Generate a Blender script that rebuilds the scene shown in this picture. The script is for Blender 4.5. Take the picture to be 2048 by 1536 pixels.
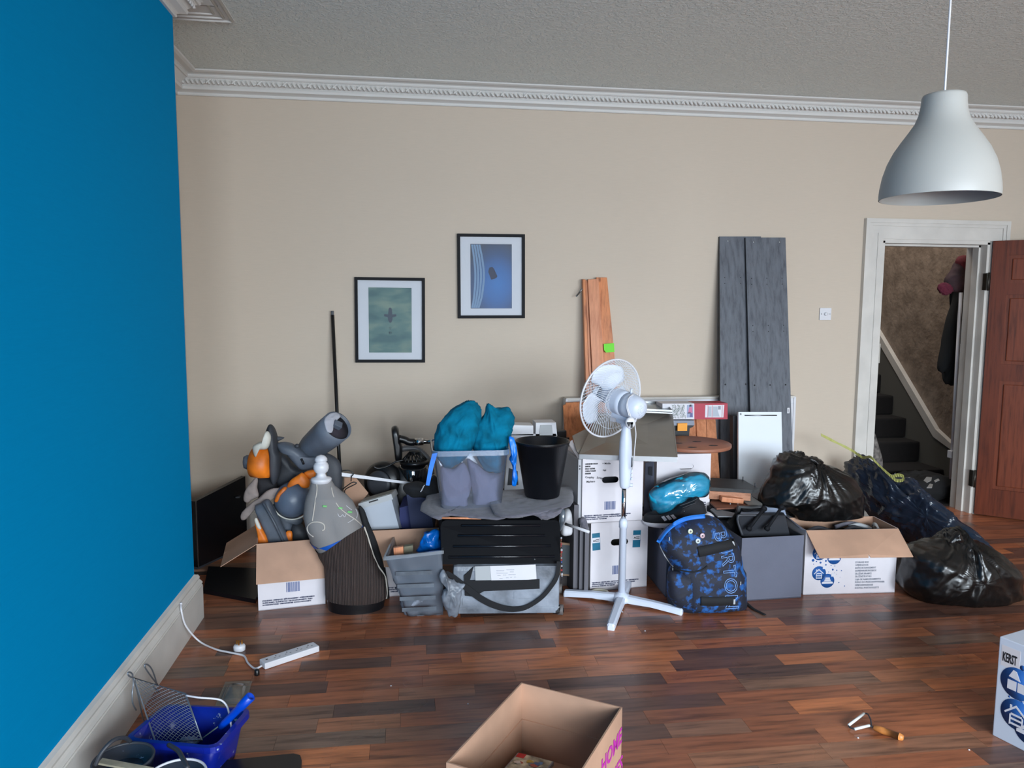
import bpy, bmesh, math, random
from mathutils import Vector, Matrix, noise
from mathutils.bvhtree import BVHTree
V = Vector
random.seed(7)
scene = bpy.context.scene
for o in list(bpy.data.objects): bpy.data.objects.remove(o)
COL = scene.collection
PI = math.pi

# ---------------- camera ----------------
CX, CY, FPX, EYE = 1024.0, 768.0, 1500.0, V((0, 0, 1.52))
XR = V((0.99113043, 0.00774338, 0.13266692))
FW = V((-0.13275862, 0.10252646, 0.98583136))
UP = V((0.0059682, 0.99470014, -0.1026451))
RW = Matrix((XR, FW, UP))                       # camera vector (right, up, forward) -> world
cam = bpy.data.cameras.new('camera'); co = bpy.data.objects.new('camera', cam); COL.objects.link(co)
c0, c1, c2 = RW @ V((1, 0, 0)), RW @ V((0, 1, 0)), -(RW @ V((0, 0, 1)))
M4 = Matrix((c0, c1, c2)).transposed().to_4x4(); M4.translation = EYE
co.matrix_world = M4
cam.sensor_width = 36; cam.lens = FPX / 2048 * 36; cam.clip_start = .05
scene.camera = co
# ---------------- world, light, exposure ----------------
w = bpy.data.worlds.new('sky'); scene.world = w; w.use_nodes = True
w.node_tree.nodes['Background'].inputs[0].default_value = (.55, .68, .9, 1)
w.node_tree.nodes['Background'].inputs[1].default_value = 1.0
def area(name, loc, aim, sx, sy, power, col, spread=180):
    l = bpy.data.lights.new(name, 'AREA'); l.shape = 'RECTANGLE'; l.size = sx; l.size_y = sy
    l.energy = power; l.color = col; l.spread = math.radians(spread)
    o = bpy.data.objects.new(name, l); COL.objects.link(o); o.location = loc
    o.rotation_euler = (V(aim) - V(loc)).to_track_quat('-Z', 'Y').to_euler(); return o
area('window_daylight', (2.75, -3.33, 1.62), (2.4, 1.2, -1.0), 4.1, 1.8, 290, (.80, .91, 1.0), 118)
area('rear_left_fill', (-.3, -3.33, 1.62), (.2, 1.2, -1.0), 1.1, 1.8, 60, (.80, .91, 1.0), 118)  # added fill from the left rear, lifts the dark side of the pendant
area('hall_fill', (3.7, 6.2, 3.6), (4.3, 6.4, .6), 1.0, 1.0, 30, (1.0, .95, .88))  # added overhead fill that sets the hall brightness, no known source
scene.view_settings.view_transform = 'Standard'
scene.view_settings.look = 'None'
scene.view_settings.gamma = 1; scene.view_settings.use_curve_mapping = False
scene.view_settings.exposure = 0.36

# ---------------- pixel helpers (give real points at a real depth) ----------------
def ray(x, y): return RW @ V((x - CX, -(y - CY), FPX))
def P(x, y, Y): d = ray(x, y); return EYE + d * (Y / d.y)
def F(x, y, z=0.0): d = ray(x, y); return EYE + d * ((z - EYE.z) / d.z)
def PX(x, y, X): d = ray(x, y); return EYE + d * (X / d.x)
def crop(ox, oy, s): return lambda x, y: (ox + x / s, oy + y / s)
K1 = crop(380, 780, 3.2); K2 = crop(740, 780, 3.2); K3 = crop(1100, 700, 2.603); K4 = crop(1280, 880, 4.15)
K5 = crop(1500, 840, 3.657); K6 = crop(1620, 420, 2.4); A2 = crop(660, 830, 6.4); B2 = crop(1120, 780, 5.689)
C5 = crop(160, 1310, 4.452); D2 = crop(860, 1340, 4.655); E3 = crop(1640, 1220, 4.86); G7 = crop(1400, 920, 9.31)
def WP(k, pts, Y): return [P(*k(a, b), Y) for a, b in pts]
def smooth(pts, n=6, closed=True):
    out = []; N = len(pts)
    rng = range(N) if closed else range(N - 1)
    for i in rng:
        g = (lambda j: pts[j % N]) if closed else (lambda j: pts[max(0, min(N - 1, j))])
        p0, p1, p2, p3 = g(i - 1), g(i), g(i + 1), g(i + 2)
        for k in range(n):
            t = k / n
            out.append(.5 * ((2 * p1) + (p2 - p0) * t + (2 * p0 - 5 * p1 + 4 * p2 - p3) * t * t + (3 * p1 - p0 - 3 * p2 + p3) * t ** 3))
    if not closed: out.append(pts[-1].copy())
    return out

# ---------------- materials ----------------
def lin(c):
    c = c / 255
    return c / 12.92 if c <= .04045 else ((c + .055) / 1.055) ** 2.4
def rgb(c): return (lin(c[0]), lin(c[1]), lin(c[2]), 1)
def newmat(name):
    m = bpy.data.materials.new(name); m.use_nodes = True
    nt = m.node_tree; return m, nt, nt.nodes['Principled BSDF']
def pos(nt, scale=(1, 1, 1)):
    t = nt.nodes.new('ShaderNodeTexCoord'); mp = nt.nodes.new('ShaderNodeMapping')
    nt.links.new(t.outputs['Object'], mp.inputs[0]); mp.inputs['Scale'].default_value = scale
    return mp.outputs[0]
def nz(nt, vec, scale, detail=3, rough=.5):
    n = nt.nodes.new('ShaderNodeTexNoise'); n.inputs['Scale'].default_value = scale
    n.inputs['Detail'].default_value = detail; n.inputs['Roughness'].default_value = rough
    nt.links.new(vec, n.inputs['Vector']); return n.outputs[0]
def ramp(nt, fac, stops, interp='LINEAR'):
    r = nt.nodes.new('ShaderNodeValToRGB'); r.color_ramp.interpolation = interp
    e = r.color_ramp.elements
    while len(e) < len(stops): e.new(.5)
    for el, (p, c) in zip(e, stops): el.position = p; el.color = c
    nt.links.new(fac, r.inputs[0]); return r.outputs[0]
def mixc(nt, fac, a, b, mode='MIX'):
    m = nt.nodes.new('ShaderNodeMix'); m.data_type = 'RGBA'; m.blend_type = mode
    for s, v in ((m.inputs[0], fac), (m.inputs[6], a), (m.inputs[7], b)):
        if hasattr(v, 'links'): nt.links.new(v, s)
        else: s.default_value = v
    return m.outputs[2]
def bump(nt, b, h, strength, dist=.002):
    n = nt.nodes.new('ShaderNodeBump'); n.inputs['Strength'].default_value = strength
    n.inputs['Distance'].default_value = dist
    nt.links.new(h, n.inputs['Height']); nt.links.new(n.outputs[0], b.inputs['Normal'])
def M(name, c, rough=.6, metal=0, var=None, bmp=None, c2=None, spec=.5, coat=0, sheen=0, scale=(1, 1, 1)):
    m, nt, b = newmat(name)
    b.inputs['Base Color'].default_value = rgb(c); b.inputs['Roughness'].default_value = rough
    b.inputs['Metallic'].default_value = metal; b.inputs['Specular IOR Level'].default_value = spec
    b.inputs['Coat Weight'].default_value = coat; b.inputs['Coat Roughness'].default_value = .08
    b.inputs['Sheen Weight'].default_value = sheen
    if var or bmp: v = pos(nt, scale)
    if var:
        n = nz(nt, v, var[0], 4)
        d = c2 or tuple(x * (1 - var[1]) for x in c)
        u = tuple(min(255, x * (1 + var[1] * .5)) for x in c)
        nt.links.new(ramp(nt, n, [(.35, rgb(d)), (.65, rgb(u if not c2 else c))]), b.inputs['Base Color'])
    if bmp: bump(nt, b, nz(nt, v, bmp[0], 5), bmp[1], bmp[2] if len(bmp) > 2 else .002)
    return m
def woodmat(name, ca, cb, scale=(1, 1, 12), rough=.45, knots=False):
    m, nt, b = newmat(name); v = pos(nt, tuple(1 if s >= 5 else 14 for s in scale) if max(scale) >= 5 else scale)
    f = nz(nt, v, 3.2, 6, .65)
    colr = ramp(nt, f, [(.3, rgb(cb)), (.5, rgb(ca)), (.72, rgb(tuple(min(255, x * 1.1) for x in ca)))])
    if knots:
        vo = nt.nodes.new('ShaderNodeTexVoronoi'); vo.inputs['Scale'].default_value = 5.5
        nt.links.new(pos(nt, (1.3, 1.3, .7)), vo.inputs['Vector'])
        k = ramp(nt, vo.outputs['Distance'], [(.05, (1, 1, 1, 1)), (.11, (0, 0, 0, 1))])
        colr = mixc(nt, k, colr, rgb((96, 48, 26)))
    nt.links.new(colr, b.inputs['Base Color']); b.inputs['Roughness'].default_value = rough
    bump(nt, b, f, .15); b.inputs['Specular IOR Level'].default_value = .25; return m
def clear(name, tint, milky=.15, col=(220, 225, 230), gloss=.1, rough=.08):
    m, nt, b = newmat(name); nt.nodes.remove(b)
    out = nt.nodes['Material Output']
    tr = nt.nodes.new('ShaderNodeBsdfTransparent'); tr.inputs[0].default_value = rgb(tint)
    df = nt.nodes.new('ShaderNodeBsdfDiffuse'); df.inputs[0].default_value = rgb(col)
    gl = nt.nodes.new('ShaderNodeBsdfGlossy'); gl.inputs[1].default_value = rough
    fr = nt.nodes.new('ShaderNodeFresnel'); fr.inputs[0].default_value = 1.45
    m1 = nt.nodes.new('ShaderNodeMixShader'); m1.inputs[0].default_value = milky
    m2 = nt.nodes.new('ShaderNodeMixShader')
    ad = nt.nodes.new('ShaderNodeMath'); ad.operation = 'ADD'; ad.inputs[1].default_value = gloss - .04; ad.use_clamp = True
    nt.links.new(fr.outputs[0], ad.inputs[0]); nt.links.new(ad.outputs[0], m2.inputs[0])
    nt.links.new(tr.outputs[0], m1.inputs[1]); nt.links.new(df.outputs[0], m1.inputs[2])
    nt.links.new(m1.outputs[0], m2.inputs[1]); nt.links.new(gl.outputs[0], m2.inputs[2])
    nt.links.new(m2.outputs[0], out.inputs[0]); return m

# ---------------- mesh builder ----------------
class MB:
    def __init__(s, mat=None): s.v = []; s.f = []; s.m = []; s.s = []; s.t = []; s.X = mat
    def add(s, vs, fs, mi=0, sm=False, tint=0.0):
        o = len(s.v)
        s.v += [(s.X @ V(p)) if s.X else V(p) for p in vs]
        for i, f in enumerate(fs):
            s.f.append(tuple(o + k for k in f)); s.m.append(mi[i] if isinstance(mi, (list, tuple)) else mi); s.s.append(sm); s.t.append(tint)
        return s
    def hexa(s, p, mi=0, tint=0.0):   # p: bottom 4 ccw, top 4 ccw
        return s.add(p, [(3, 2, 1, 0), (4, 5, 6, 7), (0, 1, 5, 4), (1, 2, 6, 5), (2, 3, 7, 6), (3, 0, 4, 7)], mi, False, tint)
    def box(s, c, d, R=None, mi=0, bev=0, tint=0.0):
        h = V(d) / 2; c = V(c); cs = [V((a * h.x, b * h.y, e * h.z)) for e in (-1, 1) for a, b in ((-1, -1), (1, -1), (1, 1), (-1, 1))]
        if bev:
            bm = bmesh.new(); vv = [bm.verts.new(q) for q in cs]
            for f in [(3, 2, 1, 0), (4, 5, 6, 7), (0, 1, 5, 4), (1, 2, 6, 5), (2, 3, 7, 6), (3, 0, 4, 7)]: bm.faces.new([vv[i] for i in f])
            bmesh.ops.bevel(bm, geom=list(bm.edges), offset=min(bev, min(d) * .45), segments=2, affect='EDGES', profile=.6)
            bm.verts.index_update(); vs = [x.co.copy() for x in bm.verts]; fs = [tuple(x.index for x in f.verts) for f in bm.faces]; bm.free()
        else: vs = cs; fs = [(3, 2, 1, 0), (4, 5, 6, 7), (0, 1, 5, 4), (1, 2, 6, 5), (2, 3, 7, 6), (3, 0, 4, 7)]
        if R is not None: vs = [R @ q for q in vs]
        return s.add([c + q for q in vs], fs, mi, bool(bev) and min(d) > .02 and False, tint)
    def span(s, a, b, bev=0, mi=0, tint=0.0):
        a, b = V(a), V(b); return s.box((a + b) / 2, (abs(b.x - a.x), abs(b.y - a.y), abs(b.z - a.z)), None, mi, bev, tint)
    def slab(s, q, t, n=None, mi=0, mi_back=None):  # polygon slab: q front outline, extruded along n by t
        q = [V(p) for p in q]
        if n is None: n = (q[1] - q[0]).cross(q[-1] - q[0]).normalized()
        n = V(n); N = len(q); vs = q + [p + n * t for p in q]
        fs = [tuple(range(N)), tuple(range(2 * N - 1, N - 1, -1))] + [(i, i + N, (i + 1) % N + N, (i + 1) % N) for i in range(N)]
        ms = [mi, mi if mi_back is None else mi_back] + [mi] * N
        return s.add(vs, fs, ms)
    def tube(s, pts, r, n=8, closed=False, mi=0, sx=1.0, cap=True):
        pts = [V(p) for p in pts]; N = len(pts); rr = r if isinstance(r, (list, tuple)) else [r] * N
        vs = []; fs = []; prev = None
        for i, p in enumerate(pts):
            a = pts[(i - 1) % N] if (closed or i) else p; b = pts[(i + 1) % N] if (closed or i < N - 1) else p
            d = (b - a); d = d.normalized() if d.length > 1e-9 else V((0, 0, 1))
            if prev is None:
                u = d.orthogonal().normalized() if abs(d.z) > .95 else d.cross(V((0, 0, 1))).normalized()
            else:
                u = (prev - d * prev.dot(d)); u = u.normalized() if u.length > 1e-6 else d.orthogonal().normalized()
            prev = u; w_ = d.cross(u)
            for k in range(n):
                t = 2 * PI * k / n; vs.append(p + u * (math.cos(t) * rr[i] * sx) + w_ * (math.sin(t) * rr[i]))
        for i in range(N if closed else N - 1):
            j = (i + 1) % N
            for k in range(n): fs.append((i * n + k, i * n + (k + 1) % n, j * n + (k + 1) % n, j * n + k))
        if not closed and cap: fs.append(tuple(range(n - 1, -1, -1))); fs.append(tuple((N - 1) * n + k for k in range(n)))
        return s.add(vs, fs, mi, True)
    def lathe(s, prof, o=(0, 0, 0), ax=(0, 0, 1), n=32, mi=0, cap=True, ell=(1, 1)):
        ax = V(ax).normalized(); u = ax.orthogonal().normalized() if abs(ax.z) < .99 else V((1, 0, 0)); u = (u - ax * u.dot(ax)).normalized(); w_ = ax.cross(u); o = V(o)
        vs = []; fs = []
        for r, h in prof:
            for k in range(n):
                t = 2 * PI * k / n; vs.append(o + ax * h + u * (math.cos(t) * r * ell[0]) + w_ * (math.sin(t) * r * ell[1]))
        L = len(prof)
        for i in range(L - 1):
            for k in range(n): fs.append((i * n + k, i * n + (k + 1) % n, (i + 1) * n + (k + 1) % n, (i + 1) * n + k))
        if cap: fs.append(tuple(range(n - 1, -1, -1))); fs.append(tuple((L - 1) * n + k for k in range(n)))
        return s.add(vs, fs, mi, True)
    def grid(s, fn, nu, nv, cu=False, cv=False, mi=0):
        vs = [fn(i / (nu if cu else nu - 1), j / (nv if cv else nv - 1)) for i in range(nu) for j in range(nv)]
        fs = []
        for i in range(nu if cu else nu - 1):
            for j in range(nv if cv else nv - 1):
                a = i * nv + j; b = ((i + 1) % nu) * nv + j; c = ((i + 1) % nu) * nv + (j + 1) % nv; d = i * nv + (j + 1) % nv
                fs.append((a, b, c, d))
        return s.add(vs, fs, mi, True)
    def puff(s, pts, df, db, c=None, rings=14, e=2.0, disp=None, zmin=None, n=(0, -1, 0), sm=5, mi=0, pw=.5):
        n = V(n); out = smooth(pts, sm) if sm > 1 else pts
        N = len(out); c = c if c is not None else sum(pts, V((0, 0, 0))) / len(pts)
        vs = []; fs = []
        def pt(b, r, side):
            h = max(0, 1 - r ** e) ** pw; p = c + (b - c) * r + n * (h * (df if side > 0 else -db))
            if disp:
                nn = ((b - c).normalized() * r + n * (side * (h + .05))).normalized(); p = p + nn * disp(p)
            if zmin is not None and p.z < zmin: p.z = zmin
            return p
        vs.append(pt(out[0], 0.0, 1))
        for side, rg in ((1, range(1, rings + 1)), (-1, range(rings - 1, 0, -1))):
            for i in rg:
                r = math.sin(i / rings * PI / 2)
                for b in out: vs.append(pt(b, r, side))
        vs.append(pt(out[0], 0.0, -1)); R = 2 * rings - 1
        for k in range(N): fs.append((0, 1 + k, 1 + (k + 1) % N))
        for i in range(R - 1):
            a = 1 + i * N
            for k in range(N): fs.append((a + k, a + N + k, a + N + (k + 1) % N, a + (k + 1) % N))
        a = 1 + (R - 1) * N; l = len(vs) - 1
        for k in range(N): fs.append((a + k, l, a + (k + 1) % N))
        return s.add(vs, fs, mi, True)
    def bvh(s): return BVHTree.FromPolygons([tuple(p) for p in s.v], s.f)
    def build(s, name, mats, parent=None, label=None, kind=None, cat=None, group=None, thick=0, sub=0, fix=True, loc=None):
        me = bpy.data.meshes.new(name); inv = None; L = V((0, 0, 0))
        if parent is not None:
            mm = Matrix.Identity(4); q = parent; ch = []
            while q is not None: ch.append(q.matrix_basis.copy()); q = q.parent
            for x in reversed(ch): mm = mm @ x
            inv = mm.inverted(); vs = [inv @ p for p in s.v]
        else:
            if loc is None:
                xs = [p.x for p in s.v]; ys = [p.y for p in s.v]; zs = [p.z for p in s.v]
                L = V(((min(xs) + max(xs)) / 2, (min(ys) + max(ys)) / 2, min(zs)))
            else: L = V(loc)
            vs = [p - L for p in s.v]
        me.from_pydata([tuple(p) for p in vs], [], s.f)
        mats = mats if isinstance(mats, (list, tuple)) else [mats]
        for m in mats: me.materials.append(m)
        me.polygons.foreach_set('material_index', s.m); me.polygons.foreach_set('use_smooth', s.s)
        if any(s.t):
            a = me.attributes.new('tint', 'FLOAT', 'FACE'); a.data.foreach_set('value', s.t)
        if fix:
            bm = bmesh.new(); bm.from_mesh(me); bmesh.ops.recalc_face_normals(bm, faces=bm.faces); bm.to_mesh(me); bm.free()
        me.update()
        o = bpy.data.objects.new(name, me); COL.objects.link(o); o.location = L
        if parent is not None: o.parent = parent
        if label: o['label'] = label
        if cat: o['category'] = cat
        if kind: o['kind'] = kind
        if group: o['group'] = group
        if thick: md = o.modifiers.new('t', 'SOLIDIFY'); md.thickness = thick; md.offset = 0
        if sub: md = o.modifiers.new('s', 'SUBSURF'); md.levels = sub; md.render_levels = sub
        return o
def thing(name, label, cat, loc, group=None, rz=0):
    o = bpy.data.objects.new(name, None); COL.objects.link(o); o.location = V(loc); o.rotation_euler = (0, 0, rz)
    o.empty_display_size = .05; o['label'] = label; o['category'] = cat
    if group: o['group'] = group
    return o
def st(mb, name, mats, **k): return mb.build(name, mats, kind='structure', loc=(0, 0, 0), **k)
def txt(s, size, o, right, up, mat, parent, name='lettering', bold=0, outline=0, lift=.0006, bvh=None, ext=.0002, align='LEFT', sx=1, label=None):
    cu = bpy.data.curves.new('t', 'FONT'); cu.body = s; cu.size = size; cu.offset = bold; cu.align_x = align
    cu.resolution_u = 2
    if outline: cu.fill_mode = 'NONE'; cu.bevel_depth = outline; cu.bevel_resolution = 0
    else: cu.extrude = ext
    ob = bpy.data.objects.new('t', cu); COL.objects.link(ob)
    me = bpy.data.meshes.new_from_object(ob)
    right = V(right).normalized(); up = V(up); up = (up - right * up.dot(right)).normalized(); n = right.cross(up)
    mb = MB(); vs = []
    for v in me.vertices:
        p = V(o) + right * v.co.x * sx + up * v.co.y + n * (v.co.z + lift)
        if bvh is not None:
            h = bvh.ray_cast(p + n * .5, -n)
            if h[0] is not None: p = h[0] + n * (v.co.z + lift)
        vs.append(p)
    if len(vs): mb.add(vs, [tuple(f.vertices) for f in me.polygons])
    bpy.data.objects.remove(ob); bpy.data.meshes.remove(me)
    return mb.build(name, mat, parent, fix=False, label=label)
def wr(scale, amp, st_=(1, 1, 1), seed=0, knot=None, kamp=0, oct=3):
    off = V((seed * 7.3, seed * 3.1, seed * 5.7))
    def f(p):
        q = V((p.x * st_[0], p.y * st_[1], p.z * st_[2])) * scale + off
        q = q + .6 * noise.noise_vector(q * .7); v = 0; a = 1
        for k in range(oct):
            v += a * ((1 - abs(noise.noise(q))) ** 3 - .45); q = q * 2.1; a *= .5
        v *= amp
        if knot is not None:
            d = p - knot; dist = d.length; th = math.atan2(d.z, d.x)
            v += kamp * (1 - abs(noise.noise(V((th * 6, dist * 1.2, seed)))) * 3) * math.exp(-dist * 5)
        return v
    return f
# ---------------- shared materials ----------------
WHITE = M('white_plastic', (212, 211, 215), .35, bmp=(60, .02))
WBOARD = M('white_card', (212, 206, 210), .6, var=(3, .05), bmp=(8, .08))
CARD = M('brown_card', (178, 140, 116), .8, var=(4, .08), bmp=(90, .08))
BLACK = M('black_plastic', (16, 17, 20), .32, bmp=(120, .05))
BLKS = M('black_satin', (13, 14, 18), .25, spec=.35)
BLKC = M('black_cloth', (18, 19, 23), .85, bmp=(300, .3))
GREYC = M('grey_cloth', (98, 96, 106), .95, var=(30, .1), bmp=(260, .3), sheen=.2)
DGREY = M('dark_grey_plastic', (52, 54, 60), .5, bmp=(80, .1))
LGREY = M('light_grey_plastic', (168, 170, 172), .45)
CHROME = M('chrome', (205, 205, 205), .12, 1)
STEEL = M('dull_steel', (150, 152, 155), .35, 1, bmp=(80, .1))
TRIM = M('trim_paint', (206, 201, 194), .45, var=(5, .04), bmp=(25, .08))
PINE = woodmat('pine', (196, 122, 76), (150, 84, 48), (1, 1, 12), .4, True)
PINE2 = woodmat('pale_pine', (200, 134, 98), (180, 112, 78), (1, 1, 12), .4, True)
INK = M('navy_ink', (34, 44, 78), .6)
INKB = M('black_ink', (22, 22, 28), .6)
INKG = M('grey_ink', (120, 126, 138), .6)
BLUEP = M('blue_print', (28, 86, 156), .55)
WPRINT = M('white_print', (208, 206, 212), .55)
TEAL = M('teal_fabric', (0, 106, 136), .9, var=(14, .18), bmp=(160, .3), spec=.15)
CLEAR = clear('clear_plastic', (236, 240, 244), .16)
FILM = clear('clear_film', (246, 250, 252), .05, gloss=.12, rough=.05)
GLASS = clear('picture_glass', (252, 252, 252), .02, gloss=.0035, rough=.03)
BRASS = M('brass', (196, 140, 70), .3, 1)

# floor material
def floormat():
    m, nt, b = newmat('laminate'); at = nt.nodes.new('ShaderNodeAttribute'); at.attribute_name = 'tint'
    g = nt.nodes.new('ShaderNodeNewGeometry')
    cmb = nt.nodes.new('ShaderNodeVectorMath'); cmb.operation = 'MULTIPLY_ADD'
    cmb.inputs[1].default_value = (2.4, 26, 1); nt.links.new(g.outputs['Position'], cmb.inputs[0])
    sc = nt.nodes.new('ShaderNodeMath'); sc.operation = 'MULTIPLY'; sc.inputs[1].default_value = 57.0
    nt.links.new(at.outputs['Fac'], sc.inputs[0]); nt.links.new(sc.outputs[0], cmb.inputs[2])
    n1 = nz(nt, cmb.outputs[0], 1.6, 6, .6)
    base = ramp(nt, at.outputs['Fac'], [(0, rgb((92, 68, 60))), (.2, rgb((116, 78, 62))), (.4, rgb((150, 90, 62))), (.62, rgb((172, 102, 66))), (.8, rgb((124, 98, 82))), (1, rgb((202, 120, 72)))])
    dark = ramp(nt, n1, [(.3, (.36, .34, .34, 1)), (.5, (.85, .83, .82, 1)), (.72, (1.15, 1.12, 1.1, 1))])
    nt.links.new(mixc(nt, 1.0, base, dark, 'MULTIPLY'), b.inputs['Base Color'])
    r = ramp(nt, nz(nt, g.outputs['Position'], 3, 3), [(.3, (.24, .24, .24, 1)), (.7, (.38, .38, .38, 1))])
    nt.links.new(r, b.inputs['Roughness']); b.inputs['Specular IOR Level'].default_value = .55
    bump(nt, b, n1, .06); return m
LAM = floormat()
# ---------------- room ----------------
fb = MB(); fb.span((-1.6, -3.4, -.06), (5.4, 5.4, -.012)); fb.span((3.0, 5.05, -.06), (5.4, 9.6, -.012))
floor = st(fb, 'floor', M('floor_base', (40, 30, 28), .8))
cells = []; y = 1.95; ROW = .094
while y < 5.17:
    x = -1.07 - random.random() * .4
    while x < 5.2:
        L = random.choice([.3, .38, .48, .58, .42]); a, b_ = max(x, -1.6), min(x + L, 5.2)
        t = random.random() * .98 + .01
        if b_ - a > .02: cells.append((a, b_, y, t))
        x += L
    y += ROW
def inview(c):
    mx, my = (c[0] + c[1]) / 2, c[2] + .05
    return -.55 * my - .3 < mx < .87 * my + .3
near = [c for c in cells if inview(c)][:298]; ns = set(near); rest = MB()
for a, b_, yy, t in cells:
    if yy > 4.98 and not (3.3 < (a + b_) / 2 < 4.15): continue
    args = ((a + .0004, yy + .0004, -.012), (b_ - .0004, yy + ROW - .0004, 0.0))
    if (a, b_, yy, t) in ns:
        q = MB(); q.span(*args, tint=t); q.build('plank', LAM, floor, fix=False)
    else: rest.span(*args, tint=t)
yy = -3.4
while yy < 1.94:
    x = -1.4
    while x < 5.2: rest.span((x, yy, -.012), (x + .45, min(yy + ROW, 1.9495) - .0004, 0), tint=random.random()); x += .4504
    yy += ROW
rest.build('further_planks', LAM, floor, kind='stuff', fix=False)
FL = ['white paint fleck on the floor midway between blue scuttle and brown box', 'white paint fleck on the floor right of the front fan foot', 'white paint fleck on the floor just behind the front fan foot', 'white paint fleck on the floor left of the upright plug', 'white paint fleck on the floor below the wooden-handled tool', 'white paint fleck on the floor left of the box at the right edge', 'white paint fleck on the floor left of the brown box corner']
for i, (x, y) in enumerate([(782, 1372), (1290, 1262), (1245, 1224), (434, 1300), (1716, 1476), (1938, 1500), (936, 1408)]):
    p = F(x, y); d = MB(); d.lathe([(.0005, 0), (.004, .0005), (.003, .002), (.0003, .003)], p, n=7)
    d.build('paint_fleck', WPRINT, cat='fleck', label=FL[i], group='paint flecks on the floor')

def wallpaint(name, c, sc=1, b=.12, spec=.3):
    m, nt, bs = newmat(name); v = pos(nt); bs.inputs['Specular IOR Level'].default_value = spec
    bs.inputs['Base Color'].default_value = rgb(c); bs.inputs['Roughness'].default_value = .75
    a = nz(nt, pos(nt, (2, 2, 60)), 6, 3); 
    nt.links.new(mixc(nt, a, rgb(c), rgb(tuple(x * .95 for x in c))), bs.inputs['Base Color'])
    bump(nt, bs, nz(nt, v, 180, 4), b, .002); return m
BEIGE = wallpaint('beige_paper', (203, 188, 171)); BLUE = wallpaint('blue_paint', (0, 138, 194), b=.05, spec=.02)
wb = MB(); wb.span((-1.6, 5.0, 0), (3.31, 5.17, 2.92)); wb.span((4.15, 5.0, 0), (5.4, 5.17, 2.92)); wb.span((3.31, 5.0, 2.0), (4.15, 5.17, 2.92))
st(wb, 'wall_back', BEIGE)
wl = MB(); wl.span((-1.6, -3.4, 0), (-1.045, 3.67, 2.92)); st(wl, 'wall_left', BLUE)
wl = MB(); wl.span((-1.6, 3.67, 0), (-1.42, 5.0, 2.92)); st(wl, 'wall_alcove', BEIGE)
wl = MB(); wl.span((5.2, -3.4, 0), (5.4, 5.0, 2.92)); st(wl, 'wall_right', BEIGE)
wr_ = MB()
for a, b_ in (((-1.6, 0), (5.4, .7)), ((-1.6, 2.55), (5.4, 2.92)), ((-1.6, .7), (-.9, 2.55)), ((.3, .7), (.65, 2.55)), ((4.85, .7), (5.4, 2.55))):
    wr_.span((a[0], -3.4, a[1]), (b_[0], -3.2, b_[1]))
st(wr_, 'wall_rear', BEIGE)
for i, (a, b_) in enumerate(((.65, 4.85), (-.9, .3))):  # second, smaller window is added to go with the left rear fill
    wf = MB()
    for x in (a + .03, b_ - .03): wf.span((x - .03, -3.28, .7), (x + .03, -3.22, 2.55))
    for z in (.73, 1.6, 2.52): wf.span((a, -3.28, z - .03), (b_, -3.22, z + .03))
    n = 1 if i else 4
    for k in range(1, n): x = a + (b_ - a) * k / n; wf.span((x - .03, -3.28, .7), (x + .03, -3.22, 2.55))
    st(wf, 'window_%d' % (i + 1), TRIM)
m, nt, b = newmat('ceiling_artex'); v = pos(nt); b.inputs['Base Color'].default_value = rgb((222, 226, 221)); b.inputs['Roughness'].default_value = .38
n = nz(nt, v, 55, 3, .6); bump(nt, b, ramp(nt, n, [(.45, (0, 0, 0, 1)), (.62, (1, 1, 1, 1))]), .8, .006)
cb = MB(); cb.span((-1.6, -3.4, 2.92), (5.4, 5.17, 3.05)); st(cb, 'ceiling', m)

# ---------------- cornice and skirting: mitred sweeps ----------------
def sweep(mb, path, prof, mi=0):
    n = len(path); rows = []
    for i, p in enumerate(path):
        p = V((p[0], p[1], 0)); d0 = (p - V((*path[i - 1], 0))).normalized() if i else None
        d1 = (V((*path[i + 1], 0)) - p).normalized() if i < n - 1 else None
        nn = lambda d: V((d.y, -d.x, 0))
        if d0 is None: o = nn(d1)
        elif d1 is None: o = nn(d0)
        else: o = (nn(d0) + nn(d1)); o = o / max(.2, o.dot(nn(d0)))
        rows.append([p + o * a + V((0, 0, z)) for a, z in prof])
    L = len(prof); vs = [q for r in rows for q in r]; fs = []
    for i in range(n - 1):
        for k in range(L): fs.append((i * L + k, i * L + (k + 1) % L, (i + 1) * L + (k + 1) % L, (i + 1) * L + k))
    fs.append(tuple(range(L))); fs.append(tuple((n - 1) * L + k for k in range(L)))
    mb.add(vs, fs, mi)
CP = [(0, 2.8), (.012, 2.8), (.016, 2.806), (.014, 2.816), (.022, 2.82), (.05, 2.828), (.055, 2.842), (.05, 2.85), (.085, 2.886), (.094, 2.886), (.1, 2.893), (.098, 2.902), (.108, 2.906), (.14, 2.906), (.146, 2.908), (.156, 2.911), (.16, 2.919), (0, 2.919)]
cm = MB(); sweep(cm, [(-1.045, -3.2), (-1.045, 3.67), (-1.42, 3.67), (-1.42, 5.0), (5.2, 5.0), (5.2, -3.2)], CP)
cm.span((-.884, 2.2, 2.912), (-.853, 3.84, 2.9192)); cm.span((-1.419, 3.84, 2.912), (-.853, 4.02, 2.9192))
for a_, b_, z_ in ((-.862, 4.012, 2.904), (-.895, 3.975, 2.9055), (-.93, 3.93, 2.907)):
    cm.tube([(a_, 2.2, z_ + .006), (a_, b_, z_ + .006)], .007, 8); cm.tube([(a_, b_, z_ + .006), (-1.419, b_, z_ + .006)], .007, 8)
CPM = M('cornice_paint', (214, 212, 208), .5, bmp=(40, .15))
cor = st(cm, 'trim_1', CPM)
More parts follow.
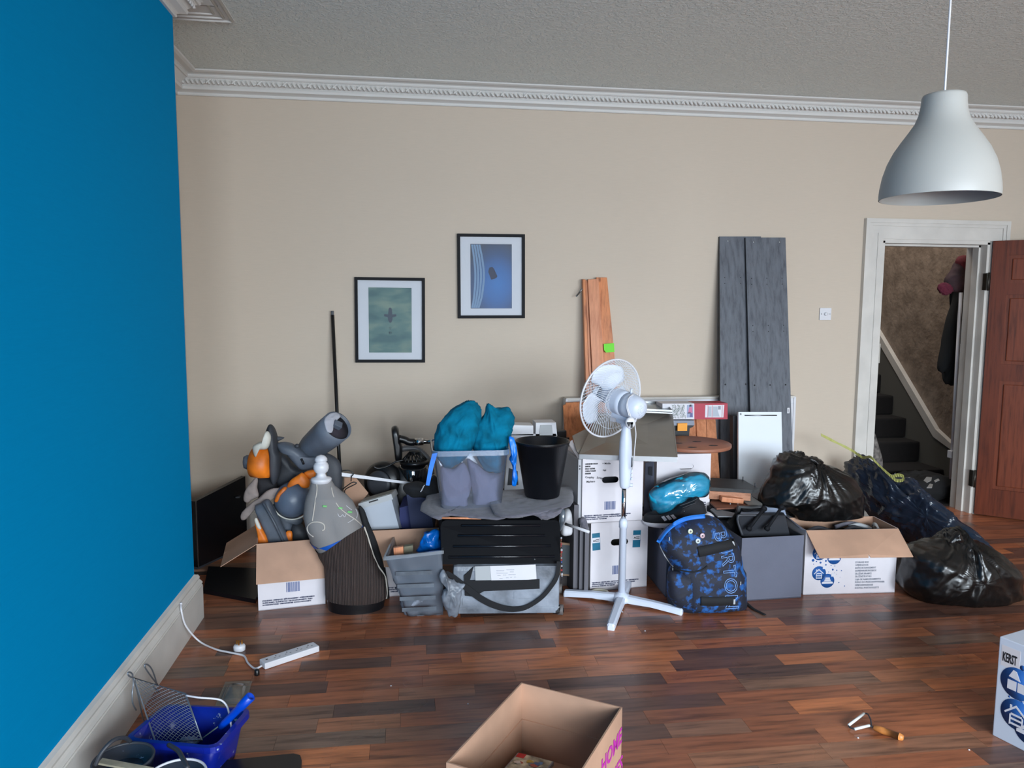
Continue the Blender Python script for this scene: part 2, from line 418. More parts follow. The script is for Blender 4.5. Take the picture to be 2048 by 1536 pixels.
def leafmesh():
    q = MB()
    for k in range(5):
        x0 = -.06 + k * .028; 
        pts = [V((x0, 0, -.022)), V((x0 + .008, .008, -.008)), V((x0 + .02, .012, .008)), V((x0 + .036, .006, .02))]
        q.tube(smooth(pts, 3, False), [.004 + .006 * math.sin(PI * (i + 1) / 11) for i in range(10)], 5)
    q.tube(smooth([V((-.07, .004, -.02)), V((-.04, .014, .018)), V((.01, .01, .022)), V((.05, .016, 0)), V((.072, .004, -.02))], 4, False), .006, 5)
    return q
lm = leafmesh(); leaf0 = None
def leaf(x, y, rz):
    global leaf0
    if leaf0 is None:
        leaf0 = lm.build('leaf_moulding', CPM, fix=True, loc=(0, 0, 0)); o = leaf0
    else: o = leaf0.copy(); COL.objects.link(o)
    o.parent = cor; o.location = (x, y, 2.868); o.rotation_euler = (math.radians(45), 0, rz)
    o.rotation_mode = 'XYZ'
xx = -1.30
while xx < 5.0: leaf(xx, 4.932, PI); xx += .15
yy = 2.3
while yy < 3.7: leaf(-.977, yy, PI / 2 + PI); yy += .15
SP = [(0, 0), (.03, 0), (.03, .165), (.026, .17), (.03, .178), (.024, .19), (.018, .198), (.02, .208), (.014, .222), (.006, .225), (0, .228)]
sk = MB(); sweep(sk, [(-1.045, -3.2), (-1.045, 3.67), (-1.42, 3.67), (-1.42, 5.0), (3.17, 5.0)], SP)
sk.span((-1.0149, 1.0, .1649), (-1.0125, 3.69, .1665))
st(sk, 'baseboard_left', TRIM)
sk = MB(); sweep(sk, [(4.29, 5.0), (5.2, 5.0), (5.2, -3.2)], SP); st(sk, 'baseboard_right', TRIM)
# ---------------- door frame, open door ----------------
df = MB()
def arch(x0, x1, z1, y0=4.965):
    for k, (i, t) in enumerate(((0, .035), (.018, .028), (.05, .02), (.095, .014), (.125, .02))):
        df.span((x0 + i, 5.0 - t, 0), (x1 - i if False else x0 + i + .03 if k < 4 else x0 + .14, 5.0, z1))
steps_ = [(0, .028, .034), (.028, .05, .026), (.05, .1, .018), (.1, .14, .023)]
for a, b_, t in steps_:
    df.span((3.17 + a, 5 - t, 0), (3.17 + b_, 5.0, 2.152 - b_)); df.span((4.29 - b_, 5 - t, 0), (4.29 - a, 5.0, 2.152 - b_))
    df.span((3.17 + a, 5 - t, 2.152 - b_), (4.29 - a, 5.0, 2.152 - a))
df.span((3.310, 4.985, 0), (3.33, 5.19, 2.0)); df.span((4.13, 4.985, 0), (4.15, 5.19, 2.0)); df.span((3.31, 4.985, 1.985), (4.15, 5.19, 2.012))
df.span((3.33, 5.03, 0), (3.345, 5.09, 1.985)); df.span((4.115, 5.05, 0), (4.13, 5.11, 1.985)); df.span((3.33, 5.05, 1.97), (4.13, 5.11, 1.985))
frame = st(df, 'trim_2', TRIM)
q = MB(); q.span((3.345, 5.005, 1.13), (3.352, 5.03, 1.27)); q.build('strike_plate', M('cream_metal', (190, 186, 176), .4), frame)
for z in (.27, 1.72):
    q = MB(); q.span((4.122, 4.965, z - .06), (4.131, 5.0, z + .06)); q.tube([(4.135, 4.958, z - .065), (4.135, 4.958, z + .065)], .007); q.build('hinge', M('dark_hinge', (70, 66, 60), .4, .8), frame)
DW = woodmat('brown_door_wood', (98, 46, 28), (68, 30, 18), (1, 1, 12), .4)
dd = V((.756, -.655, 0)); ang = math.atan2(dd.y, dd.x)
door = bpy.data.objects.new('door_1', None); COL.objects.link(door); door.location = (4.148, 4.955, .006); door.rotation_euler = (0, 0, ang); door['kind'] = 'structure'
DM = Matrix.Translation(V((4.148, 4.955, .006))) @ Matrix.Rotation(ang, 4, 'Z')
q = MB(DM); H_ = 2.004
for a, b_ in (((0, 0), (.1, H_)), ((.66, 0), (.76, H_)), ((.1, 0), (.66, .2)), ((.1, 1.0), (.66, 1.12)), ((.1, 1.62), (.66, 1.70)), ((.1, 1.9), (.66, H_)), ((.34, .2), (.42, 1.0)), ((.34, 1.12), (.42, 1.62)), ((.34, 1.70), (.42, 1.9))):
    q.span((a[0], 0, a[1]), (b_[0], .04, b_[1]))
q.build('door_leaf', DW, door)
for x0, x1 in ((.1, .34), (.42, .66)):
    for z0, z1 in ((.2, 1.0), (1.12, 1.62), (1.70, 1.9)):
        q = MB(DM); q.span((x0, .012, z0), (x1, .028, z1)); q.box(((x0 + x1) / 2, .012, (z0 + z1) / 2), (x1 - x0 - .05, .02, z1 - z0 - .05), bev=.006); q.build('door_panel', woodmat('door_panel_wood', (110, 54, 34), (78, 36, 22), (1, 1, 12), .4), door)
for hz, mt in ((1.0, BRASS),):
    q = MB(DM); q.box((.70, -.004, 1.0), (.04, .008, .16), bev=.003); q.tube([(.70, -.008, 1.02), (.70, -.045, 1.02), (.685, -.05, 1.02), (.6, -.05, 1.022)], .008); q.build('door_handle', mt, door)
# ---------------- radiator on the back wall ----------------
rt = thing('radiator', 'long white panel radiator on the back wall behind the heap', 'radiator', (1.83, 4.93, .12))
q = MB(); q.span((1.03, 4.90, .14), (2.655, 4.925, .90), bev=.006); q.span((1.03, 4.95, .14), (2.655, 4.975, .90), bev=.006)
k = 1.06
while k < 2.63: q.span((k, 4.893, .18), (k + .022, 4.902, .86), bev=.004); k += .04
q.build('radiator_panel', WHITE, rt)
q = MB(); q.span((1.025, 4.895, .895), (2.66, 4.98, .912), bev=.004); q.build('radiator_grille', TRIM, rt)
for x in (1.03, 2.655):
    q = MB(); q.span((x - .008, 4.892, .14), (x + .008, 4.978, .905), bev=.003); q.build('end_panel', WHITE, rt)
for x in (1.2, 2.5): q = MB(); q.tube([(x, 4.94, .14), (x, 4.94, 0)], .008); q.build('pipe', TRIM, rt)
# ---------------- hall behind the door ----------------
m, nt, b = newmat('hall_paper'); v = pos(nt)
nt.links.new(ramp(nt, nz(nt, v, 9, 5), [(.35, rgb((120, 106, 94))), (.65, rgb((150, 134, 120)))]), b.inputs['Base Color']); bump(nt, b, nz(nt, v, 30, 4), .6, .01); b.inputs['Roughness'].default_value = .6
q = MB(); q.span((4.475, 5.17, 0), (4.7, 9.6, 5.0)); st(q, 'wall_hall_right', m)
q = MB(); q.span((3.0, 5.17, 0), (3.3, 9.6, 5.0)); st(q, 'wall_hall_left', m)
q = MB(); q.span((3.0, 9.6, 0), (4.7, 9.8, 5.0)); st(q, 'wall_hall_end', m)
q = MB(); q.span((3.0, 5.17, 5.0), (4.7, 9.8, 5.1)); st(q, 'ceiling_hall', m)
q = MB(); q.span((3.0, 5.0, 2.92), (4.7, 5.17, 5.0)); st(q, 'wall_hall_front', m)
CARP = M('dark_brown_carpet', (18, 13, 12), 1, bmp=(400, .8), var=(40, .2))
q = MB(); q.span((3.3, 5.19, -.012), (4.475, 5.78, .004)); st(q, 'floor_hall', CARP)
sr = bpy.data.objects.new('staircase', None); COL.objects.link(sr); sr.location = (3.87, 5.8, 0); sr['kind'] = 'structure'
y0 = 5.785
for k in range(10):
    q = MB(); z = .18 * (k + 1); yk = y0 + .2 * k - (.12 if k == 0 else 0)
    q.span((3.31, yk, z - .18 if k else 0), (4.44, y0 + .2 * (k + 1) + .04, z), bev=.018); q.build('stair_step', CARP, sr)
q = MB()
q.slab([(4.44, 5.6, 0), (4.44, 5.6, .36), (4.44, 5.82, .43), (4.44, 8.2, 2.62), (4.44, 8.2, 2.0), (4.44, 6.2, 0)], .034, (1, 0, 0)); q.build('stringer', M('hall_skirting', (98, 96, 90), .6), sr)
q = MB(); q.slab([(4.432, 5.17, .36), (4.432, 5.6, .36), (4.432, 5.82, .43), (4.432, 8.2, 2.62), (4.432, 8.2, 2.71), (4.432, 5.80, .50), (4.432, 5.58, .40), (4.432, 5.17, .40)], .042, (1, 0, 0)); q.build('stringer_cap', TRIM, sr)
q = MB(); q.span((4.445, 5.19, 0), (4.474, 5.6, .38)); st(q, 'baseboard_hall', TRIM)
# ---------------- pendant lamp ----------------
tilt = V((.035, .0, 1)).normalized(); LB = P(1876, 397, 1.81)
lt = thing('pendant_lamp', 'white bell-shaped pendant lamp hanging on a thin white cord', 'lamp', LB)
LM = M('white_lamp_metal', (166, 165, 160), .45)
pr = [(.139, 0), (.1395, .012), (.138, .03), (.133, .06), (.124, .09), (.110, .12), (.094, .145), (.078, .168), (.064, .190), (.056, .212), (.0525, .235), (.0515, .252), (.049, .258)]
inn = [(r - .002, h) for r, h in reversed(pr)]
AXL = V((0, 0, 1))
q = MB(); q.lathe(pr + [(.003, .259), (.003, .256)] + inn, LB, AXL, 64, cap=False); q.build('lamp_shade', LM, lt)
top = LB + AXL * .258
q = MB(); q.tube([top - AXL * .05, top + V((0, 0, .05)), V((top.x, top.y, 2.9))], .0028, 8); q.build('cord', WHITE, lt)
q = MB(); q.lathe([(.02, -.06), (.022, -.02), (.018, 0)], top, AXL, 20); q.build('lamp_holder', WHITE, lt)
q = MB(); q.lathe([(.004, -.14), (.02, -.13), (.03, -.105), (.026, -.08), (.014, -.06)], top, AXL, 20); q.build('bulb', M('unlit_bulb', (235, 235, 228), .2), lt)
q = MB(); q.lathe([(.05, 0), (.05, -.01), (.02, -.03), (.004, -.032)], (top.x, top.y, 2.919), (0, 0, 1), 24); q.build('ceiling_rose', WHITE, lt)
# ---------------- light switch ----------------
a = P(1649.5, 628, 5.0); t = thing('light_switch', 'white square dimmer switch on the beige wall beside the door', 'switch', (a.x, 4.995, a.z - .042))
q = MB(); q.box((a.x, 4.994, a.z), (.086, .012, .086), bev=.003); q.build('switch_plate', WHITE, t)
q = MB(); q.lathe([(.013, .0), (.012, .014), (.004, .015)], (a.x, 4.989, a.z), (0, -1, 0), 20); q.build('dimmer_knob', WHITE, t)
for dx in (-.032, .032): q = MB(); q.lathe([(.0035, 0), (.003, .002)], (a.x + dx, 4.988, a.z), (0, -1, 0), 10); q.build('screw', STEEL, t)
# ---------------- framed pictures ----------------
def picture(name, label, c, draw, cat='picture'):
    Y = 4.985; tl, tr, br, bl = [P(x, y, Y) for x, y in c]
    ctr = (tl + tr + br + bl) / 4; ex = ((tr - tl) + (br - bl)) / 2; ez = ((tl - bl) + (tr - br)) / 2; wd, ht = ex.length, ez.length
    t = thing(name, label, cat, (ctr.x, 4.99, ctr.z - ht / 2)); R = math.atan2(ex.z, ex.x)
    MX = Matrix.Translation(V((ctr.x, 0, ctr.z))) @ Matrix.Rotation(-R, 4, 'Y')
    fw = .019
    q = MB(MX); w2, h2 = wd / 2, ht / 2
    for s in (-1, 1):
        q.span((s * w2, 4.972, -h2), (s * (w2 - fw), 4.999, h2), bev=.0015); q.span((-w2 + fw, 4.972, s * h2), (w2 - fw, 4.999, s * (h2 - fw)), bev=.0015)
    q.build('picture_frame', M('black_frame', (22, 23, 27), .6, spec=.15), t)
    q = MB(MX); iw, ih = w2 - fw, h2 - fw; aw, ah = w2 * .615, h2 * .765; y1 = 4.990
    for s in (-1, 1): q.span((s * iw, y1, -ih), (s * aw, y1 + .003, ih)); q.span((-aw, y1, s * ih), (aw, y1 + .003, s * ah))
    q.build('mount', M('white_mount', (206, 208, 214), .7), t)
    draw(MX, aw, ah, t)
    q = MB(MX); q.span((-iw, 4.982, -ih), (iw, 4.9835, ih)); q.build('glass', GLASS, t)
    return t
def art_teal(MX, aw, ah, t):
    m, nt, b = newmat('teal_cloud_print'); v = pos(nt, (1, 1, 2.6)); f = nz(nt, v, 3.6, 4)
    nt.links.new(ramp(nt, f, [(.4, rgb((66, 100, 102))), (.5, rgb((86, 118, 114))), (.62, rgb((118, 138, 124)))]), b.inputs['Base Color']); b.inputs['Roughness'].default_value = .6
    q = MB(MX); q.span((-aw, 4.9935, -ah), (aw, 4.996, ah)); pr_ = q.build('print', m, t)
    D = M('dark_grey_print', (58, 68, 82), .6)
    q = MB(MX); y = 4.9925
    out = [(0, .075), (.010, .068), (.013, .04), (.013, .03), (.038, .032), (.04, .018), (.026, .014), (.016, .012), (.014, -.005), (.008, -.02), (0, -.026), (-.008, -.02), (-.014, -.005), (-.016, .012), (-.026, .014), (-.04, .018), (-.038, .032), (-.013, .03), (-.013, .04), (-.010, .068)]
    q.slab([(x, y, z + .008) for x, z in out][::-1], .0008, (0, 1, 0)); q.build('aircraft_silhouette', D, pr_)
    ST = [[(.5, 1, .5, .88), (.1, .84, .9, .84), (.1, .84, .08, .66), (.9, .84, .88, .68), (.14, .52, .88, .52), (.52, .52, .52, .05), (.52, .05, .38, .12)],
          [(.02, .92, .44, .92), (.04, .8, .42, .8), (0, .68, .46, .68), (.23, 1, .23, .68), (.08, .58, .08, 0), (.08, .58, .4, .58), (.4, .58, .4, .04), (.08, .42, .4, .42), (.08, .27, .4, .27), (.64, 1, .54, .82), (.6, .9, .84, .9), (.84, .9, .76, .78), (.56, .74, .9, .74), (.9, .74, .9, .36), (.52, .55, 1, .55), (.56, .36, .9, .36), (.73, .74, .73, .04), (.73, .04, .62, .1)]]
    for k, ch in enumerate(ST):
        q = MB(MX)
        for a_, b_, c_, d_ in ch:
            A_, B_ = V((-.010 + a_ * .020, y, -.064 - k * .030 + b_ * .020)), V((-.010 + c_ * .020, y, -.064 - k * .030 + d_ * .020)); q.tube([A_, B_], .0007, 4)
        q.build('printed_character', D, pr_)
def art_blue(MX, aw, ah, t):
    m, nt, b = newmat('blue_swirl_print'); tc = pos(nt)
    g = nt.nodes.new('ShaderNodeVectorMath'); g.operation = 'LENGTH'
    mp = nt.nodes.new('ShaderNodeMapping'); mp.inputs['Location'].default_value = (-.04, 0, -.17); mp.inputs['Scale'].default_value = (1, 0, .75)
    tcc = nt.nodes.new('ShaderNodeTexCoord'); nt.links.new(tcc.outputs['Object'], mp.inputs[0]); nt.links.new(mp.outputs[0], g.inputs[0])
    nt.links.new(ramp(nt, g.outputs['Value'], [(.0, rgb((0, 104, 176))), (.08, rgb((0, 90, 158))), (.15, rgb((14, 62, 112))), (.22, rgb((34, 44, 66)))]), b.inputs['Base Color']); b.inputs['Roughness'].default_value = .5
    q = MB(MX); q.span((-aw, 4.9935, -ah), (aw, 4.996, ah)); pr_ = q.build('print', m, t)
    for k in range(4):
        q = MB(MX); pts = smooth([V((-aw + .012 + k * .016, 4.9928, ah - .004)), V((-aw + .026 + k * .018, 4.9928, ah * .5)), V((-aw + .032 + k * .019, 4.9928, 0)), V((-aw + .024 + k * .017, 4.9928, -ah * .6)), V((-aw + .010 + k * .014, 4.9928, -ah + .004))], 6, False)
        w_ = .0066
        vs = []; 
        for p in pts: vs += [p + V((-w_, 0, 0)), p + V((w_, 0, 0))]
        q.add(vs, [(2 * i, 2 * i + 1, 2 * i + 3, 2 * i + 2) for i in range(len(pts) - 1)]); q.build('pale_stripe', M('pale_blue_print', (112, 142, 174), .55), pr_)
    q = MB(MX); q.slab([(-.012, 4.9922, .058), (.008, 4.9922, .062), (.018, 4.9922, .052), (.042, 4.9922, .0), (.032, 4.9922, -.012), (.0, 4.9922, -.022), (-.02, 4.9922, .03)][::-1], .0008, (0, 1, 0)); q.build('dark_shape', M('dark_blue_print', (44, 50, 74), .6), pr_)
picture('framed_picture', 'black framed teal cloud print with small dark aircraft, lower left of the two pictures', [(709, 554), (849, 556), (851, 725), (711, 725)], art_teal)
picture('framed_picture', 'black framed deep blue print with tilted dark shape, upper right of the two pictures', [(913, 467), (1049, 469), (1050, 636), (917, 637)], art_blue)
# ---------------- leaning boards on the back wall ----------------
def board(tl, tr, bl, br, Yt, Yb, th, top_z=None):
    # tl,tr pixels at depth Yt, bottom pixels give floor points
    A, B = P(*tl, Yt), P(*tr, Yt); z = (A.z + B.z) / 2; A.z = B.z = z
    C_, D_ = V((F(*bl).x, Yb, 0)), V((F(*br).x, Yb, 0))
    return [C_, D_, B, A]
GW = woodmat('grey_oak_board', (96, 99, 106), (74, 77, 84), (1, 1, 12), .5)
GWE = M('dark_board_edge', (36, 38, 44), .6)
def greyboard(label, q4, th, holes, group='dark grey shelving boards'):
    t = thing('shelving_board', label, 'board', (q4[0] + q4[1]) / 2)
    n = (q4[1] - q4[0]).cross(q4[3] - q4[0]).normalized(); n = n if n.y > 0 else -n
    q = MB(); vs = [p for p in q4] + [p + n * th for p in q4]
    q.add(vs, [(0, 1, 2, 3), (7, 6, 5, 4), (0, 4, 5, 1), (1, 5, 6, 2), (2, 6, 7, 3), (3, 7, 4, 0)], [0, 1, 1, 1, 1, 1]); q.build('board_panel', [GW, GWE], t)
    for u, v_, mt, r in holes:
        p = q4[0].lerp(q4[1], u).lerp(q4[3].lerp(q4[2], u), v_); k = MB(); k.lathe([(r, .0), (r * .8, .0012)], p, -n, 10); k.build('peg_hole' if mt is INKB else 'screw_cap', mt, t)
    return t, n
def hl(row): return [(u, v_, INKB, .0035) for v_ in row for u in (.12, .5, .88)]
qb = [V((F(1512, 1074).x, 4.60, 0)), V((F(1593, 1074).x, 4.60, 0)), P(1571, 475, 4.96), P(1491, 475, 4.96)]
qb[0].y = qb[1].y = 4.60; qb[0].x = P(1508, 1000, 4.62).x; qb[1].x = P(1591, 1000, 4.62).x
tB, nB = greyboard('dark grey wood-effect board leaning on the wall, front right one of the pair', qb, .018, [(.2, .985, STEEL, .006), (.85, .985, STEEL, .006)] + hl([.86, .84, .70, .68]) + [(.12, .5, INKB, .006), (.5, .5, INKB, .006), (.88, .5, INKB, .006)])
qa = [V((P(1444, 1000, 4.66).x, 4.655, 0)), V((P(1530, 1000, 4.66).x, 4.655, 0)), P(1522, 473, 4.982), P(1439, 473, 4.982)]
greyboard('dark grey wood-effect board leaning on the wall, half hidden behind its twin', qa, .018, [(.2, .985, STEEL, .006)] + hl([.86, .84]) + [(.12, .5, INKB, .006), (.6, .5, INKB, .006)])
p = P(1576, 821, 4.75); q = MB(); q.box(p, (.018, .014, .038), bev=.003); q.box(p + V((0, -.01, 0)), (.008, .012, .02), bev=.002); q.build('cabinet_catch', WHITE, tB, label='small white plastic catch')
# white glossy panel
wp = [P(1477, 965, 4.35), P(1566, 962, 4.35), P(1563, 824, 4.45), P(1477, 824, 4.45)]
f = lambda a, b: a + (a - b) * (a.z / (b.z - a.z))
b0, b1 = f(wp[0], wp[3]), f(wp[1], wp[2]); b0.z = b1.z = 0
t = thing('drawer_front', 'glossy white cabinet front with slim handle leaning against the dark grey boards', 'panel', (b0 + b1) / 2)
q4 = [b0, b1, wp[2], wp[3]]; n = (q4[1] - q4[0]).cross(q4[3] - q4[0]).normalized(); n = n if n.y > 0 else -n
q = MB(); vs = q4 + [p + n * .018 for p in q4]
q.add(vs, [(0, 1, 2, 3), (7, 6, 5, 4), (0, 4, 5, 1), (1, 5, 6, 2), (2, 6, 7, 3), (3, 7, 4, 0)], [0, 0, 0, 0, 0, 0]); q.build('front_panel', M('gloss_white', (225, 230, 236), .12, coat=.6, bmp=(6, .15, .004)), t)
vv = (q4[3] - q4[0]).length; g = lambda u, v_: q4[0].lerp(q4[1], u).lerp(q4[3].lerp(q4[2], u), v_)
q = MB(); q.tube([g(.14, .975) - n * .004, g(.88, .975) - n * .004], .004, 8); q.build('slim_handle', STEEL, t)
q = MB(); q.lathe([(.006, 0), (.005, .002)], g(.05, .985), -n, 10); q.build('screw', STEEL, t)
q = MB(); a = P(1466, 832, 4.50); b = P(1477, 832, 4.50); q.slab([V((a.x, 4.42, 0)), V((b.x, 4.42, 0)), V((b.x, 4.50, b.z)), V((a.x, 4.50, a.z))], .05, (0, 1, 0))
q.build('side_panel', GWE, cat='panel', label='narrow dark board upright beside the glossy white cabinet front')
# pine planks, left bundle
def plank(nm, label, tl, tr, br, bl, Yt, Yb, th, mt, group=None, floorz=0):
    A, B = P(*tl, Yt), P(*tr, Yt); C_, D_ = P(*br, Yb), P(*bl, Yb)
    up1 = (A - D_); up2 = (B - C_)
    D0 = D_ - up1 * ((D_.z - floorz) / up1.z); C0 = C_ - up2 * ((C_.z - floorz) / up2.z)
    return MB().slab([D0, C0, B, A], th, V((0, 1, .1))).build(nm, mt, cat='plank', label=label, group=group)
plank('timber_plank', 'tall pale pine plank in the middle of the bundle left of the fan', (1176, 559), (1197, 558), (1208, 730), (1184, 725), 4.93, 4.86, .02, PINE2)
plank('timber_plank', 'tall orange pine plank on the right of the bundle, with green tape', (1193, 555), (1214, 555), (1229, 712), (1207, 718), 4.955, 4.885, .02, PINE)
plank('timber_plank', 'narrow reddish pine strip at the left edge of the tall bundle', (1166, 559), (1171, 559), (1177, 730), (1171, 730), 4.94, 4.87, .04, PINE)
plank('timber_plank', 'thin pine strip second from the left in the tall bundle', (1171.5, 561), (1175, 561), (1182, 730), (1178, 730), 4.95, 4.88, .03, PINE2)
q = MB(); pts = [P(1207.5, 688, 4.868), P(1228, 686, 4.868), P(1229, 704, 4.862), P(1212, 705, 4.862), P(1208, 700, 4.862)]; q.slab(pts, .001, (0, 1, 0)); q.build('green_tape', M('green_tape', (110, 214, 40), .6), cat='tape', label='bright green tape stuck on the orange pine plank')
q = MB(); a = P(1165, 577, 4.92); b = P(1153, 592, 4.95); q.tube([a, b], .006, 4, sx=.3); q.lathe([(.006, 0), (.006, .003)], b, (0, -1, 0), 10); q.build('corner_bracket', STEEL, cat='bracket', label='small steel bracket sticking out of the tall pine bundle')
plank('timber_board', 'wide reddish pine board standing behind the boxes left of the fan', (1132, 806), (1172, 804), (1176, 900), (1136, 900), 4.82, 4.72, .022, PINE)
plank('timber_plank', 'narrow pine post standing at the left edge of the wide pine board', (1126.5, 812), (1133, 808), (1137, 900), (1131, 900), 4.79, 4.69, .02, PINE)
for k, (a, b, c, d) in enumerate([((1374, 840), (1391, 840), (1392, 880), (1377, 880)), ((1393, 838), (1411.5, 838), (1413.5, 880), (1394.5, 880)), ((1412.5, 838), (1431, 838), (1434, 880), (1414.5, 880))]):
    plank('timber_plank', ['left', 'middle', 'right'][k] + ' one of the three pine slats standing behind the round brown disc', a, b, c, d, 4.72 - (k % 2) * .012, 4.62 - (k % 2) * .012, .02, PINE2)
# thin black pole
q = MB(); a = P(665, 630, 4.975); b = P(678, 912, 4.82); b2 = b + (b - a) * (b.z / (a.z - b.z)); q.tube([b2 + V((0, 0, .002)), a], .0115, 10)
pt_ = thing('black_pole', 'tall thin black pole leaning on the wall behind the costume pieces', 'pole', b2)
q.build('pole', BLACK, pt_); q = MB(); q.box(a + V((0, 0, .012)), (.018, .02, .03), bev=.003); q.build('end_cap', DGREY, pt_)
# flat panels in the alcove
q = MB(); tl, tr, bl = P(391, 1003, 4.36), None, F(400, 1132)
A = F(402, 1131); B_ = F(524, 1083); zt = .415; A2_ = V((A.x - .02, A.y - .02, zt)); B2_ = P(490.5, 953, 4.74); 
t = thing('monitor', 'large black flat screen standing in the corner behind the blue wall', 'monitor', (A + B_) / 2)
A.z = B_.z = .012
C0_ = P(391, 1003, 4.40); D0_ = P(490.5, 952.5, 4.80)
dirx = (D0_ - C0_); dirx.z = 0; lo = V((C0_.x, C0_.y, .012)); lo2 = V((D0_.x, D0_.y, .012)); zt = (C0_.z + D0_.z) / 2
nn = V((-dirx.y, dirx.x, 0)).normalized()
q.slab([lo, lo2, V((D0_.x, D0_.y, D0_.z)), C0_], .03, nn); q.build('screen_panel', BLKS, t)
q = MB(); q.slab([lo - nn * .002 + V((0, 0, 0)), lo.lerp(lo2, .015) - nn * .002, C0_.lerp(D0_, .015) - nn * .002, C0_ - nn * .002], .004, nn); q.build('silver_edge', STEEL, t)
q = MB(); c = C0_.lerp(D0_, .82) * .76 + lo.lerp(lo2, .82) * .24; q.box(c - nn * .001, (.03, .03, .008)); q.build('maker_mark', DGREY, t)
q = MB(); q.slab([lo, lo2, lo2 - V((0, 0, .012)), lo - V((0, 0, .012))], .03, nn); q.build('base', DGREY, t)
q = MB(); q.slab([F(407, 1187), F(511, 1207), V((-.80, 4.30, 0)), F(417, 1140)], .022, (0, 0, 1)); q.build('flat_panel', BLKS, cat='panel', label='black flat panel lying on the floor left of the open box')
# ---------------- cardboard boxes ----------------
class Frame:
    def __init__(s, A, B, h, d, lean=0):
        A, B = V(A), V(B); s.o = A.copy(); x = (B - A); x.z = 0; s.w = x.length; s.x = x.normalized(); s.y = V((-s.x.y, s.x.x, 0)); s.h = h; s.d = d
        s.M = Matrix((( s.x.x, s.y.x, 0, A.x), (s.x.y, s.y.y, 0, A.y), (0, 0, 1, A.z), (0, 0, 0, 1)))
    def p(s, u, v, z): return s.M @ V((u, v, z))
def boxwalls(fr, t, mo, mi_, parent, name='box_wall', base=True, hole=None):
    w, d, h = fr.w, fr.d, fr.h
    q = MB(fr.M)
    q.hexa([(0, 0, 0), (w, 0, 0), (w, d, 0), (0, d, 0), (0, 0, t), (w, 0, t), (w, d, t), (0, d, t)], 0)
    if hole:
        hx, hz, hw, hh = hole
        for a, b in (((0, 0), (hx - hw, h)), ((hx + hw, 0), (w, h)), ((hx - hw, 0), (hx + hw, hz - hh)), ((hx - hw, hz + hh), (hx + hw, h))):
            q.span((a[0], 0, a[1]), (b[0], t, b[1]))
        for sx in (-1, 1):
            for sz in (-1, 1):
                q.add([(hx + sx * hw, 0, hz + sz * hh), (hx + sx * (hw - hh), 0, hz + sz * hh), (hx + sx * (hw - hh * .3), 0, hz + sz * hh * .7), (hx + sx * hw, 0, hz)], [(0, 1, 2, 3)])
    else: q.hexa([(0, 0, 0), (w, 0, 0), (w, t, 0), (0, t, 0), (0, 0, h), (w, 0, h), (w, t, h), (0, t, h)], [0, 1, 0, 0, 1, 0])
    q.hexa([(0, d - t, 0), (w, d - t, 0), (w, d, 0), (0, d, 0), (0, d - t, h), (w, d - t, h), (w, d, h), (0, d, h)], [0, 1, 1, 0, 0, 0])
    q.hexa([(0, t, 0), (t, t, 0), (t, d - t, 0), (0, d - t, 0), (0, t, h), (t, t, h), (t, d - t, h), (0, d - t, h)], [0, 1, 0, 1, 0, 0])
    q.hexa([(w - t, t, 0), (w, t, 0), (w, d - t, 0), (w - t, d - t, 0), (w - t, t, h), (w, t, h), (w, d - t, h), (w - t, d - t, h)], [0, 1, 0, 0, 0, 1])
    return q.build(name, [mo, mi_], parent)
def flap(pts, parent, top, bot=None, t=.003, name='flap', n=None):
    q = MB(); q.slab(pts, t, n, 0, 1 if bot else None); return q.build(name, [top, bot] if bot else top, parent)
def lines(fr, parent, rows, z0, dz, size, mat, x0=.02, y=-.0008, bold=.0006, sx=1):
    for k, s in enumerate(rows): txt(s, size, fr.p(x0, y, z0 - k * dz), fr.x, (0, 0, 1), mat, parent, bold=bold, name='printed_line', sx=sx)
def barcode(fr, parent, x, z, w, h, mat):
    q = MB(fr.M); random.seed(3); u = 0
    while u < w: k = random.choice([.0015, .003, .0045]); q.span((x + u, -.0012, z), (x + min(w, u + k), -.0002, z + h)); u += k + random.choice([.0012, .0025])
    q.build('barcode', mat, parent)
BLINK = M('barcode_blue', (92, 104, 146), .6)
STOR = ['STORAGE BOX · OPBERGDOOS · BOÎTE DE RANGEMENT · AUFBEWAHRUNGSBOX', 'ÚLOŽNÁ KRABICE · ÚLOŽNÉ ŠKATULE · CAJA DE ALMACENAMIENTO · PUDŁO', 'DO PRZECHOWYWANIA · OPBEVARINGSKASSE · SCATOLA PORTAOGGETTI']
MOVE = ['VERHUISDOOS · REMOVAL BOX · CARTON DE DÉMÉNAGEMENT · UMZUGSKARTON', 'STĚHOVACÍ KRABICE · CAJA DE MUDANZA · KARTON DO PRZEPROWADZEK', 'SCATOLA DA TRASLOCO · FLYTTEKASSE']
# left open box with costume pieces
frA = Frame(F(517, 1222), F(651, 1208), .344, .38)
t = thing('cardboard_box', 'open white storage box full of grey and orange costume pieces', 'box', frA.o + V((.15, .15, 0)))
boxwalls(frA, .004, WBOARD, CARD, t)
h = frA.h; w, d = frA.w, frA.d; p = frA.p
flap([p(0, -.002, h), p(w, -.002, h), p(w + .006, -.035, h - .195), p(-.006, -.035, h - .195)], t, CARD, WBOARD, .003, n=(0, 1, 0))
a_, b_ = P(*K1(236, 940), 4.08), P(*K1(195, 1130), 3.70); tn = P(*K1(218, 1015), 3.86)
a_ = p(0, d, h) + (b_ - p(0, 0, h)) * 1.0; tn = a_.lerp(b_, .48)
flap([p(0, d, h), p(0, 0, h), b_, tn.lerp(b_, .03), tn.lerp(p(0, .5 * d, h), .12), tn.lerp(a_, .03), a_], t, CARD, WBOARD, .003, n=(0, 0, -1))
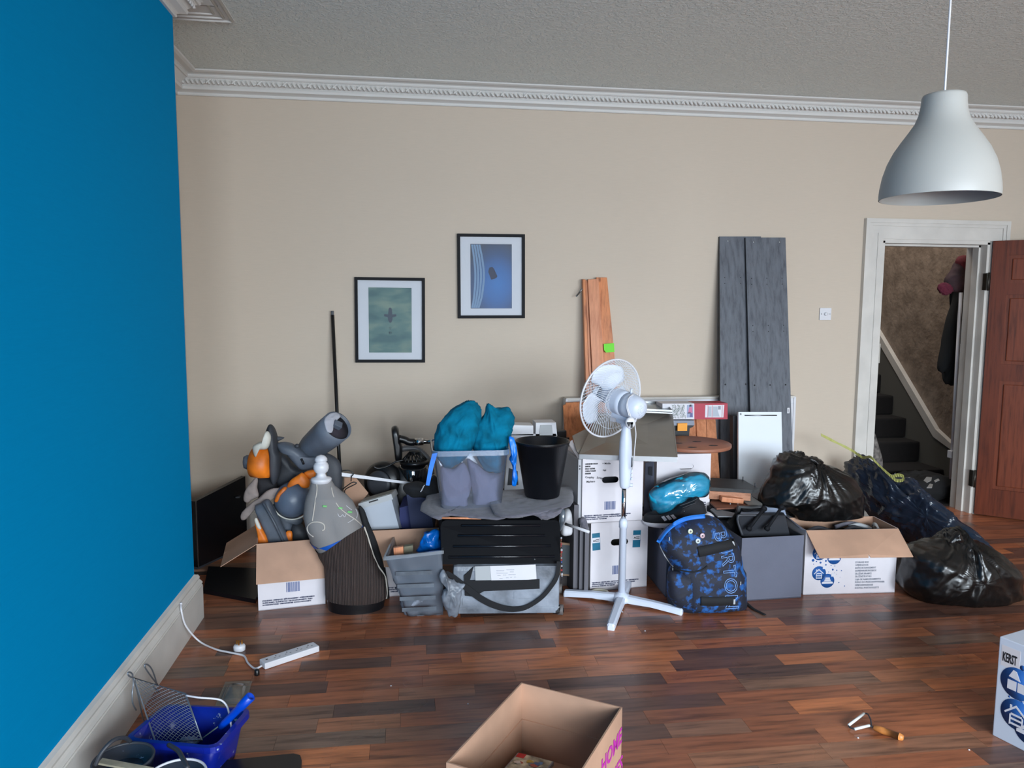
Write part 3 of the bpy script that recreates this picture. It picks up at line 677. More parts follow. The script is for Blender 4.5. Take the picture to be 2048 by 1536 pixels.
flap([p(0, d, h), p(w, d, h), p(w, d + .12, h + .04), p(0, d + .12, h + .04)], t, CARD, WBOARD, .003, n=(0, 0, -1))
flap([p(w, 0, h), p(w, d, h), p(w + .05, d, h - .16), p(w + .05, 0, h - .16)], t, CARD, WBOARD, .003, n=(0, 0, -1))
barcode(frA, t, w * .415, .083, w * .2, .05, BLINK); lines(frA, t, STOR, .046, .011, .0085, INK, .02, sx=.80)
# second storage box, behind
frB = Frame(F(735, 1196), F(885, 1187), .33, .36)
t2 = thing('cardboard_box', 'white and brown storage box standing behind the mannequin under the white bin', 'box', frB.o + V((.15, .15, 0)))
h2_ = P(760, 1061, frB.o.y).z; frB.h = h2_; boxwalls(frB, .004, WBOARD, CARD, t2); p = frB.p; w, d, h = frB.w, frB.d, frB.h
flap([p(0, -.002, h), p(w, -.002, h), p(w, -.025, h - .19), p(0, -.025, h - .19)], t2, CARD, WBOARD, .003, n=(0, 1, 0))
FA = [P(*A2(x, y), 4.06 + .0003 * (1200 - y)) for x, y in ((175, 1030), (185, 800), (330, 800), (492, 1000), (330, 1195), (250, 1160))]
flap(FA, t2, CARD, WBOARD, .003, n=(0, 1, 0))
lines(frB, t2, STOR, .046, .011, .0085, INK, .02, sx=.95)
q = MB(); q.tube(smooth([P(*A2(x, y), 4.0) for x, y in ((160, 950), (270, 870), (320, 860), (330, 880), (200, 950), (190, 1010))], 5, False), .003, 5); q.build('wire_loop', BLACK, cat='wire', label='thin black wire loop over the open brown flap')
q = MB(); q.tube(smooth([P(*A2(x, y), 4.02) for x, y in ((150, 715), (210, 708), (255, 715), (300, 750), (275, 790), (270, 850))], 5, False), .003, 5); q.build('wire_loop', BLACK, cat='wire', label='small black hook of wire above the brown flap')
# white stick across
q = MB(); a, b = P(*A2(150, 765), 4.02), P(*A2(1110, 885), 4.12); dr = (b - a).normalized(); q.slab([a + V((0, 0, -.008)), b + V((0, 0, -.006)), b + V((0, 0, .006)), a + V((0, 0, .012))], .004, (0, 1, 0)); q.build('plastic_strip', WHITE, cat='strip', label='long flat white plastic strip lying across the vacuum cleaner')
# white lidded bin
t = thing('storage_bin', 'small white lidded plastic bin standing tilted on the second box', 'bin', P(770, 1058, 4.05))
ft = [P(*A2(x, y), 3.96) for x, y in ((510, 1470), (885, 1452), (785, 1065), (400, 1180))]
off = P(*A2(955, 1435), 4.17) - ft[1]; off.y = .2; offt = P(*A2(848, 1000), 4.16) - ft[2]
q = MB(); q.hexa([ft[0], ft[1], ft[1] + off, ft[0] + off, ft[3], ft[2], ft[2] + offt, ft[3] + offt]); q.build('bin_body', M('bin_white', (168, 174, 184), .45), t)
up = (ft[3] - ft[0]).normalized(); rr = (ft[2] - ft[3]).normalized() * .008; L0 = [ft[3] - rr, ft[2] + rr, ft[2] + offt + rr, ft[3] + offt - rr]
fo = V((0, -.008, 0)); L0[0] += fo; L0[1] += fo
q = MB(); q.hexa([x + up * -.006 for x in L0] + [x + up * .024 for x in L0]); q.build('bin_lid', LGREY, t)
c = sum(L0, V()) / 4; q = MB(); q.hexa([c + (x - c) * .84 + up * .024 for x in L0] + [c + (x - c) * .84 + up * .027 for x in L0]); q.build('lid_inset', M('bin_inset', (138, 138, 132), .6), t)
m_ = L0[0].lerp(L0[1], .42) + up * .012; e = (L0[1] - L0[0]).normalized(); q = MB(); q.slab([m_ - e * .02, m_ + e * .03, m_ + e * .03 + up * .007, m_ - e * .02 + up * .007], .003, (0, -1, 0)); q.build('handle_slot', INKB, t)
# ---------------- vacuum cleaner ----------------
Yv = 4.38; t = thing('vacuum_cleaner', 'black cylinder vacuum cleaner with chrome tube behind the white bin', 'vacuum cleaner', V((P(830, 960, Yv).x, Yv, 0)))
A = lambda x, y, Y=Yv: P(*A2(x, y), Y)
q = MB(); q.lathe([(.03, -.07), (.10, -.06), (.118, -.02), (.118, .02), (.10, .05), (.03, .06)], A(690, 850), (-.35, -.93, .1), 36); q.build('wheel', BLACK, t)
q = MB(); q.lathe([(.075, 0), (.07, .012), (.05, .016)], A(680, 860) + V((-.02, -.07, .01)), (-.35, -.93, .1), 30); q.build('hub_cap', DGREY, t)
q = MB(); q.lathe([(.02, -.14), (.075, -.13), (.08, -.1), (.08, .02), (.07, .03)], A(1060, 700), (0, -.15, 1), 32); q.build('dust_canister', M('smoky_canister', (24, 25, 28), .08, coat=.8), t)
q = MB(); 
for k in range(18):
    th = 2 * PI * k / 18; c = A(1080, 590); q.tube([c + V((math.cos(th) * .03, math.sin(th) * .03 - .01, .055)), c + V((math.cos(th + .4) * .078, math.sin(th + .4) * .078, .0))], .004, 5)
q.lathe([(.085, -.01), (.088, 0), (.083, .012)], A(1080, 600), (0, 0, 1), 32); q.lathe([(.032, 0), (.032, .015)], A(1080, 600) + V((0, 0, .05)), (0, 0, 1), 20); q.build('cyclone_head', BLACK, t)
q = MB(); q.puff([A(560, 1300), A(570, 1000), A(800, 700), A(1000, 640), (A(1250, 700)), A(1300, 1000), A(1290, 1420), A(900, 1450)], .08, .12); q.build('vacuum_body', BLACK, t)
q = MB(); q.puff([A(785, 200), A(800, 150), A(850, 140), A(880, 190), A(895, 330), A(925, 400), A(920, 560), A(870, 600), A(835, 570), A(815, 420)], .06, .06, e=6, sm=4); q.build('floor_head', BLACK, t)
q = MB(); q.tube(smooth([A(880, 300), A(960, 320), A(1010, 345), A(1090, 348)], 4, False), [.022] * 12 + [.017], 12); q.build('neck', BLACK, t)
q = MB(); q.tube([A(1085, 345), A(1195, 340)], .022, 16); q.build('collar', CHROME, t)
q = MB(); q.tube([A(1190, 340), A(1500, 332)], .0145, 14); q.build('extension_tube', CHROME, t)
q = MB(); hp = smooth([A(900, 440, 4.45), A(1000, 425, 4.45), A(1120, 440, 4.45), A(1220, 520, 4.45), A(1280, 620, 4.44), A(1300, 760, 4.42)], 8, False); q.tube(hp, [.0165 + .002 * (i % 2) for i in range(len(hp))], 12); q.build('hose', M('grey_hose', (92, 92, 94), .45), t)
q = MB(); q.tube(smooth([A(560, 660, 4.3), A(620, 685, 4.3), A(740, 655, 4.3), A(840, 600, 4.3), A(940, 580, 4.3)], 4, False), .006, 6); q.build('cable', BLACK, t)
# dark blue box and dark lumps
q = MB(); fr = [P(*A2(x, y), 4.0) for x, y in ((1040, 1470), (1330, 1470), (1250, 1040), (980, 1020))]; ofs = V((.02, .2, .01)); q.hexa([fr[0], fr[1], fr[1] + ofs, fr[0] + ofs, fr[3], fr[2], fr[2] + ofs, fr[3] + ofs]); q.build('navy_box', M('navy_card', (22, 32, 66), .7), cat='box', label='dark navy box standing between the white bin and the grey cloth')
q = MB(); fr = [P(*A2(x, y), 4.06) for x, y in ((890, 1470), (1050, 1470), (1000, 1160), (890, 1190))]; q.hexa([fr[0], fr[1], fr[1] + ofs, fr[0] + ofs, fr[3], fr[2], fr[2] + ofs, fr[3] + ofs]); q.build('blue_folder', M('deep_blue', (22, 34, 92), .6), cat='folder', label='deep blue folder between white bin and navy box')
q = MB(); q.puff([P(*A2(x, y), 4.02) for x, y in ((950, 900), (1100, 860), (1230, 880), (1330, 780), (1400, 900), (1380, 1020), (1250, 1060), (1060, 1060), (980, 1010))], .05, .06, disp=wr(9, .01)); q.build('dark_bundle', BLKC, cat='bundle', label='black cloth bundle lying on top of the navy box')
q = MB(); c = P(*A2(1185, 940), 3.955); 
for k in range(3): q.box(c + V((.006 * (k - 1), 0, .012 * (k - 1))), (.016, .002, .004), Matrix.Rotation(-.9, 3, 'Y'))
q.build('white_marking', WPRINT, cat='label', label='small white zigzag marking on the black bundle')

# ---------------- dress-form mannequin ----------------
Ym = 3.74; rows = [(1468, 945, 1145), (1440, 910, 1210), (1400, 888, 1238), (1300, 873, 1252), (1200, 870, 1240), (1130, 866, 1195), (1050, 826, 1160), (960, 768, 1132), (880, 742, 1105), (800, 726, 1085), (720, 733, 1048), (680, 744, 1012), (640, 762, 958), (610, 770, 925), (575, 780, 905)]
def msec(y):
    for i in range(len(rows) - 1):
        a, b = rows[i], rows[i + 1]
        if b[0] <= y <= a[0]:
            g = (a[0] - y) / (a[0] - b[0]); g2 = g * g * (3 - 2 * g) * .5 + g * .5
            return a[1] + (b[1] - a[1]) * g2, a[2] + (b[2] - a[2]) * g2
    return rows[-1][1:] if y < rows[-1][0] else rows[0][1:]
def mp(y, th, ex=0.0):
    l, r = msec(y); L = P(*K1(l, y), Ym); R = P(*K1(r, y), Ym); c = (L + R) / 2; hw = (R - L).length / 2 + ex
    dep = hw * (.72 if y > 700 else .8); bust = .03 * math.exp(-((y - 860) / 90) ** 2) * max(0, -math.sin(th)) * abs(math.cos(th)) * 1.6
    return c + (R - L).normalized() * math.cos(th) * hw + V((0, math.sin(th) * dep - bust, 0))
mt = thing('mannequin', 'headless dress-form mannequin in grey top and dark corset leaning on the open box', 'mannequin', V((F(700, 1238).x, Ym, 0)))
TOP = M('grey_jersey', (128, 125, 124), .9, bmp=(200, .2)); PIPE = M('pale_piping', (186, 178, 168), .8)
def ytop(th): # corset top edge in crop pixels across the front
    return 945 - 70 * math.cos(th) + 22 * math.sin(2 * th)
def part(name, y0, y1, ex, mat, nu=48, nv=40, cap=True):
    q = MB(); q.grid(lambda u, v: mp((y0(2 * PI * u) if callable(y0) else y0) * (1 - v) + (y1(2 * PI * u) if callable(y1) else y1) * v, 2 * PI * u, ex), nu, nv, cu=True)
    if cap:
        n = nv; q.add([q.v[i * nv] for i in range(nu)], [tuple(range(nu))]); q.add([q.v[i * nv + nv - 1] for i in range(nu)], [tuple(range(nu))])
    return q.build(name, mat, mt)
part('fabric_torso', 1330, 575, 0, TOP)
part('stand_base', 1468, 1296, .002, BLACK)
m, nt, b = newmat('pleated_corset'); wv = nt.nodes.new('ShaderNodeTexWave'); wv.inputs['Scale'].default_value = 42; wv.inputs['Distortion'].default_value = 2.2; wv.inputs['Detail'].default_value = 3; wv.bands_direction = 'X'
nt.links.new(pos(nt, (1, .4, .22)), wv.inputs[0]); nt.links.new(ramp(nt, wv.outputs[0], [(.2, rgb((34, 25, 23))), (.8, rgb((70, 55, 50)))]), b.inputs['Base Color']); b.inputs['Roughness'].default_value = .8; bump(nt, b, wv.outputs[0], .7, .006)
part('corset', 1325, ytop, .006, m, 72, 50, False)
part('blue_band', lambda th: 1008 + 40 * math.cos(th), lambda th: 935 - 70 * math.cos(th), .003, M('blue_band', (0, 78, 168), .6), cap=False)
cap = P(*K1(840, 575), Ym); ax = (P(*K1(838, 420), Ym) - cap).normalized()
q = MB(); q.lathe([(.048, -.012), (.050, .0), (.051, .006), (.046, .011), (.028, .016), (.022, .026), (.021, .034), (.032, .043), (.0375, .058), (.037, .074), (.030, .086), (.0255, .089), (.0255, .092), (.031, .096), (.030, .108), (.020, .120), (.003, .126)], cap, ax, 32); q.build('neck_finial', WHITE, mt, label='white turned wooden finial')
def onf(pts, r, name, mat, flat=1, ex=.001):
    bm_ = MB(); bm_.grid(lambda u, v: mp(1330 * (1 - v) + 575 * v, 2 * PI * u, 0), 48, 60, cu=True); bv = bm_.bvh(); out = []
    for x, y in pts:
        d0 = ray(*K1(x, y)); hh = bv.ray_cast(EYE, d0.normalized())
        out.append((hh[0] if hh[0] else P(*K1(x, y), Ym - .05)) - d0.normalized() * ex)
    q = MB(); q.tube(smooth(out, 4, False), r, 6); return q.build(name, mat, mt)
onf([(808, 590), (812, 640), (800, 720), (790, 790), (782, 838)], .003, 'piping', PIPE)
onf([(905, 620), (915, 670), (945, 740), (1000, 790), (1060, 830), (1100, 868)], .003, 'piping', PIPE)
onf([(845, 900), (860, 890), (855, 860), (820, 845), (775, 850), (750, 880), (760, 915), (790, 940)], .0035, 'armhole_piping', PIPE)
q = MB(); q.tube(smooth([mp(y, .10, .008) for y in (880, 950, 1050, 1130, 1200, 1290, 1340)], 4, False), .0045, 6, sx=.6); q.build('side_ribbon', PIPE, mt)
for (x, y) in ((862, 743), (962, 755), (1022, 780)):
    onf([(x - 13, y), (x + 13, y + 2)], .0055, 'green_tape', M('soft_green_tape', (120, 190, 116), .7))
for pts in ([(945, 790), (958, 812), (975, 800)], [(975, 795), (990, 812), (1000, 790)], [(1010, 850), (1030, 838), (1050, 825)], [(1060, 760), (1072, 790), (1066, 820)], [(1000, 740), (1020, 756), (1036, 768)]): onf(pts, .0012, 'white_script', WPRINT)
# black cloth hanging behind the mannequin on its right
q = MB(); q.puff([P(*K1(x, y), 3.84) for x, y in ((1080, 760), (1110, 760), (1150, 860), (1200, 980), (1250, 1150), (1275, 1300), (1265, 1400), (1200, 1400), (1180, 1200), (1120, 1000))], .03, .03, disp=wr(14, .006)); q.build('black_garment', BLKC, cat='garment', label='black garment hanging down behind the mannequin on its right')

# ---------------- costume pieces ----------------
FOAM = M('grey_painted_foam', (86, 93, 104), .5, var=(5, .22), bmp=(30, .08)); FOAMD = M('dark_painted_foam', (52, 54, 60), .6, var=(6, .2))
ORNG = M('orange_painted_foam', (238, 122, 28), .5, var=(7, .22)); CREAM = M('cream_foam', (206, 202, 190), .6, var=(8, .1)); TAUPE = M('taupe_suede', (146, 132, 126), .95, var=(12, .12), bmp=(60, .3))
ec = P(*K1(945, 228), 3.93); sc_ = P(*K1(735, 405), 4.13); ax = (ec - sc_).normalized(); L = (ec - sc_).length; r = .082
t = thing('costume_arm_guard', 'grey foam tube-shaped costume arm guard pointing up to the right', 'costume', sc_)
q = MB(); q.lathe([(.055, 0), (.072, L * .25), (r, L * .7), (r, L), (r - .005, L), (r - .005, L - .02), (.001, L - .03)], sc_, ax, 40, cap=False); q.build('guard_tube', [FOAM], t)
q = MB(); q.lathe([(r - .006, 0), (.001, .002)], sc_ + ax * (L - .02), ax, 40); q.build('dark_lining', M('dark_lining', (46, 40, 48), .9), t)
u = ax.cross(V((0, 0, 1))).normalized(); vv = u.cross(ax)
if vv.z < 0: vv = -vv
q = MB(); q.puff([ec + u * a + vv * b for a, b in ((-.02, .075), (.03, .07), (.07, .03), (.075, -.02), (.05, -.03), (.02, .01), (-.01, .03), (-.04, .05))], .012, .012, disp=wr(18, .006), n=tuple(ax)); q.build('cloth_padding', M('pale_padding', (168, 168, 176), .95), t)
q = MB(); R3 = Matrix((u, vv, ax)).transposed(); q.box(ec + vv * .002 + u * .006 + ax * .006, (.045, .035, .03), R3 @ Matrix.Rotation(.6, 3, 'Z'), bev=.004); q.build('grey_block', FOAM, t)
q = MB(); q.lathe([(.012, 0), (.011, .006), (.004, .008)], P(*K1(685, 358), 3.98), (0, -1, .3), 16); q.build('rivet', FOAMD, t)
# shoulder piece
def foam(name, label, k, pts, Y, df, db, mat, e=3, sm=5, disp=None, cat='costume', parent=None, lab=None, sharp=.4):
    q = MB(); q.puff(WP(k, pts, Y), df, db, e=e, sm=sm, disp=disp, pw=.5)
    return q.build(name, mat, parent) if parent is not None else q.build(name, mat, cat=cat, label=label)
t = thing('costume_shoulder_guard', 'curved grey foam shoulder guard with slot below the arm tube', 'costume', P(*K1(700, 480), 4.05))
foam('guard_shell', None, K1, [(556, 345), (600, 332), (650, 342), (700, 372), (760, 420), (805, 432), (800, 490), (722, 512), (670, 470), (615, 410), (575, 392)], 4.02, .05, .05, FOAM, parent=t)
q = MB(); a = P(*K1(712, 440), 3.965); q.tube([a, a + V((.012, 0, -.03))], .006, 8); q.build('slot', INKB, t)
foam('costume_back_plate', 'dark curved foam plate standing behind the mannequin neck', K1, [(862, 405), (905, 415), (955, 455), (975, 520), (976, 620), (960, 700), (900, 900), (800, 980), (800, 800), (860, 620), (885, 520), (870, 450)], 4.05, .035, .05, FOAMD)
foam('costume_chest_plate', 'broad dark grey foam chest plate in the middle of the costume pile', K1, [(560, 395), (620, 420), (670, 480), (760, 510), (800, 500), (790, 560), (700, 560), (620, 620), (560, 620), (530, 560), (570, 470)], 4.10, .05, .06, FOAMD)
# lamp-like helmet
t = thing('costume_helmet', 'orange and cream foam costume helmet with a grey ear disc', 'costume', P(*K1(500, 550), 4.0))
c = P(*K1(460, 462), 4.0); q = MB(); q.lathe([(.06, -.048), (.083, -.045), (.088, 0), (.084, .045), (.05, .052)], c, (1, -.25, 0), 32, ell=(1, .85)); q.build('orange_drum', ORNG, t)
q = MB(); q.lathe([(.02, 0), (.036, .008), (.038, .03), (.03, .046), (.01, .05)], c + V((-.045, 0, .002)), (-1, -.1, 0), 24); q.build('ear_disc', FOAM, t)
foam('grey_crest', None, K1, [(500, 228), (525, 228), (548, 280), (562, 380), (578, 430), (572, 540), (540, 608), (515, 560), (512, 440), (500, 360), (480, 300)], 4.0, .05, .10, FOAMD, parent=t)
foam('cream_brow', None, K1, [(400, 370), (420, 345), (470, 328), (490, 340), (480, 275), (500, 266), (517, 300), (510, 350), (490, 378), (440, 385), (425, 425), (412, 420)], 3.94, .03, .05, CREAM, parent=t, sm=4)
foam('rear_fin', None, K1, [(548, 300), (575, 298), (606, 305), (570, 325), (555, 322)], 4.03, .008, .008, FOAMD, parent=t, sm=3)
foam('dark_neck', None, K1, [(425, 555), (520, 555), (560, 600), (550, 680), (440, 690), (430, 620)], 4.06, .04, .05, M('dark_neck', (28, 26, 30), .8), parent=t)
foam('suede_glove', 'taupe suede glove cuff hanging under the orange helmet', K1, [(420, 560), (435, 575), (430, 640), (440, 680), (400, 700), (370, 720), (345, 700), (350, 650), (385, 600)], 4.0, .02, .02, TAUPE, disp=wr(14, .004), cat='glove')
foam('suede_glove', 'long taupe suede glove lying diagonally across the costume pile', K1, [(578, 628), (560, 680), (500, 710), (440, 740), (385, 800), (350, 832), (325, 825), (335, 780), (380, 735), (440, 690), (500, 640)], 3.95, .02, .02, TAUPE, disp=wr(14, .004), cat='glove')
t = thing('costume_knee_guard', 'round grey foam knee guard with an orange rim', 'costume', P(*K1(650, 860), 3.95))
foam('guard_backing', None, K1, [(530, 735), (580, 740), (620, 800), (720, 820), (705, 860), (665, 855), (640, 920), (580, 930), (550, 850)], 3.98, .03, .05, FOAM, parent=t)
q = MB(); q.lathe([(.096, -.02), (.092, .0), (.082, .03), (.06, .055), (.03, .068), (.002, .072)], P(*K1(655, 705), 3.94), (.05, -1, .1), 40); q.build('knee_dome', M('blue_grey_foam', (92, 104, 122), .4, var=(5, .15)), t)
q = MB(); c = P(*K1(655, 705), 3.93); q.tube([c + V((math.cos(a) * .099, -.012, math.sin(a) * .099)) for a in [math.radians(195 + 165 * k / 20) for k in range(21)]], .004, 6); q.build('dome_rim', CREAM, t)
foam('orange_rim', None, K1, [(540, 710), (560, 660), (602, 620), (620, 632), (585, 670), (562, 715)], 3.90, .02, .03, ORNG, parent=t, sm=4)
foam('orange_rim', None, K1, [(622, 625), (640, 580), (690, 545), (722, 530), (765, 575), (760, 622), (720, 625), (690, 600)], 3.92, .025, .04, ORNG, parent=t, sm=4)
foam('orange_rim', None, K1, [(730, 528), (800, 512), (800, 555), (775, 575)], 3.94, .02, .03, ORNG, parent=t, sm=3)
t = thing('costume_shin_guard', 'long grey foam shin guard standing diagonally in the open box', 'costume', P(*K1(560, 1100), 3.9))
foam('shin_shell', None, K1, [(415, 760), (450, 725), (505, 700), (560, 800), (638, 965), (640, 1060), (520, 1060), (490, 930)], 3.90, .045, .03, FOAM, parent=t, e=5, sm=3)
q = MB(); q.tube([P(*K1(470, 725), 3.855), P(*K1(540, 850), 3.835), P(*K1(600, 975), 3.84)], .007, 8); q.build('shin_ridge', FOAM, t)
foam('costume_boot_top', 'orange and cream foam strip at the left edge of the open box', K1, [(412, 830), (430, 822), (455, 870), (500, 965), (500, 1020), (440, 1020), (432, 930)], 3.86, .02, .02, ORNG, sm=3)
q = MB(); q.puff(WP(K1, [(412, 832), (428, 820), (455, 880), (450, 892), (430, 880)], 3.845), .01, .012, sm=3); q.build('cream_tip', CREAM, cat='costume', label='small cream foam tip above the orange strip')
foam('costume_thigh_plate', 'dark grey foam plate with orange trim at the right inside the box', K1, [(655, 860), (700, 850), (750, 900), (770, 960), (770, 1050), (640, 1050), (640, 930)], 3.98, .04, .04, FOAMD, sm=3)
foam('costume_trim_piece', 'small orange foam trim at the back rim of the box', K1, [(612, 912), (652, 905), (655, 968), (655, 1000), (625, 1000)], 3.90, .015, .015, ORNG, sm=3)
# ---------------- rolling case with ribbed black lid ----------------
frC = Frame(F(905, 1237), F(1119, 1235), .277, .36)
t = thing('rolling_case', 'tape-covered rolling case with ribbed black lid and paper note', 'case', frC.p(.27, .18, 0))
p = frC.p; w = frC.w
BLKL = M('case_lid_black', (10, 11, 15), .6, spec=.08)
TAPE = M('silver_tape', (124, 130, 140), .42, var=(7, .3), bmp=(22, .6, .008)); TAPED = M('dark_tape', (98, 104, 112), .4, var=(9, .2), bmp=(22, .5, .006))
q = MB(frC.M); q.span((.0, 0, .02), (w, .36, .265), bev=.025); q.build('case_body', TAPE, t)
for k, (u0, z0, u1, z1, rot) in enumerate([(.03, .025, w - .02, .055, 0), (.05, .06, w - .06, .10, .02), (.30, .10, w - .03, .135, -.015), (.35, .20, w - .01, .262, 0)]):
    q = MB(frC.M); q.box(((u0 + u1) / 2, -.001, (z0 + z1) / 2), (u1 - u0, .003, z1 - z0), Matrix.Rotation(rot, 3, 'Y'), bev=.001); q.build('tape_strip', TAPE, t)
lid = [P(883, 1129, 3.52), P(1121, 1127, 3.50), P(1120, 1040, 3.60), P(881, 1040, 3.60)]
lb = [x + V((0, .30, .0)) for x in lid]
def rquad(a, b, c, d, u, v): return a.lerp(b, u).lerp(d.lerp(c, u), v)
q = MB(); pts = []
for (u, v) in ((0, 0), (1, 0), (1, .86), (.985, .96), (.955, 1), (.045, 1), (.015, .96), (0, .86)): pts.append(rquad(*lid, u, v))
q.slab(pts, .30, (0, 1, 0)); lidob = q.build('case_lid', BLKL, t)
nl = (lid[1] - lid[0]).cross(lid[3] - lid[0]).normalized(); nl = nl if nl.y < 0 else -nl
for k, (v, a, b) in enumerate([(.87, .17, .83), (.64, .14, .87), (.40, .10, .92), (.16, .06, .95)]):
    q = MB(); q.tube([rquad(*lid, a, v) + nl * .002, rquad(*lid, b, v) + nl * .002], .007, 8, sx=1); q.build('lid_rib', M('lid_gloss', (20, 21, 26), .18), lidob)
q = MB(); q.lathe([(.004, 0), (.003, .003)], rquad(*lid, .78, .10) + nl * .001, nl, 10); q.build('rivet', STEEL, t)
def onfront(x, y): 
    d = ray(x, y); n = frC.y; return EYE + d * ((frC.o - EYE).dot(n) / d.dot(n)) - n * .004
def decal(pts, name, mat, th=.0015, off=0, par=None): q = MB(); q.slab([onfront(*a) - frC.y * off for a in pts], th, frC.y); return q.build(name, mat, par or t)
note = decal([(980, 1131), (1071, 1128), (1073, 1157), (983, 1164)], 'paper_note', WPRINT, off=.004)
decal([(950, 1132), (981, 1131), (983, 1164), (951, 1164)], 'tape_patch', LGREY, off=.002)
for k, (y0, segs) in enumerate([(1140, [(993, 1008), (1013, 1028)]), (1145, [(993, 1015), (1020, 1027)]), (1150, [(995, 1001), (1006, 1012), (1017, 1031)]), (1156, [(999, 1005), (1012, 1017), (1020, 1024), (1028, 1032)])]):
    for a, b in segs:
        n = max(5, int((b - a) * 1.2)); q = MB(); q.tube([onfront(a + (b - a) * i / n, y0 - (a - 993) * .09 + (.9 if i % 2 else -.7) * (1 if k < 3 else .6)) - frC.y * .0045 for i in range(n + 1)], .0006, 4); q.build('handwriting', INKG, note)
decal([(940, 1160), (1079, 1158), (1079, 1176), (968, 1181), (948, 1192), (930, 1190), (928, 1150), (947, 1133)], 'carry_handle', BLKC, .012, off=.006)
q = MB(); sp = [(892, 1142), (905, 1150), (930, 1170), (960, 1193), (990, 1208), (1020, 1215), (1050, 1212), (1080, 1194), (1100, 1172), (1113, 1150), (1117, 1120)]
sm = smooth([onfront(*a) - frC.y * .016 for a in sp], 5, False); vs = []
for i, x in enumerate(sm):
    dr = (sm[min(i + 1, len(sm) - 1)] - sm[max(i - 1, 0)]).normalized(); up = dr.cross(-frC.y); up = up if up.z > 0 else -up; wd = .010 + .006 * math.sin(PI * min(1, i / len(sm) * 1.6))
    vs += [x - up * wd, x + up * wd]
q.add(vs, [(2 * i, 2 * i + 1, 2 * i + 3, 2 * i + 2) for i in range(len(sm) - 1)]); q.build('shoulder_strap', BLKC, t, thick=.003)
q = MB(); q.tube(smooth([onfront(890, 1140), onfront(888, 1152), onfront(892, 1165), onfront(888, 1178), onfront(894, 1172)], 4, False), .005, 7); q.build('strap_hook', BLACK, t)
for (x, y, Y) in ((1120, 1224, 3.52), (1118, 1193, 3.80)):
    c = P(x, y, Y); q = MB(); q.lathe([(.012, -.014), (.024, -.014), (.026, -.01), (.026, .01), (.024, .014), (.012, .014)], (c.x + .002, c.y, .0265), (1, -.3, 0), 24); q.build('wheel', M('wheel_rubber', (96, 90, 88), .6), t)
    q = MB(); q.lathe([(.012, -.017), (.012, .017)], (c.x + .002, c.y, .0265), (1, -.3, 0), 16); q.box((c.x - .022, c.y, .035), (.04, .05, .04), bev=.008); q.build('wheel_fork', BLACK, t)
# crumpled tape at the left corner of the case
q = MB(); q.puff([P(*K2(x, y), 3.50) for x, y in ((470, 1150), (500, 1200), (560, 1230), (600, 1250), (580, 1330), (560, 1450), (510, 1440), (480, 1380), (465, 1300), (490, 1250), (440, 1200))], .03, .03, disp=wr(16, .014), zmin=.002); q.build('crumpled_tape', TAPE, cat='tape', label='crumpled silver tape bunched at the left corner of the case')
# translucent taped tub
fl, fr_ = F(818, 1233), F(880, 1229); zt = P(775, 1112, 3.55).z
T4 = [P(771, 1113, 3.53), P(884, 1099, 3.53), P(884, 1062, 3.53), P(789, 1072, 3.53)]
T4 = [P(771, 1113, 3.54), P(884, 1100, 3.50), F(884, 1064, zt), F(789, 1073, zt)]
B4 = [F(815, 1233), F(886, 1230), F(886, 1230) + V((0, .22, 0)), F(815, 1233) + V((0, .22, 0))]
t = thing('storage_tub', 'clear plastic storage tub wrapped in silver tape left of the rolling case', 'tub', sum(B4, V()) / 4)
SHEER = clear('taped_plastic', (200, 206, 214), .6, (120, 128, 140), .1, .2)
q = MB(); Ti = [x + V((0, 0, 0)) for x in T4]
for a in range(4):
    b = (a + 1) % 4
    q.grid(lambda u, v, a=a, b=b: (B4[a].lerp(B4[b], u)).lerp(T4[a].lerp(T4[b], u), v) + V((noise.noise(V((u * 3, v * 5, a))) * .006, noise.noise(V((u * 4, v * 4, a + 9))) * .01, .002 if v == 0 else 0)), 14, 14)
q.add([x + V((0, 0, .002)) for x in B4], [(0, 1, 2, 3)]); q.build('tub_wall', SHEER, t, thick=.002)
c = sum(T4, V()) / 4; q = MB()
for a in range(4):
    b = (a + 1) % 4; A_, B__ = T4[a], T4[b]; o1 = c + (A_ - c) * 1.06; o2 = c + (B__ - c) * 1.06
    q.add([A_, B__, o2, o1, A_ - V((0, 0, .018)), B__ - V((0, 0, .018)), o2 - V((0, 0, .016)), o1 - V((0, 0, .016))], [(0, 1, 2, 3), (3, 2, 6, 7), (0, 4, 5, 1)])
q.build('tub_rim', CLEAR, t, thick=.002)
q = MB()
for (x0, y0, x1, y1) in ((165, 1190, 400, 1180), (175, 1270, 410, 1262), (190, 1350, 420, 1340), (205, 1420, 425, 1410)):
    a, b = P(*K2(x0, y0), 3.541), P(*K2(x1, y1), 3.512); q.slab([a, b, b + V((0, -.002, .02)), a + V((0, -.002, .02))], .001, (0, 1, 0))
q.build('tape_bands', TAPED, t, kind='stuff')
q = MB(); q.puff([P(*K2(x, y), 3.62) for x, y in ((170, 1180), (440, 1130), (450, 1420), (250, 1440), (190, 1300))], .04, .04, disp=wr(12, .02)); q.build('stuffing', M('grey_filling', (120, 126, 138), .8, var=(20, .4)), cat='bundle', label='grey bundle of cloth inside the clear tub')
q = MB(); q.puff([P(*K2(x, y), 3.66) for x, y in ((300, 1035), (330, 970), (350, 920), (400, 905), (438, 910), (450, 1015), (400, 1030))], .03, .03, disp=wr(20, .012)); q.build('blue_bag', M('blue_film', (0, 98, 188), .3, var=(12, .2)), cat='bag', label='crumpled bright blue plastic bag sticking out of the clear tub')
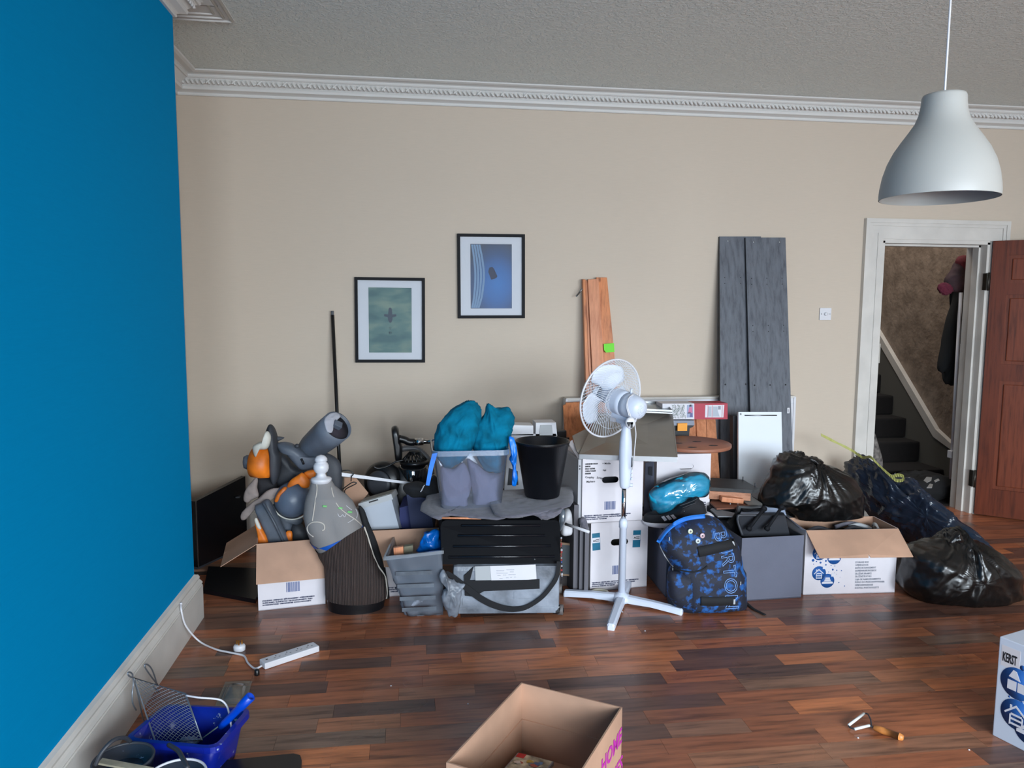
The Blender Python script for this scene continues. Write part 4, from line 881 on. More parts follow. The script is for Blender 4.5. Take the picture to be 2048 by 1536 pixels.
q = MB(); a = P(*K2(184, 1066), 3.60); b = P(*K2(183, 1006), 3.60); q.slab([P(*K2(155, 1075), 3.6), P(*K2(215, 1065), 3.6), P(*K2(213, 1003), 3.6), P(*K2(150, 1012), 3.6)], .02, (0, 1, 0)); q.build('wood_offcut', PINE2, cat='wood', label='pale wood offcut standing at the front left of the clear tub')
q = MB(); q.slab([P(*K2(218, 1070), 3.64), P(*K2(275, 1040), 3.64), P(*K2(275, 995), 3.64), P(*K2(218, 1003), 3.64)], .03, (0, 1, 0)); q.build('olive_block', M('olive', (112, 108, 88), .7), cat='block', label='small olive block beside the wood offcut in the clear tub')
# ---------------- grey cloth on the case ----------------
z = .515
def cloth(name, label, pts, zz, amp, seed, th=.010):
    q = MB(); q.puff([F(x, y, zz + dz) for x, y, dz in pts], th, th, n=(0, 0, 1), e=14, disp=wr(16, amp, seed=seed), sm=3, rings=20)
    return q.build(name, GREYC, cat='cloth', label=label, group=None)
cloth('grey_cloth', 'folded grey cloth under the black waste bin on the case', [(1000, 1033, 0), (1060, 1030, 0), (1140, 1012, .01), (1145, 985, .01), (1140, 975, .01), (1040, 980, 0), (985, 985, 0), (980, 1010, 0)], .522, .006, 2)
cloth('grey_cloth', 'grey cloth spread under the clear tote, its left corner hanging over the case', [(842, 1020, 0), (875, 1037, 0), (900, 1030, 0), (960, 1036, 0), (1010, 1036, 0), (1040, 1010, 0), (1010, 985, 0), (930, 985, 0), (862, 985, .0), (850, 1000, 0)], .502, .006, 5)
for k, (a, b, r) in enumerate([((880, 1036), (962, 1037), .004), ((1015, 1033), (1046, 1033), .004)]):
    q = MB(); A_, B__ = P(*a, 3.56), P(*b, 3.56); q.tube([A_, B__], .005, 8); q.build('rod', [PINE2, LGREY][k], cat='rod', label=['thin wooden rod lying along the top edge of the black lid', 'short grey marker pen lying on the top edge of the black lid'][k])
q = MB(); q.puff([P(*K2(x, y), 3.52) for x, y in ((1040, 790), (1100, 775), (1180, 770), (1230, 760), (1200, 800), (1120, 822), (1080, 815))], .02, .03, disp=wr(14, .01)); q.build('grey_cloth', GREYC, cat='cloth', label='loose grey cloth fold drooping over the right front corner of the lid')
# ---------------- clear tote with pillows ----------------
zb = P(940, 1022, 3.68).z; FT = [P(866, 903, 3.60), P(1017, 903, 3.60)]; ztop = P(940, 903, 3.6).z
b0, b1 = P(883, 1022, 3.68), P(1003, 1022, 3.68)
dpt = .27; TB = [b0, b1, b1 + V((.0, dpt - .05, 0)), b0 + V((.0, dpt - .05, 0))]; TT = [FT[0], FT[1], FT[1] + V((.0, dpt + .08, 0)), FT[0] + V((.0, dpt + .08, 0))]
for x in TT: x.z = ztop
t = thing('storage_tote', 'clear plastic storage tote stuffed with teal pillows and grey cushions', 'tote', sum(TB, V()) / 4)
def rrect(c4, v, r=.12, n=5):
    out = []; N = 4; c = sum(c4, V()) / 4
    for i in range(4):
        a, b_, d_ = c4[i], c4[(i + 1) % 4], c4[(i - 1) % 4]
        p0 = a.lerp(d_, r); p1 = a.lerp(b_, r)
        for k in range(n + 1):
            s = k / n; out.append((1 - s) ** 2 * p0 + 2 * s * (1 - s) * a + s * s * p1)
    return out
q = MB(); L_ = []
for v in (0, .02, .3, .6, .9, 1): L_ += rrect([TB[i].lerp(TT[i], v) for i in range(4)], v)
n = 24; q.add(L_, [(i * n + k, i * n + (k + 1) % n, (i + 1) * n + (k + 1) % n, (i + 1) * n + k) for i in range(5) for k in range(n)] + [tuple(range(n))], 0, True)
TOTE = clear('tote_plastic', (232, 238, 248), .10, (200, 208, 226), .1, .12)
q.build('tote_wall', TOTE, t)
c = sum(TT, V()) / 4; q = MB(); rimp = rrect([c + (x - c) * 1.03 for x in TT], 1)
rim = []
for x in rimp: rim += [x + V((0, 0, -.022)), x + V((0, 0, .004)), c + (x - c) * .965 + V((0, 0, .004)), c + (x - c) * .965 + V((0, 0, -.004))]
q.add(rim, [(k * 4 + j, ((k + 1) % n) * 4 + j, ((k + 1) % n) * 4 + j + 1, k * 4 + j + 1) for k in range(n) for j in range(3)]); q.build('tote_rim', clear('tote_rim_plastic', (190, 206, 226), .35, (150, 180, 210), .12, .15), t)
def pil(name, label, pts, Y, df, db, mat, seed, amp=.013, **k):
    q = MB(); q.puff([P(*K2(x, y), Y) for x, y in pts], df, db, e=2.2, disp=wr(11, amp, (1, 1, .7), seed=seed, **k), rings=20, sm=6); return q.build(name, mat, cat='pillow', label=label)
pil('pillow', 'rumpled teal pillow stuffed in the clear tote, the left one', [(418, 370), (430, 270), (480, 165), (560, 108), (640, 76), (698, 110), (706, 190), (680, 290), (645, 390), (600, 450), (530, 492), (470, 480), (435, 430)], 3.74, .075, .09, TEAL, 1, knot=P(*K2(640, 90), 3.74), kamp=.012)
pil('pillow', 'rumpled teal pillow stuffed in the clear tote, the right one', [(658, 330), (680, 225), (735, 165), (758, 102), (805, 128), (882, 128), (916, 190), (912, 260), (885, 330), (862, 430), (845, 510), (800, 530), (740, 505), (690, 440), (662, 385)], 3.76, .07, .09, TEAL, 2, knot=P(*K2(765, 110), 3.76), kamp=.012)
GCU = M('grey_cushion', (128, 124, 142), .9, bmp=(120, .2))
pil('cushion', 'grey cushion filling the lower left of the clear tote', [(455, 500), (530, 505), (600, 470), (645, 560), (645, 640), (625, 700), (620, 765), (480, 765), (458, 650)], 3.76, .05, .08, GCU, 3, .008)
pil('cushion', 'grey cushion filling the lower right of the clear tote', [(625, 450), (690, 480), (760, 535), (845, 530), (835, 650), (832, 768), (680, 768), (660, 660), (640, 560)], 3.77, .05, .08, GCU, 4, .008)
BT = M('bright_blue_tape', (0, 118, 226), .4, var=(10, .15))
for k, pts in enumerate([[(398, 408), (432, 402), (405, 500), (380, 612), (357, 610), (375, 500)]]):
    q = MB(); q.slab([P(*K2(x, y), 3.58) for x, y in pts], .006, (0, 1, 0)); q.build('blue_strap', BT, cat='strap', label='bright blue strap hanging down the left side of the clear tote')
q = MB(); q.puff([P(*K2(x, y), 3.66) for x, y in ((890, 310), (925, 325), (940, 420), (935, 500), (945, 560), (932, 612), (908, 610), (915, 520), (895, 450), (900, 400))], .02, .02, disp=wr(22, .012)); q.build('blue_strap', BT, cat='strap', label='crumpled bright blue strap hanging between the tote and the waste bin')
# ---------------- waste bin ----------------
cb_ = F(1084, 991, .545); ct = P(1081, 882, cb_.y); hh = ct.z - cb_.z
q = MB(); pr = [(.086, 0), (.09, .004), (.136, hh - .012), (.139, hh - .012), (.141, hh), (.137, hh + .003), (.134, hh), (.086, .01), (.001, .008)]
q.lathe(pr, cb_, (0, 0, 1), 64, cap=True); tw = thing('waste_bin', 'round black plastic waste bin standing on grey cloth beside the tote', 'bin', cb_)
q.build('bin_body', M('bin_black', (14, 15, 19), .3), tw); q = MB(); q.tube([cb_ + V((math.cos(a) * .139, math.sin(a) * .139, hh)) for a in [2 * PI * k / 48 for k in range(48)]], .004, 8, closed=True); q.build('bin_rim', BLACK, tw)
# white appliance behind
t = thing('white_appliance', 'white plastic appliance with dark windows standing behind the waste bin', 'appliance', P(1070, 990, 4.35))
A = lambda x, y, Y=4.25: P(*K2(x, y), Y)
q = MB(); q.slab([A(860, 640), A(1245, 625), A(1200, 310), (A(1190, 280)), A(905, 285), A(880, 400)], .18, (0, 1, 0)); q.build('appliance_body', WHITE, t)
q = MB(); q.slab([A(905, 290), A(1045, 290), A(1045, 228), A(905, 225)], .12, (0, 1, 0)); q.build('top_block', WHITE, t)
q = MB(); q.slab([A(1060, 295), A(1198, 295), A(1190, 208), A(1062, 210)], .12, (0, 1, 0)); q.build('top_block', WHITE, t)
q = MB(); q.slab([A(1085, 290, 4.245), A(1170, 290, 4.245), A(1165, 225, 4.245), A(1090, 225, 4.245)], .004, (0, 1, 0)); q.build('ribbed_inset', LGREY, t)
for pts in ([(880, 610), (950, 608), (945, 520), (890, 500)], [(1205, 608), (1232, 600), (1232, 500), (1215, 500)]):
    q = MB(); q.slab([A(x, y, 4.246) for x, y in pts], .004, (0, 1, 0)); q.build('dark_window', DGREY, t)
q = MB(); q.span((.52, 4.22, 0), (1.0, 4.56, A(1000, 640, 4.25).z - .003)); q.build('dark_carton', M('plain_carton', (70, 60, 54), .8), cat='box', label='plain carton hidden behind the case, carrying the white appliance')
q = MB(); q.box(P(1121, 868, 4.49), (.07, .04, .05), bev=.008); q.span((.93, 4.47, A(1000, 640, 4.25).z), (.96, 4.50, P(1121, 868, 4.49).z - .02)); q.build('black_box', BLACK, cat='box', label='small black box behind the rim of the waste bin')
# items between case and white boxes
q = MB(); q.puff([P(x, y, 3.85) for x, y in ((1122, 1045), (1130, 1020), (1142, 1022), (1144, 1062), (1135, 1070), (1122, 1068))], .05, .05, e=5, sm=3); q.build('white_pot', WHITE, cat='pot', label='white plastic pot lying behind the right end of the case')
q = MB(); q.puff([P(x, y, 3.80) for x, y in ((1118, 1025), (1128, 1018), (1131, 1035), (1126, 1050), (1119, 1062))], .03, .03); q.build('clear_wrap', SHEER, cat='wrap', label='clear plastic wrap at the right end of the black lid')
t = thing('beaded_chain', 'string of small coloured beads hanging beside the case', 'beads', P(1123, 1160, 3.56))
random.seed(11); bc = [M('bead_' + n_, c_, .3) for n_, c_ in (('dark', (30, 28, 34)), ('red', (150, 50, 50)), ('blue', (50, 70, 120)), ('pale', (170, 170, 176)), ('brown', (110, 70, 50)))]
for k in range(22):
    q = MB(); r = random.choice([.004, .005, .0065]); c = P(1122 + .08 * k + random.uniform(-.6, .6), 1076 + k * 4, 3.52); q.lathe([(.001, -r), (r * .8, -r * .5), (r, 0), (r * .8, r * .5), (.001, r)], c, (0, 0, 1), 8); q.build('bead', random.choice(bc), t)
a, b, c_, d_ = [P(x, y, 3.86) for x, y in ((1120, 1151), (1149, 1153), (1150, 1088), (1120, 1085))]
t = thing('slate_sign', 'small chalkboard with a thin brown frame standing on the floor by the case', 'sign', (a + b) / 2)
q = MB(); q.slab([a, b, c_, d_], .012, (0, 1, 0)); q.build('frame', M('brown_frame', (112, 88, 66), .6), t)
cc = (a + b + c_ + d_) / 4; q = MB(); q.slab([cc + (x - cc) * .88 + V((0, -.001, 0)) for x in (a, b, c_, d_)], .002, (0, 1, 0)); q.build('slate', M('slate', (48, 54, 58), .7), t)
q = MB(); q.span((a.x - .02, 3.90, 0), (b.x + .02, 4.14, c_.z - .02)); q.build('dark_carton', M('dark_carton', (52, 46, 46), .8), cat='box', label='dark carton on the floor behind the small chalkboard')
FOAMB = M('charcoal_foam_board', (58, 58, 64), .8, bmp=(60, .1)); FOAME = M('foam_board_edge', (96, 94, 100), .8)
for k, (x0, x1, yt, yb, Y0, dep, lab) in enumerate([(1168, 1176, 1055, 1194, 3.72, .42, 'charcoal foam sheet standing on edge right against the white boxes'), (1158, 1166, 1040, 1190, 3.76, .42, 'charcoal foam sheet standing on edge, middle of the three'), (1146, 1155, 1010, 1186, 3.82, .42, 'tall charcoal foam sheet standing on edge nearest the case')]):
    A_, B_ = F(x0, yb), F(x1, yb); h = P(x0, yt, A_.y).z; n = V((-.10, 1, 0)).normalized()
    q = MB(); q.hexa([A_, B_, B_ + n * dep, A_ + n * dep] + [x + V((0, 0, h)) for x in (A_, B_, B_ + n * dep, A_ + n * dep)], [0, 0, 1, 0, 0, 0]); q.build('foam_sheet', [FOAMB, FOAME], cat='sheet', label=lab)
q = MB(); q.tube([P(1131, 1048, 3.72), P(1178, 1064, 3.58)], .0075, 10); q.build('white_rod', WHITE, cat='rod', label='short white plastic rod sticking out in front of the white boxes')
q = MB(); q.puff([P(x, y, 3.66) for x, y in ((1160, 1040), (1166, 1034), (1172, 1040), (1176, 1058), (1170, 1060), (1162, 1052))], .025, .02, disp=wr(20, .008)); q.build('grey_cloth', GREYC, cat='cloth', label='small tuft of grey cloth at the top of the charcoal sheets')
# ---------------- stacked white moving boxes ----------------
fr1 = Frame(F(1180, 1183), F(1293, 1173), .372, .36); MV = ['v']
hx, hz = .163, .245
t = thing('moving_box', 'white moving box on the floor behind the fan, bottom of its stack', 'box', fr1.p(.16, .18, 0))
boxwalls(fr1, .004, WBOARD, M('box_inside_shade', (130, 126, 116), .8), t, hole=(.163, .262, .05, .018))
q = MB(fr1.M); q.hexa([(0, 0, fr1.h), (fr1.w, 0, fr1.h), (fr1.w, .36, fr1.h), (0, .36, fr1.h), (0, 0, fr1.h + .004), (fr1.w, 0, fr1.h + .004), (fr1.w, .36, fr1.h + .004), (0, .36, fr1.h + .004)]); q.build('box_lid', WBOARD, t)
barcode(fr1, t, .125, .085, .055, .048, BLINK); lines(fr1, t, MOVE, .044, .010, .0080, INK, .010, sx=.88)
TEALP = M('teal_sticker', (0, 98, 128), .5, var=(14, .15))
for (u, rot) in ((.030, -.05), (.262, .03)):
    MX = fr1.M @ Matrix.Translation(V((u, -.0005, .273))) @ Matrix.Rotation(rot, 4, 'Y'); q = MB(MX); q.span((-.022, -.001, -.047), (.022, 0, .047)); o = q.build('sticker', TEALP, t)
    q = MB(MX); q.span((-.024, -.0016, -.006), (.020, -.001, .022)); lb_ = q.build('sticker_band', WPRINT, o)
    txt('AC', .015, MX @ V((-.018, -.0018, .002)), fr1.x, (0, 0, 1), INKB, o, bold=.0006)
    for dz in (.001, .009): q = MB(MX); q.span((0, -.0019, dz), (.016, -.0017, dz + .0035)); q.build('printed_line', INKB, o)
zA = fr1.h + .0045
A_, B_ = P(1163.5, 1043, fr1.o.y - .01), P(1284, 1046, fr1.o.y + .02); A_.z = B_.z = zA
htop = P(1225, 917, 3.81).z - zA
fr2 = Frame(A_, B_, htop, .36)
t = thing('moving_box', 'white moving box with handwritten notes behind the fan, upper of its stack', 'box', fr2.p(.16, .18, 0))
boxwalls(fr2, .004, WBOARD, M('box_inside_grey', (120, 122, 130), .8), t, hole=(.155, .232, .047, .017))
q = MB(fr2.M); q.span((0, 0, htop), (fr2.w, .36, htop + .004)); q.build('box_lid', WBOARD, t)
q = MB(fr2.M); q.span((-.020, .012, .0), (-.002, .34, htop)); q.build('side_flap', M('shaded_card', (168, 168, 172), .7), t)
for z_ in (.31, .295): q = MB(fr2.M); q.box((-.012, .0105, z_), (.006, .002, .007)); q.build('staple_mark', INKB, t)
barcode(fr2, t, .125, .070, .062, .045, BLINK); lines(fr2, t, MOVE, .040, .010, .0080, INK, .012, sx=.86)
lines(fr2, t, ['UNFINISHED MOLDS', 'SAMPLES', 'MOLD CASTING', 'COSPLAY SCRAPS', 'MARKERS'], .3185, .0128, .0100, INKB, .014, bold=.0007, sx=.74)
def hand(s, x, z, size, rot=0, par=t, fr=fr2):
    rx = fr.x * math.cos(rot) + V((0, 0, math.sin(rot))); txt(s, size, fr.p(x, -.0008, z), rx, (0, 0, 1), INKB, par, name='handwriting', bold=.0003)
hand('+ Molds', .108, .317, .014, -.03); hand('ings', .112, .282, .0125, -.02); hand('Cosplay', .014, .247, .0155, -.06); hand('Scraps', .078, .243, .015, -.16); hand('Markers', .022, .222, .0145, .02)
# third white box
A_, B_ = P(1311, 1036, 4.0), P(1418, 1034, 4.0); zz = .352
A_.z = B_.z = zz; h3 = P(1400, 909, 4.0).z - zz
fr3 = Frame(A_, B_, h3, .30)
t = thing('moving_box', 'white moving box with handle slot under the round brown disc', 'box', fr3.p(.15, .15, 0))
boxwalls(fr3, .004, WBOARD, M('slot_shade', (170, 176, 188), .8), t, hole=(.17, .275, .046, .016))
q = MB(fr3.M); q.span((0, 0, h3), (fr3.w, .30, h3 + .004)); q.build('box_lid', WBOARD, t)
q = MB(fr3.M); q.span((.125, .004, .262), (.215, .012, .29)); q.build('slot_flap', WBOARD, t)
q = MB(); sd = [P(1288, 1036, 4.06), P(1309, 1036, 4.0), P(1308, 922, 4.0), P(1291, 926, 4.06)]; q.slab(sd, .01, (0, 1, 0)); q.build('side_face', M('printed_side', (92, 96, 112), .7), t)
q = MB(); q.slab([P(1298, 950, 4.02), P(1305, 952, 4.0), P(1305, 934, 4.0), P(1298, 934, 4.02)], .004, (0, 1, 0)); q.build('side_label', DGREY, t)
lines(fr3, t, ['UMZUGSKARTON'] * 3, .062, .012, .008, INK, fr3.w - .075, sx=.8)
# ---------------- grey fabric boxes ----------------
FAB = M('grey_box_fabric', (96, 98, 112), .95, bmp=(220, .2), var=(3, .05)); FABI = M('fabric_box_inside', (54, 54, 60), .95)
frL = Frame((1.318, 3.675, 0), (1.655, 3.665, 0), .338, .56)
t = thing('fabric_box', 'grey fabric storage box on the floor behind the blue backpack', 'box', frL.p(.16, .2, 0)); boxwalls(frL, .006, FAB, FABI, t)
q = MB(frL.M); q.span((.006, .006, .300), (frL.w - .006, .554, .306)); q.build('contents_board', FABI, t)
frR = Frame(F(1479, 1203), F(1602, 1195), .335, .33)
frR.h = P(1602, 1071, frR.p(frR.w, 0, 0).y).z
t = thing('fabric_box', 'grey fabric storage box beside the backpack holding a black crate', 'box', frR.p(.16, .16, 0)); boxwalls(frR, .006, FAB, FABI, t)
q = MB(frR.M); q.span((0, -.002, frR.h - .055), (frR.w, .0, frR.h + .002)); q.build('folded_hem', FAB, t)
# crate
t = thing('plastic_crate', 'black plastic crate with two folding handles inside the grey fabric box', 'crate', frR.p(.16, .16, .2))
C = lambda x, y, Y: P(*K4(x, y), Y)
q = MB(); q.hexa([C(855, 800, 3.68), C(1245, 795, 3.67), C(1245, 760, 3.86), C(870, 760, 3.88), C(815, 628, 3.66), C(1205, 625, 3.66), C(1190, 600, 3.84), C(840, 600, 3.86)], 0); q.build('crate_body', M('crate_black', (36, 38, 44), .45), t)
q = MB(); rimc = [C(850, 790, 3.645), C(815, 690, 3.65), C(812, 640, 3.65), C(835, 625, 3.65), C(990, 625, 3.655)]; q.tube(smooth(rimc, 5, False), .007, 8); q.build('crate_rim', DGREY, t)
q = MB(); q.slab([C(1040, 630, 3.86), C(1215, 628, 3.86), C(1195, 548, 3.90), C(1030, 550, 3.90)], .006, (0, 1, 0)); q.build('back_panel', M('blue_grey_plastic', (146, 156, 176), .5), t)
q = MB(); q.slab([C(830, 628, 3.70), C(1000, 626, 3.70), C(1010, 602, 3.80), C(840, 604, 3.80)], .006, (0, 0, 1)); q.build('front_ledge', M('pale_blue_grey_plastic', (150, 160, 178), .5), t)
for a, b in (((1030, 570), (905, 735)), ((1175, 560), (1055, 735))):
    q = MB(); A_, B_ = C(*a, 3.66), C(*b, 3.625); q.tube([A_, B_], .012, 4, sx=.7); q.lathe([(.014, -.008), (.014, .008)], A_, (0, -1, 0), 16); q.lathe([(.013, -.008), (.013, .009)], B_, (0, -1, 0), 16); q.build('folding_handle', M('handle_black', (22, 23, 27), .7, spec=.15), t)
q = MB(); q.slab([C(870, 590, 3.78), C(1020, 560, 3.78), C(1020, 548, 3.8), C(820, 548, 3.82), C(790, 640, 3.82)], .02, (0, 1, 0)); q.build('dark_board', BLACK, cat='board', label='black board slanting behind the crate handles')
q = MB(); a, b = C(730, 690, 3.70), C(795, 600, 3.85); q.slab([a, a + V((.02, .0, -.03)), b + V((.02, 0, -.02)), b], .02, (0, 1, 0)); q.build('metal_strip', STEEL, cat='strip', label='grey metal strip slanting up left of the black crate')
# ---------------- pile of boards between the boxes ----------------
G = lambda x, y, z_: F(*G7(x, y), z_)
def flat(name, label, pts, z_, th, mat, cat='board', k=G7):
    q = MB(); q.slab([F(*k(x, y), z_) for x, y in pts], th, (0, 0, -1)); return q.build(name, mat, cat=cat, label=label)
DBW = woodmat('dark_stained_board', (62, 62, 62), (48, 48, 50), (14, 1, 1), .5)
tb = flat('stained_board', 'dark board with two small pins on top of the wood pile', [(150, 505), (980, 560), (1110, 540), (800, 365), (230, 330), (120, 340)], P(1500, 977, 3.95).z, .02, DBW)
for x, y in ((797, 385), (1023, 505)):
    q = MB(); a = F(*G7(x, y), P(1500, 977, 3.95).z); q.tube([a, a + V((0, 0, .024))], .003, 7); q.build('pin', DGREY, tb)
zb_ = P(1500, 977, 3.95).z
PW = woodmat('rough_pine', (176, 126, 100), (136, 90, 68), (14, 1, 1), .7)
q = MB(); a = [F(*G7(x, y), zb_ - .022) for x, y in ((150, 580), (945, 615), (930, 500), (200, 480))]; q.slab(a, .045, (0, 0, -1)); q.build('rough_plank', PW, cat='plank', label='thick rough pine offcut under the dark board')
zc = zb_ - .07
q = MB(); c = G(585, 735, zc + .01); q.box(c, (.125, .05, .028), Matrix.Rotation(-.12, 3, 'Z') @ Matrix.Rotation(.1, 3, 'Y'), bev=.004); tk = q.build('wood_block', PINE2, cat='block', label='small orange wood block with two dowels in the board pile')
for dx in (-.015, .03): q = MB(); q.tube([c + V((dx, -.02, -.014)), c + V((dx, -.022, -.036))], .0028, 7); q.build('dowel', LGREY, tk)
flat('curved_veneer', 'brown curved veneer sheet in the middle of the pile', [(190, 790), (310, 900), (640, 885), (750, 870), (860, 830), (700, 740), (250, 700)], zc - .012, .008, woodmat('veneer', (128, 84, 66), (92, 56, 44), (14, 1, 1), .6))
flat('grey_sheet', 'light grey sheet at the right of the board pile', [(780, 740), (930, 860), (1150, 860), (1160, 810), (980, 690), (950, 640), (850, 640)], zc - .004, .006, M('grey_sheet', (142, 142, 138), .6))
flat('grey_sheet', 'light grey sheet at the lower left of the board pile', [(190, 920), (330, 1045), (600, 1045), (650, 985), (400, 930), (230, 890)], zc - .024, .006, M('grey_sheet_b', (120, 122, 126), .6))
q = MB(); q.slab([V((1.60, 3.86, 0)), V((1.66, 3.86, 0)), V((1.66, 3.86, zc - .04)), V((1.60, 3.86, zc - .04))], .0, (0, 1, 0))
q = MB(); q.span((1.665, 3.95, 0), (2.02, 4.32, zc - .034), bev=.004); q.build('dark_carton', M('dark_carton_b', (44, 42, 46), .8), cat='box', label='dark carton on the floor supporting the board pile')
# ---------------- tabletop panel, tray, xmas-tree box, toolbox, disc ----------------
zt = fr2.o.z + fr2.h + .006
TTM = M('grey_brown_top', (112, 106, 98), .35, var=(6, .05)); 
f4 = [F(1158, 909, zt + .022), F(1354, 915, zt + .022)]; f4 += [F(1344, 826, zt + .10), None]
bk = V((f4[1].x + .16, 4.46, zt + .05)); 
br = P(1344, 826, 4.44); 
fl = F(1158, 909, zt + .02); frr = F(1354, 915, zt + .02); bl_ = P(1196, 826, 4.36)
t = thing('tabletop_panel', 'grey-brown square tabletop with bright metal edge lying on the stacked white boxes', 'tabletop', (fl + frr) / 2)
q = MB(); q.slab([fl, frr, br, bl_], .016, (0, 0, -1)); q.build('top_surface', TTM, t)
q = MB(); q.slab([fl + V((0, -.004, -.024)), frr + V((0, -.004, -.024)), frr + V((0, -.004, .002)), fl + V((0, -.004, .002))], .006, (0, 1, 0)); q.build('metal_edge', STEEL, t)
q = MB(); q.slab([frr + V((.0, 0, -.022)), br + V((0, 0, -.018)), br + V((0, 0, .002)), frr + V((.0, 0, .002))], .004, (1, 0, 0)); q.build('metal_edge', STEEL, t)
q = MB(); q.slab([P(*B2(x, y), Y) for x, y, Y in ((222, 735, 3.83), (190, 690, 3.86), (140, 520, 4.1), (300, 440, 4.2), (470, 560, 4.05))], .006, (0, 0, -1)); q.build('folded_leaf', M('leaf_grey', (134, 128, 120), .5), cat='panel', label='thin grey-beige leaf sloping down at the left of the tabletop')
q = MB(); q.slab([P(*B2(x, y), Y) for x, y, Y in ((215, 790, 3.825), (88, 600, 3.98), (140, 568, 4.04), (222, 740, 3.84))], .003, (0, .3, -1)); q.build('open_flap', WBOARD, cat='flap', label='narrow white card flap left of the tabletop corner')
# steel tray
ta, tb_ = P(1284, 821, 4.36), P(1344, 824, 4.36); tc_, td = P(1329, 807, 4.62), P(1284, 806, 4.62)
t = thing('steel_tray', 'shallow dull steel tray on the back edge of the tabletop', 'tray', (ta + tc_) / 2)
q = MB(); q.slab([ta, tb_, tc_, td], .004, (0, 0, -1)); q.build('tray_base', M('tray_blue_grey', (120, 130, 138), .3, .4), t)
q = MB()
L4 = [ta, tb_, tc_, td]
for i in range(4):
    a, b = L4[i], L4[(i + 1) % 4]; q.slab([a + V((0, 0, -.012)), b + V((0, 0, -.012)), b + V((0, 0, .012)), a + V((0, 0, .012))], .004, (0, 1, 0) if i % 2 == 0 else (1, 0, 0))
q.build('tray_rim', STEEL, t)
# round disc
zd = fr3.o.z + fr3.h + .012; e0, e1 = F(1463, 893, zd + .012), F(1340, 893, zd + .012)
cd = F(1385, 893, zd); rd = (F(1462, 893, zd) - cd).length; cd.y += .02
t = thing('round_disc', 'round terracotta-brown board with dark hand holes lying on the white box', 'disc', cd)
q = MB(); q.lathe([(rd - .002, 0), (rd, .004), (rd, .018), (rd - .003, .021)], cd, (0, 0, 1), 72); q.build('disc_board', M('terracotta_board', (150, 96, 74), .5, var=(5, .06)), t)
K7 = crop(1330, 790, 11.81)
for x, y in ((305, 1140), (750, 1103), (1140, 1197), (640, 1238)):
    c = F(*K7(x, y), zd + .0212); q = MB(); q.puff([c + V((a * 1.15, b * 1.3, 0)) for a, b in ((-.024, 0), (-.012, .014), (.002, .02), (.012, .01), (.02, .012), (.026, 0), (.014, -.008), (-.008, -.01))], .0006, .0004, n=(0, 0, 1), rings=3, sm=2); q.build('hand_hole', INKB, t)
# toolbox
Yt = 4.50; A = lambda x, y, Y=Yt: P(*K7(x, y), Y)
t = thing('toolbox', 'black toolbox with grey lid and orange latch on the round disc', 'toolbox', A(400, 1045))
zt_ = A(400, 1045).z
q = MB(); q.slab([A(240, 1050), A(560, 1045), A(585, 785), A(650, 760), A(690, 720), A(200, 722)], .17, (0, 1, 0)); q.build('toolbox_body', BLACK, t)
q = MB(); q.slab([A(195, 722, 4.49), A(695, 715, 4.49), A(690, 600, 4.49), A(190, 600, 4.49)], .19, (0, 1, 0)); q.build('toolbox_lid', M('toolbox_grey', (128, 134, 148), .5), t)
q = MB(); q.slab([A(298, 850, 4.475), A(522, 848, 4.475), A(528, 665, 4.475), A(302, 672, 4.475)], .014, (0, 1, 0)); q.build('latch', M('orange_latch', (232, 150, 20), .4), t)
# christmas tree carton
Yx = 4.46; A = lambda x, y, Y=Yx: P(*K7(x, y), Y)
zx = A(700, 590, Yx).z
RED = M('red_card', (166, 32, 56), .45); t = thing('tree_carton', 'long red and white carton with a fir tree photo lying on the toolbox', 'box', A(700, 590))
a0, a1, a2, a3 = A(-60, 575), A(1478, 572), A(1478, 195), A(-60, 205)
am0, am1 = A(690, 574), A(690, 200)
q = MB(); q.slab([am0, a1, a2, am1], .12, (0, 1, 0)); q.build('red_half', RED, t)
q = MB(); q.slab([a0, am0, am1, a3], .12, (0, 1, 0)); q.build('white_half', WPRINT, t)
y_ = lambda pts, off: [A(x, y, Yx - off) for x, y in pts]
q = MB(); q.slab(y_([(945, 530), (1380, 530), (1400, 235), (955, 238)], .001), .001, (0, 1, 0)); lab_ = q.build('printed_label', WPRINT, t)
for x in (1010, 1110, 1345): q = MB(); q.slab(y_([(x - 4, 525), (x + 6, 525), (x + 12, 245), (x + 2, 245)], .0015), .0004, (0, 1, 0)); q.build('label_rule', RED, lab_)
q = MB(); q.slab(y_([(1015, 510), (1095, 510), (1100, 270), (1025, 270)], .0015), .0004, (0, 1, 0)); q.slab(y_([(1125, 510), (1290, 510), (1250, 380), (1240, 270), (1135, 270)], .0015), .0004, (0, 1, 0)); q.build('fine_print', M('print_grey', (168, 174, 184), .6), lab_, kind='stuff')
q = MB(); 
for k in range(7): q.slab(y_([(1255 + 9 * k, 345), (1259 + 9 * k, 345), (1261 + 9 * k, 262), (1257 + 9 * k, 262)], .0018), .0004, (0, 1, 0))
q.build('barcode', INK, lab_)
q = MB(); random.seed(5); GR = M('fir_green_print', (84, 108, 90), .6); GR2 = M('fir_dark_print', (52, 72, 58), .6)
for k in range(340):
    br_ = k % 9; s_ = random.random(); x = 190 + br_ * 34 + s_ * 40 - 20; y = 235 + s_ * 310; a = random.choice([-.75, .75]) + random.uniform(-.25, .25) + PI / 2; l = random.uniform(14, 30)
    c = A(x, y, Yx - .0012 - .0001 * (k % 5)); d_ = V((math.cos(a), 0, math.sin(a))) * l * .00024; n_ = V((-d_.z, 0, d_.x)) * .13
    q.add([c - d_, c + n_, c + d_, c - n_], [(0, 1, 2, 3)], k % 2)
q.build('fir_tree_photo', [GR, GR2], t, kind='stuff')
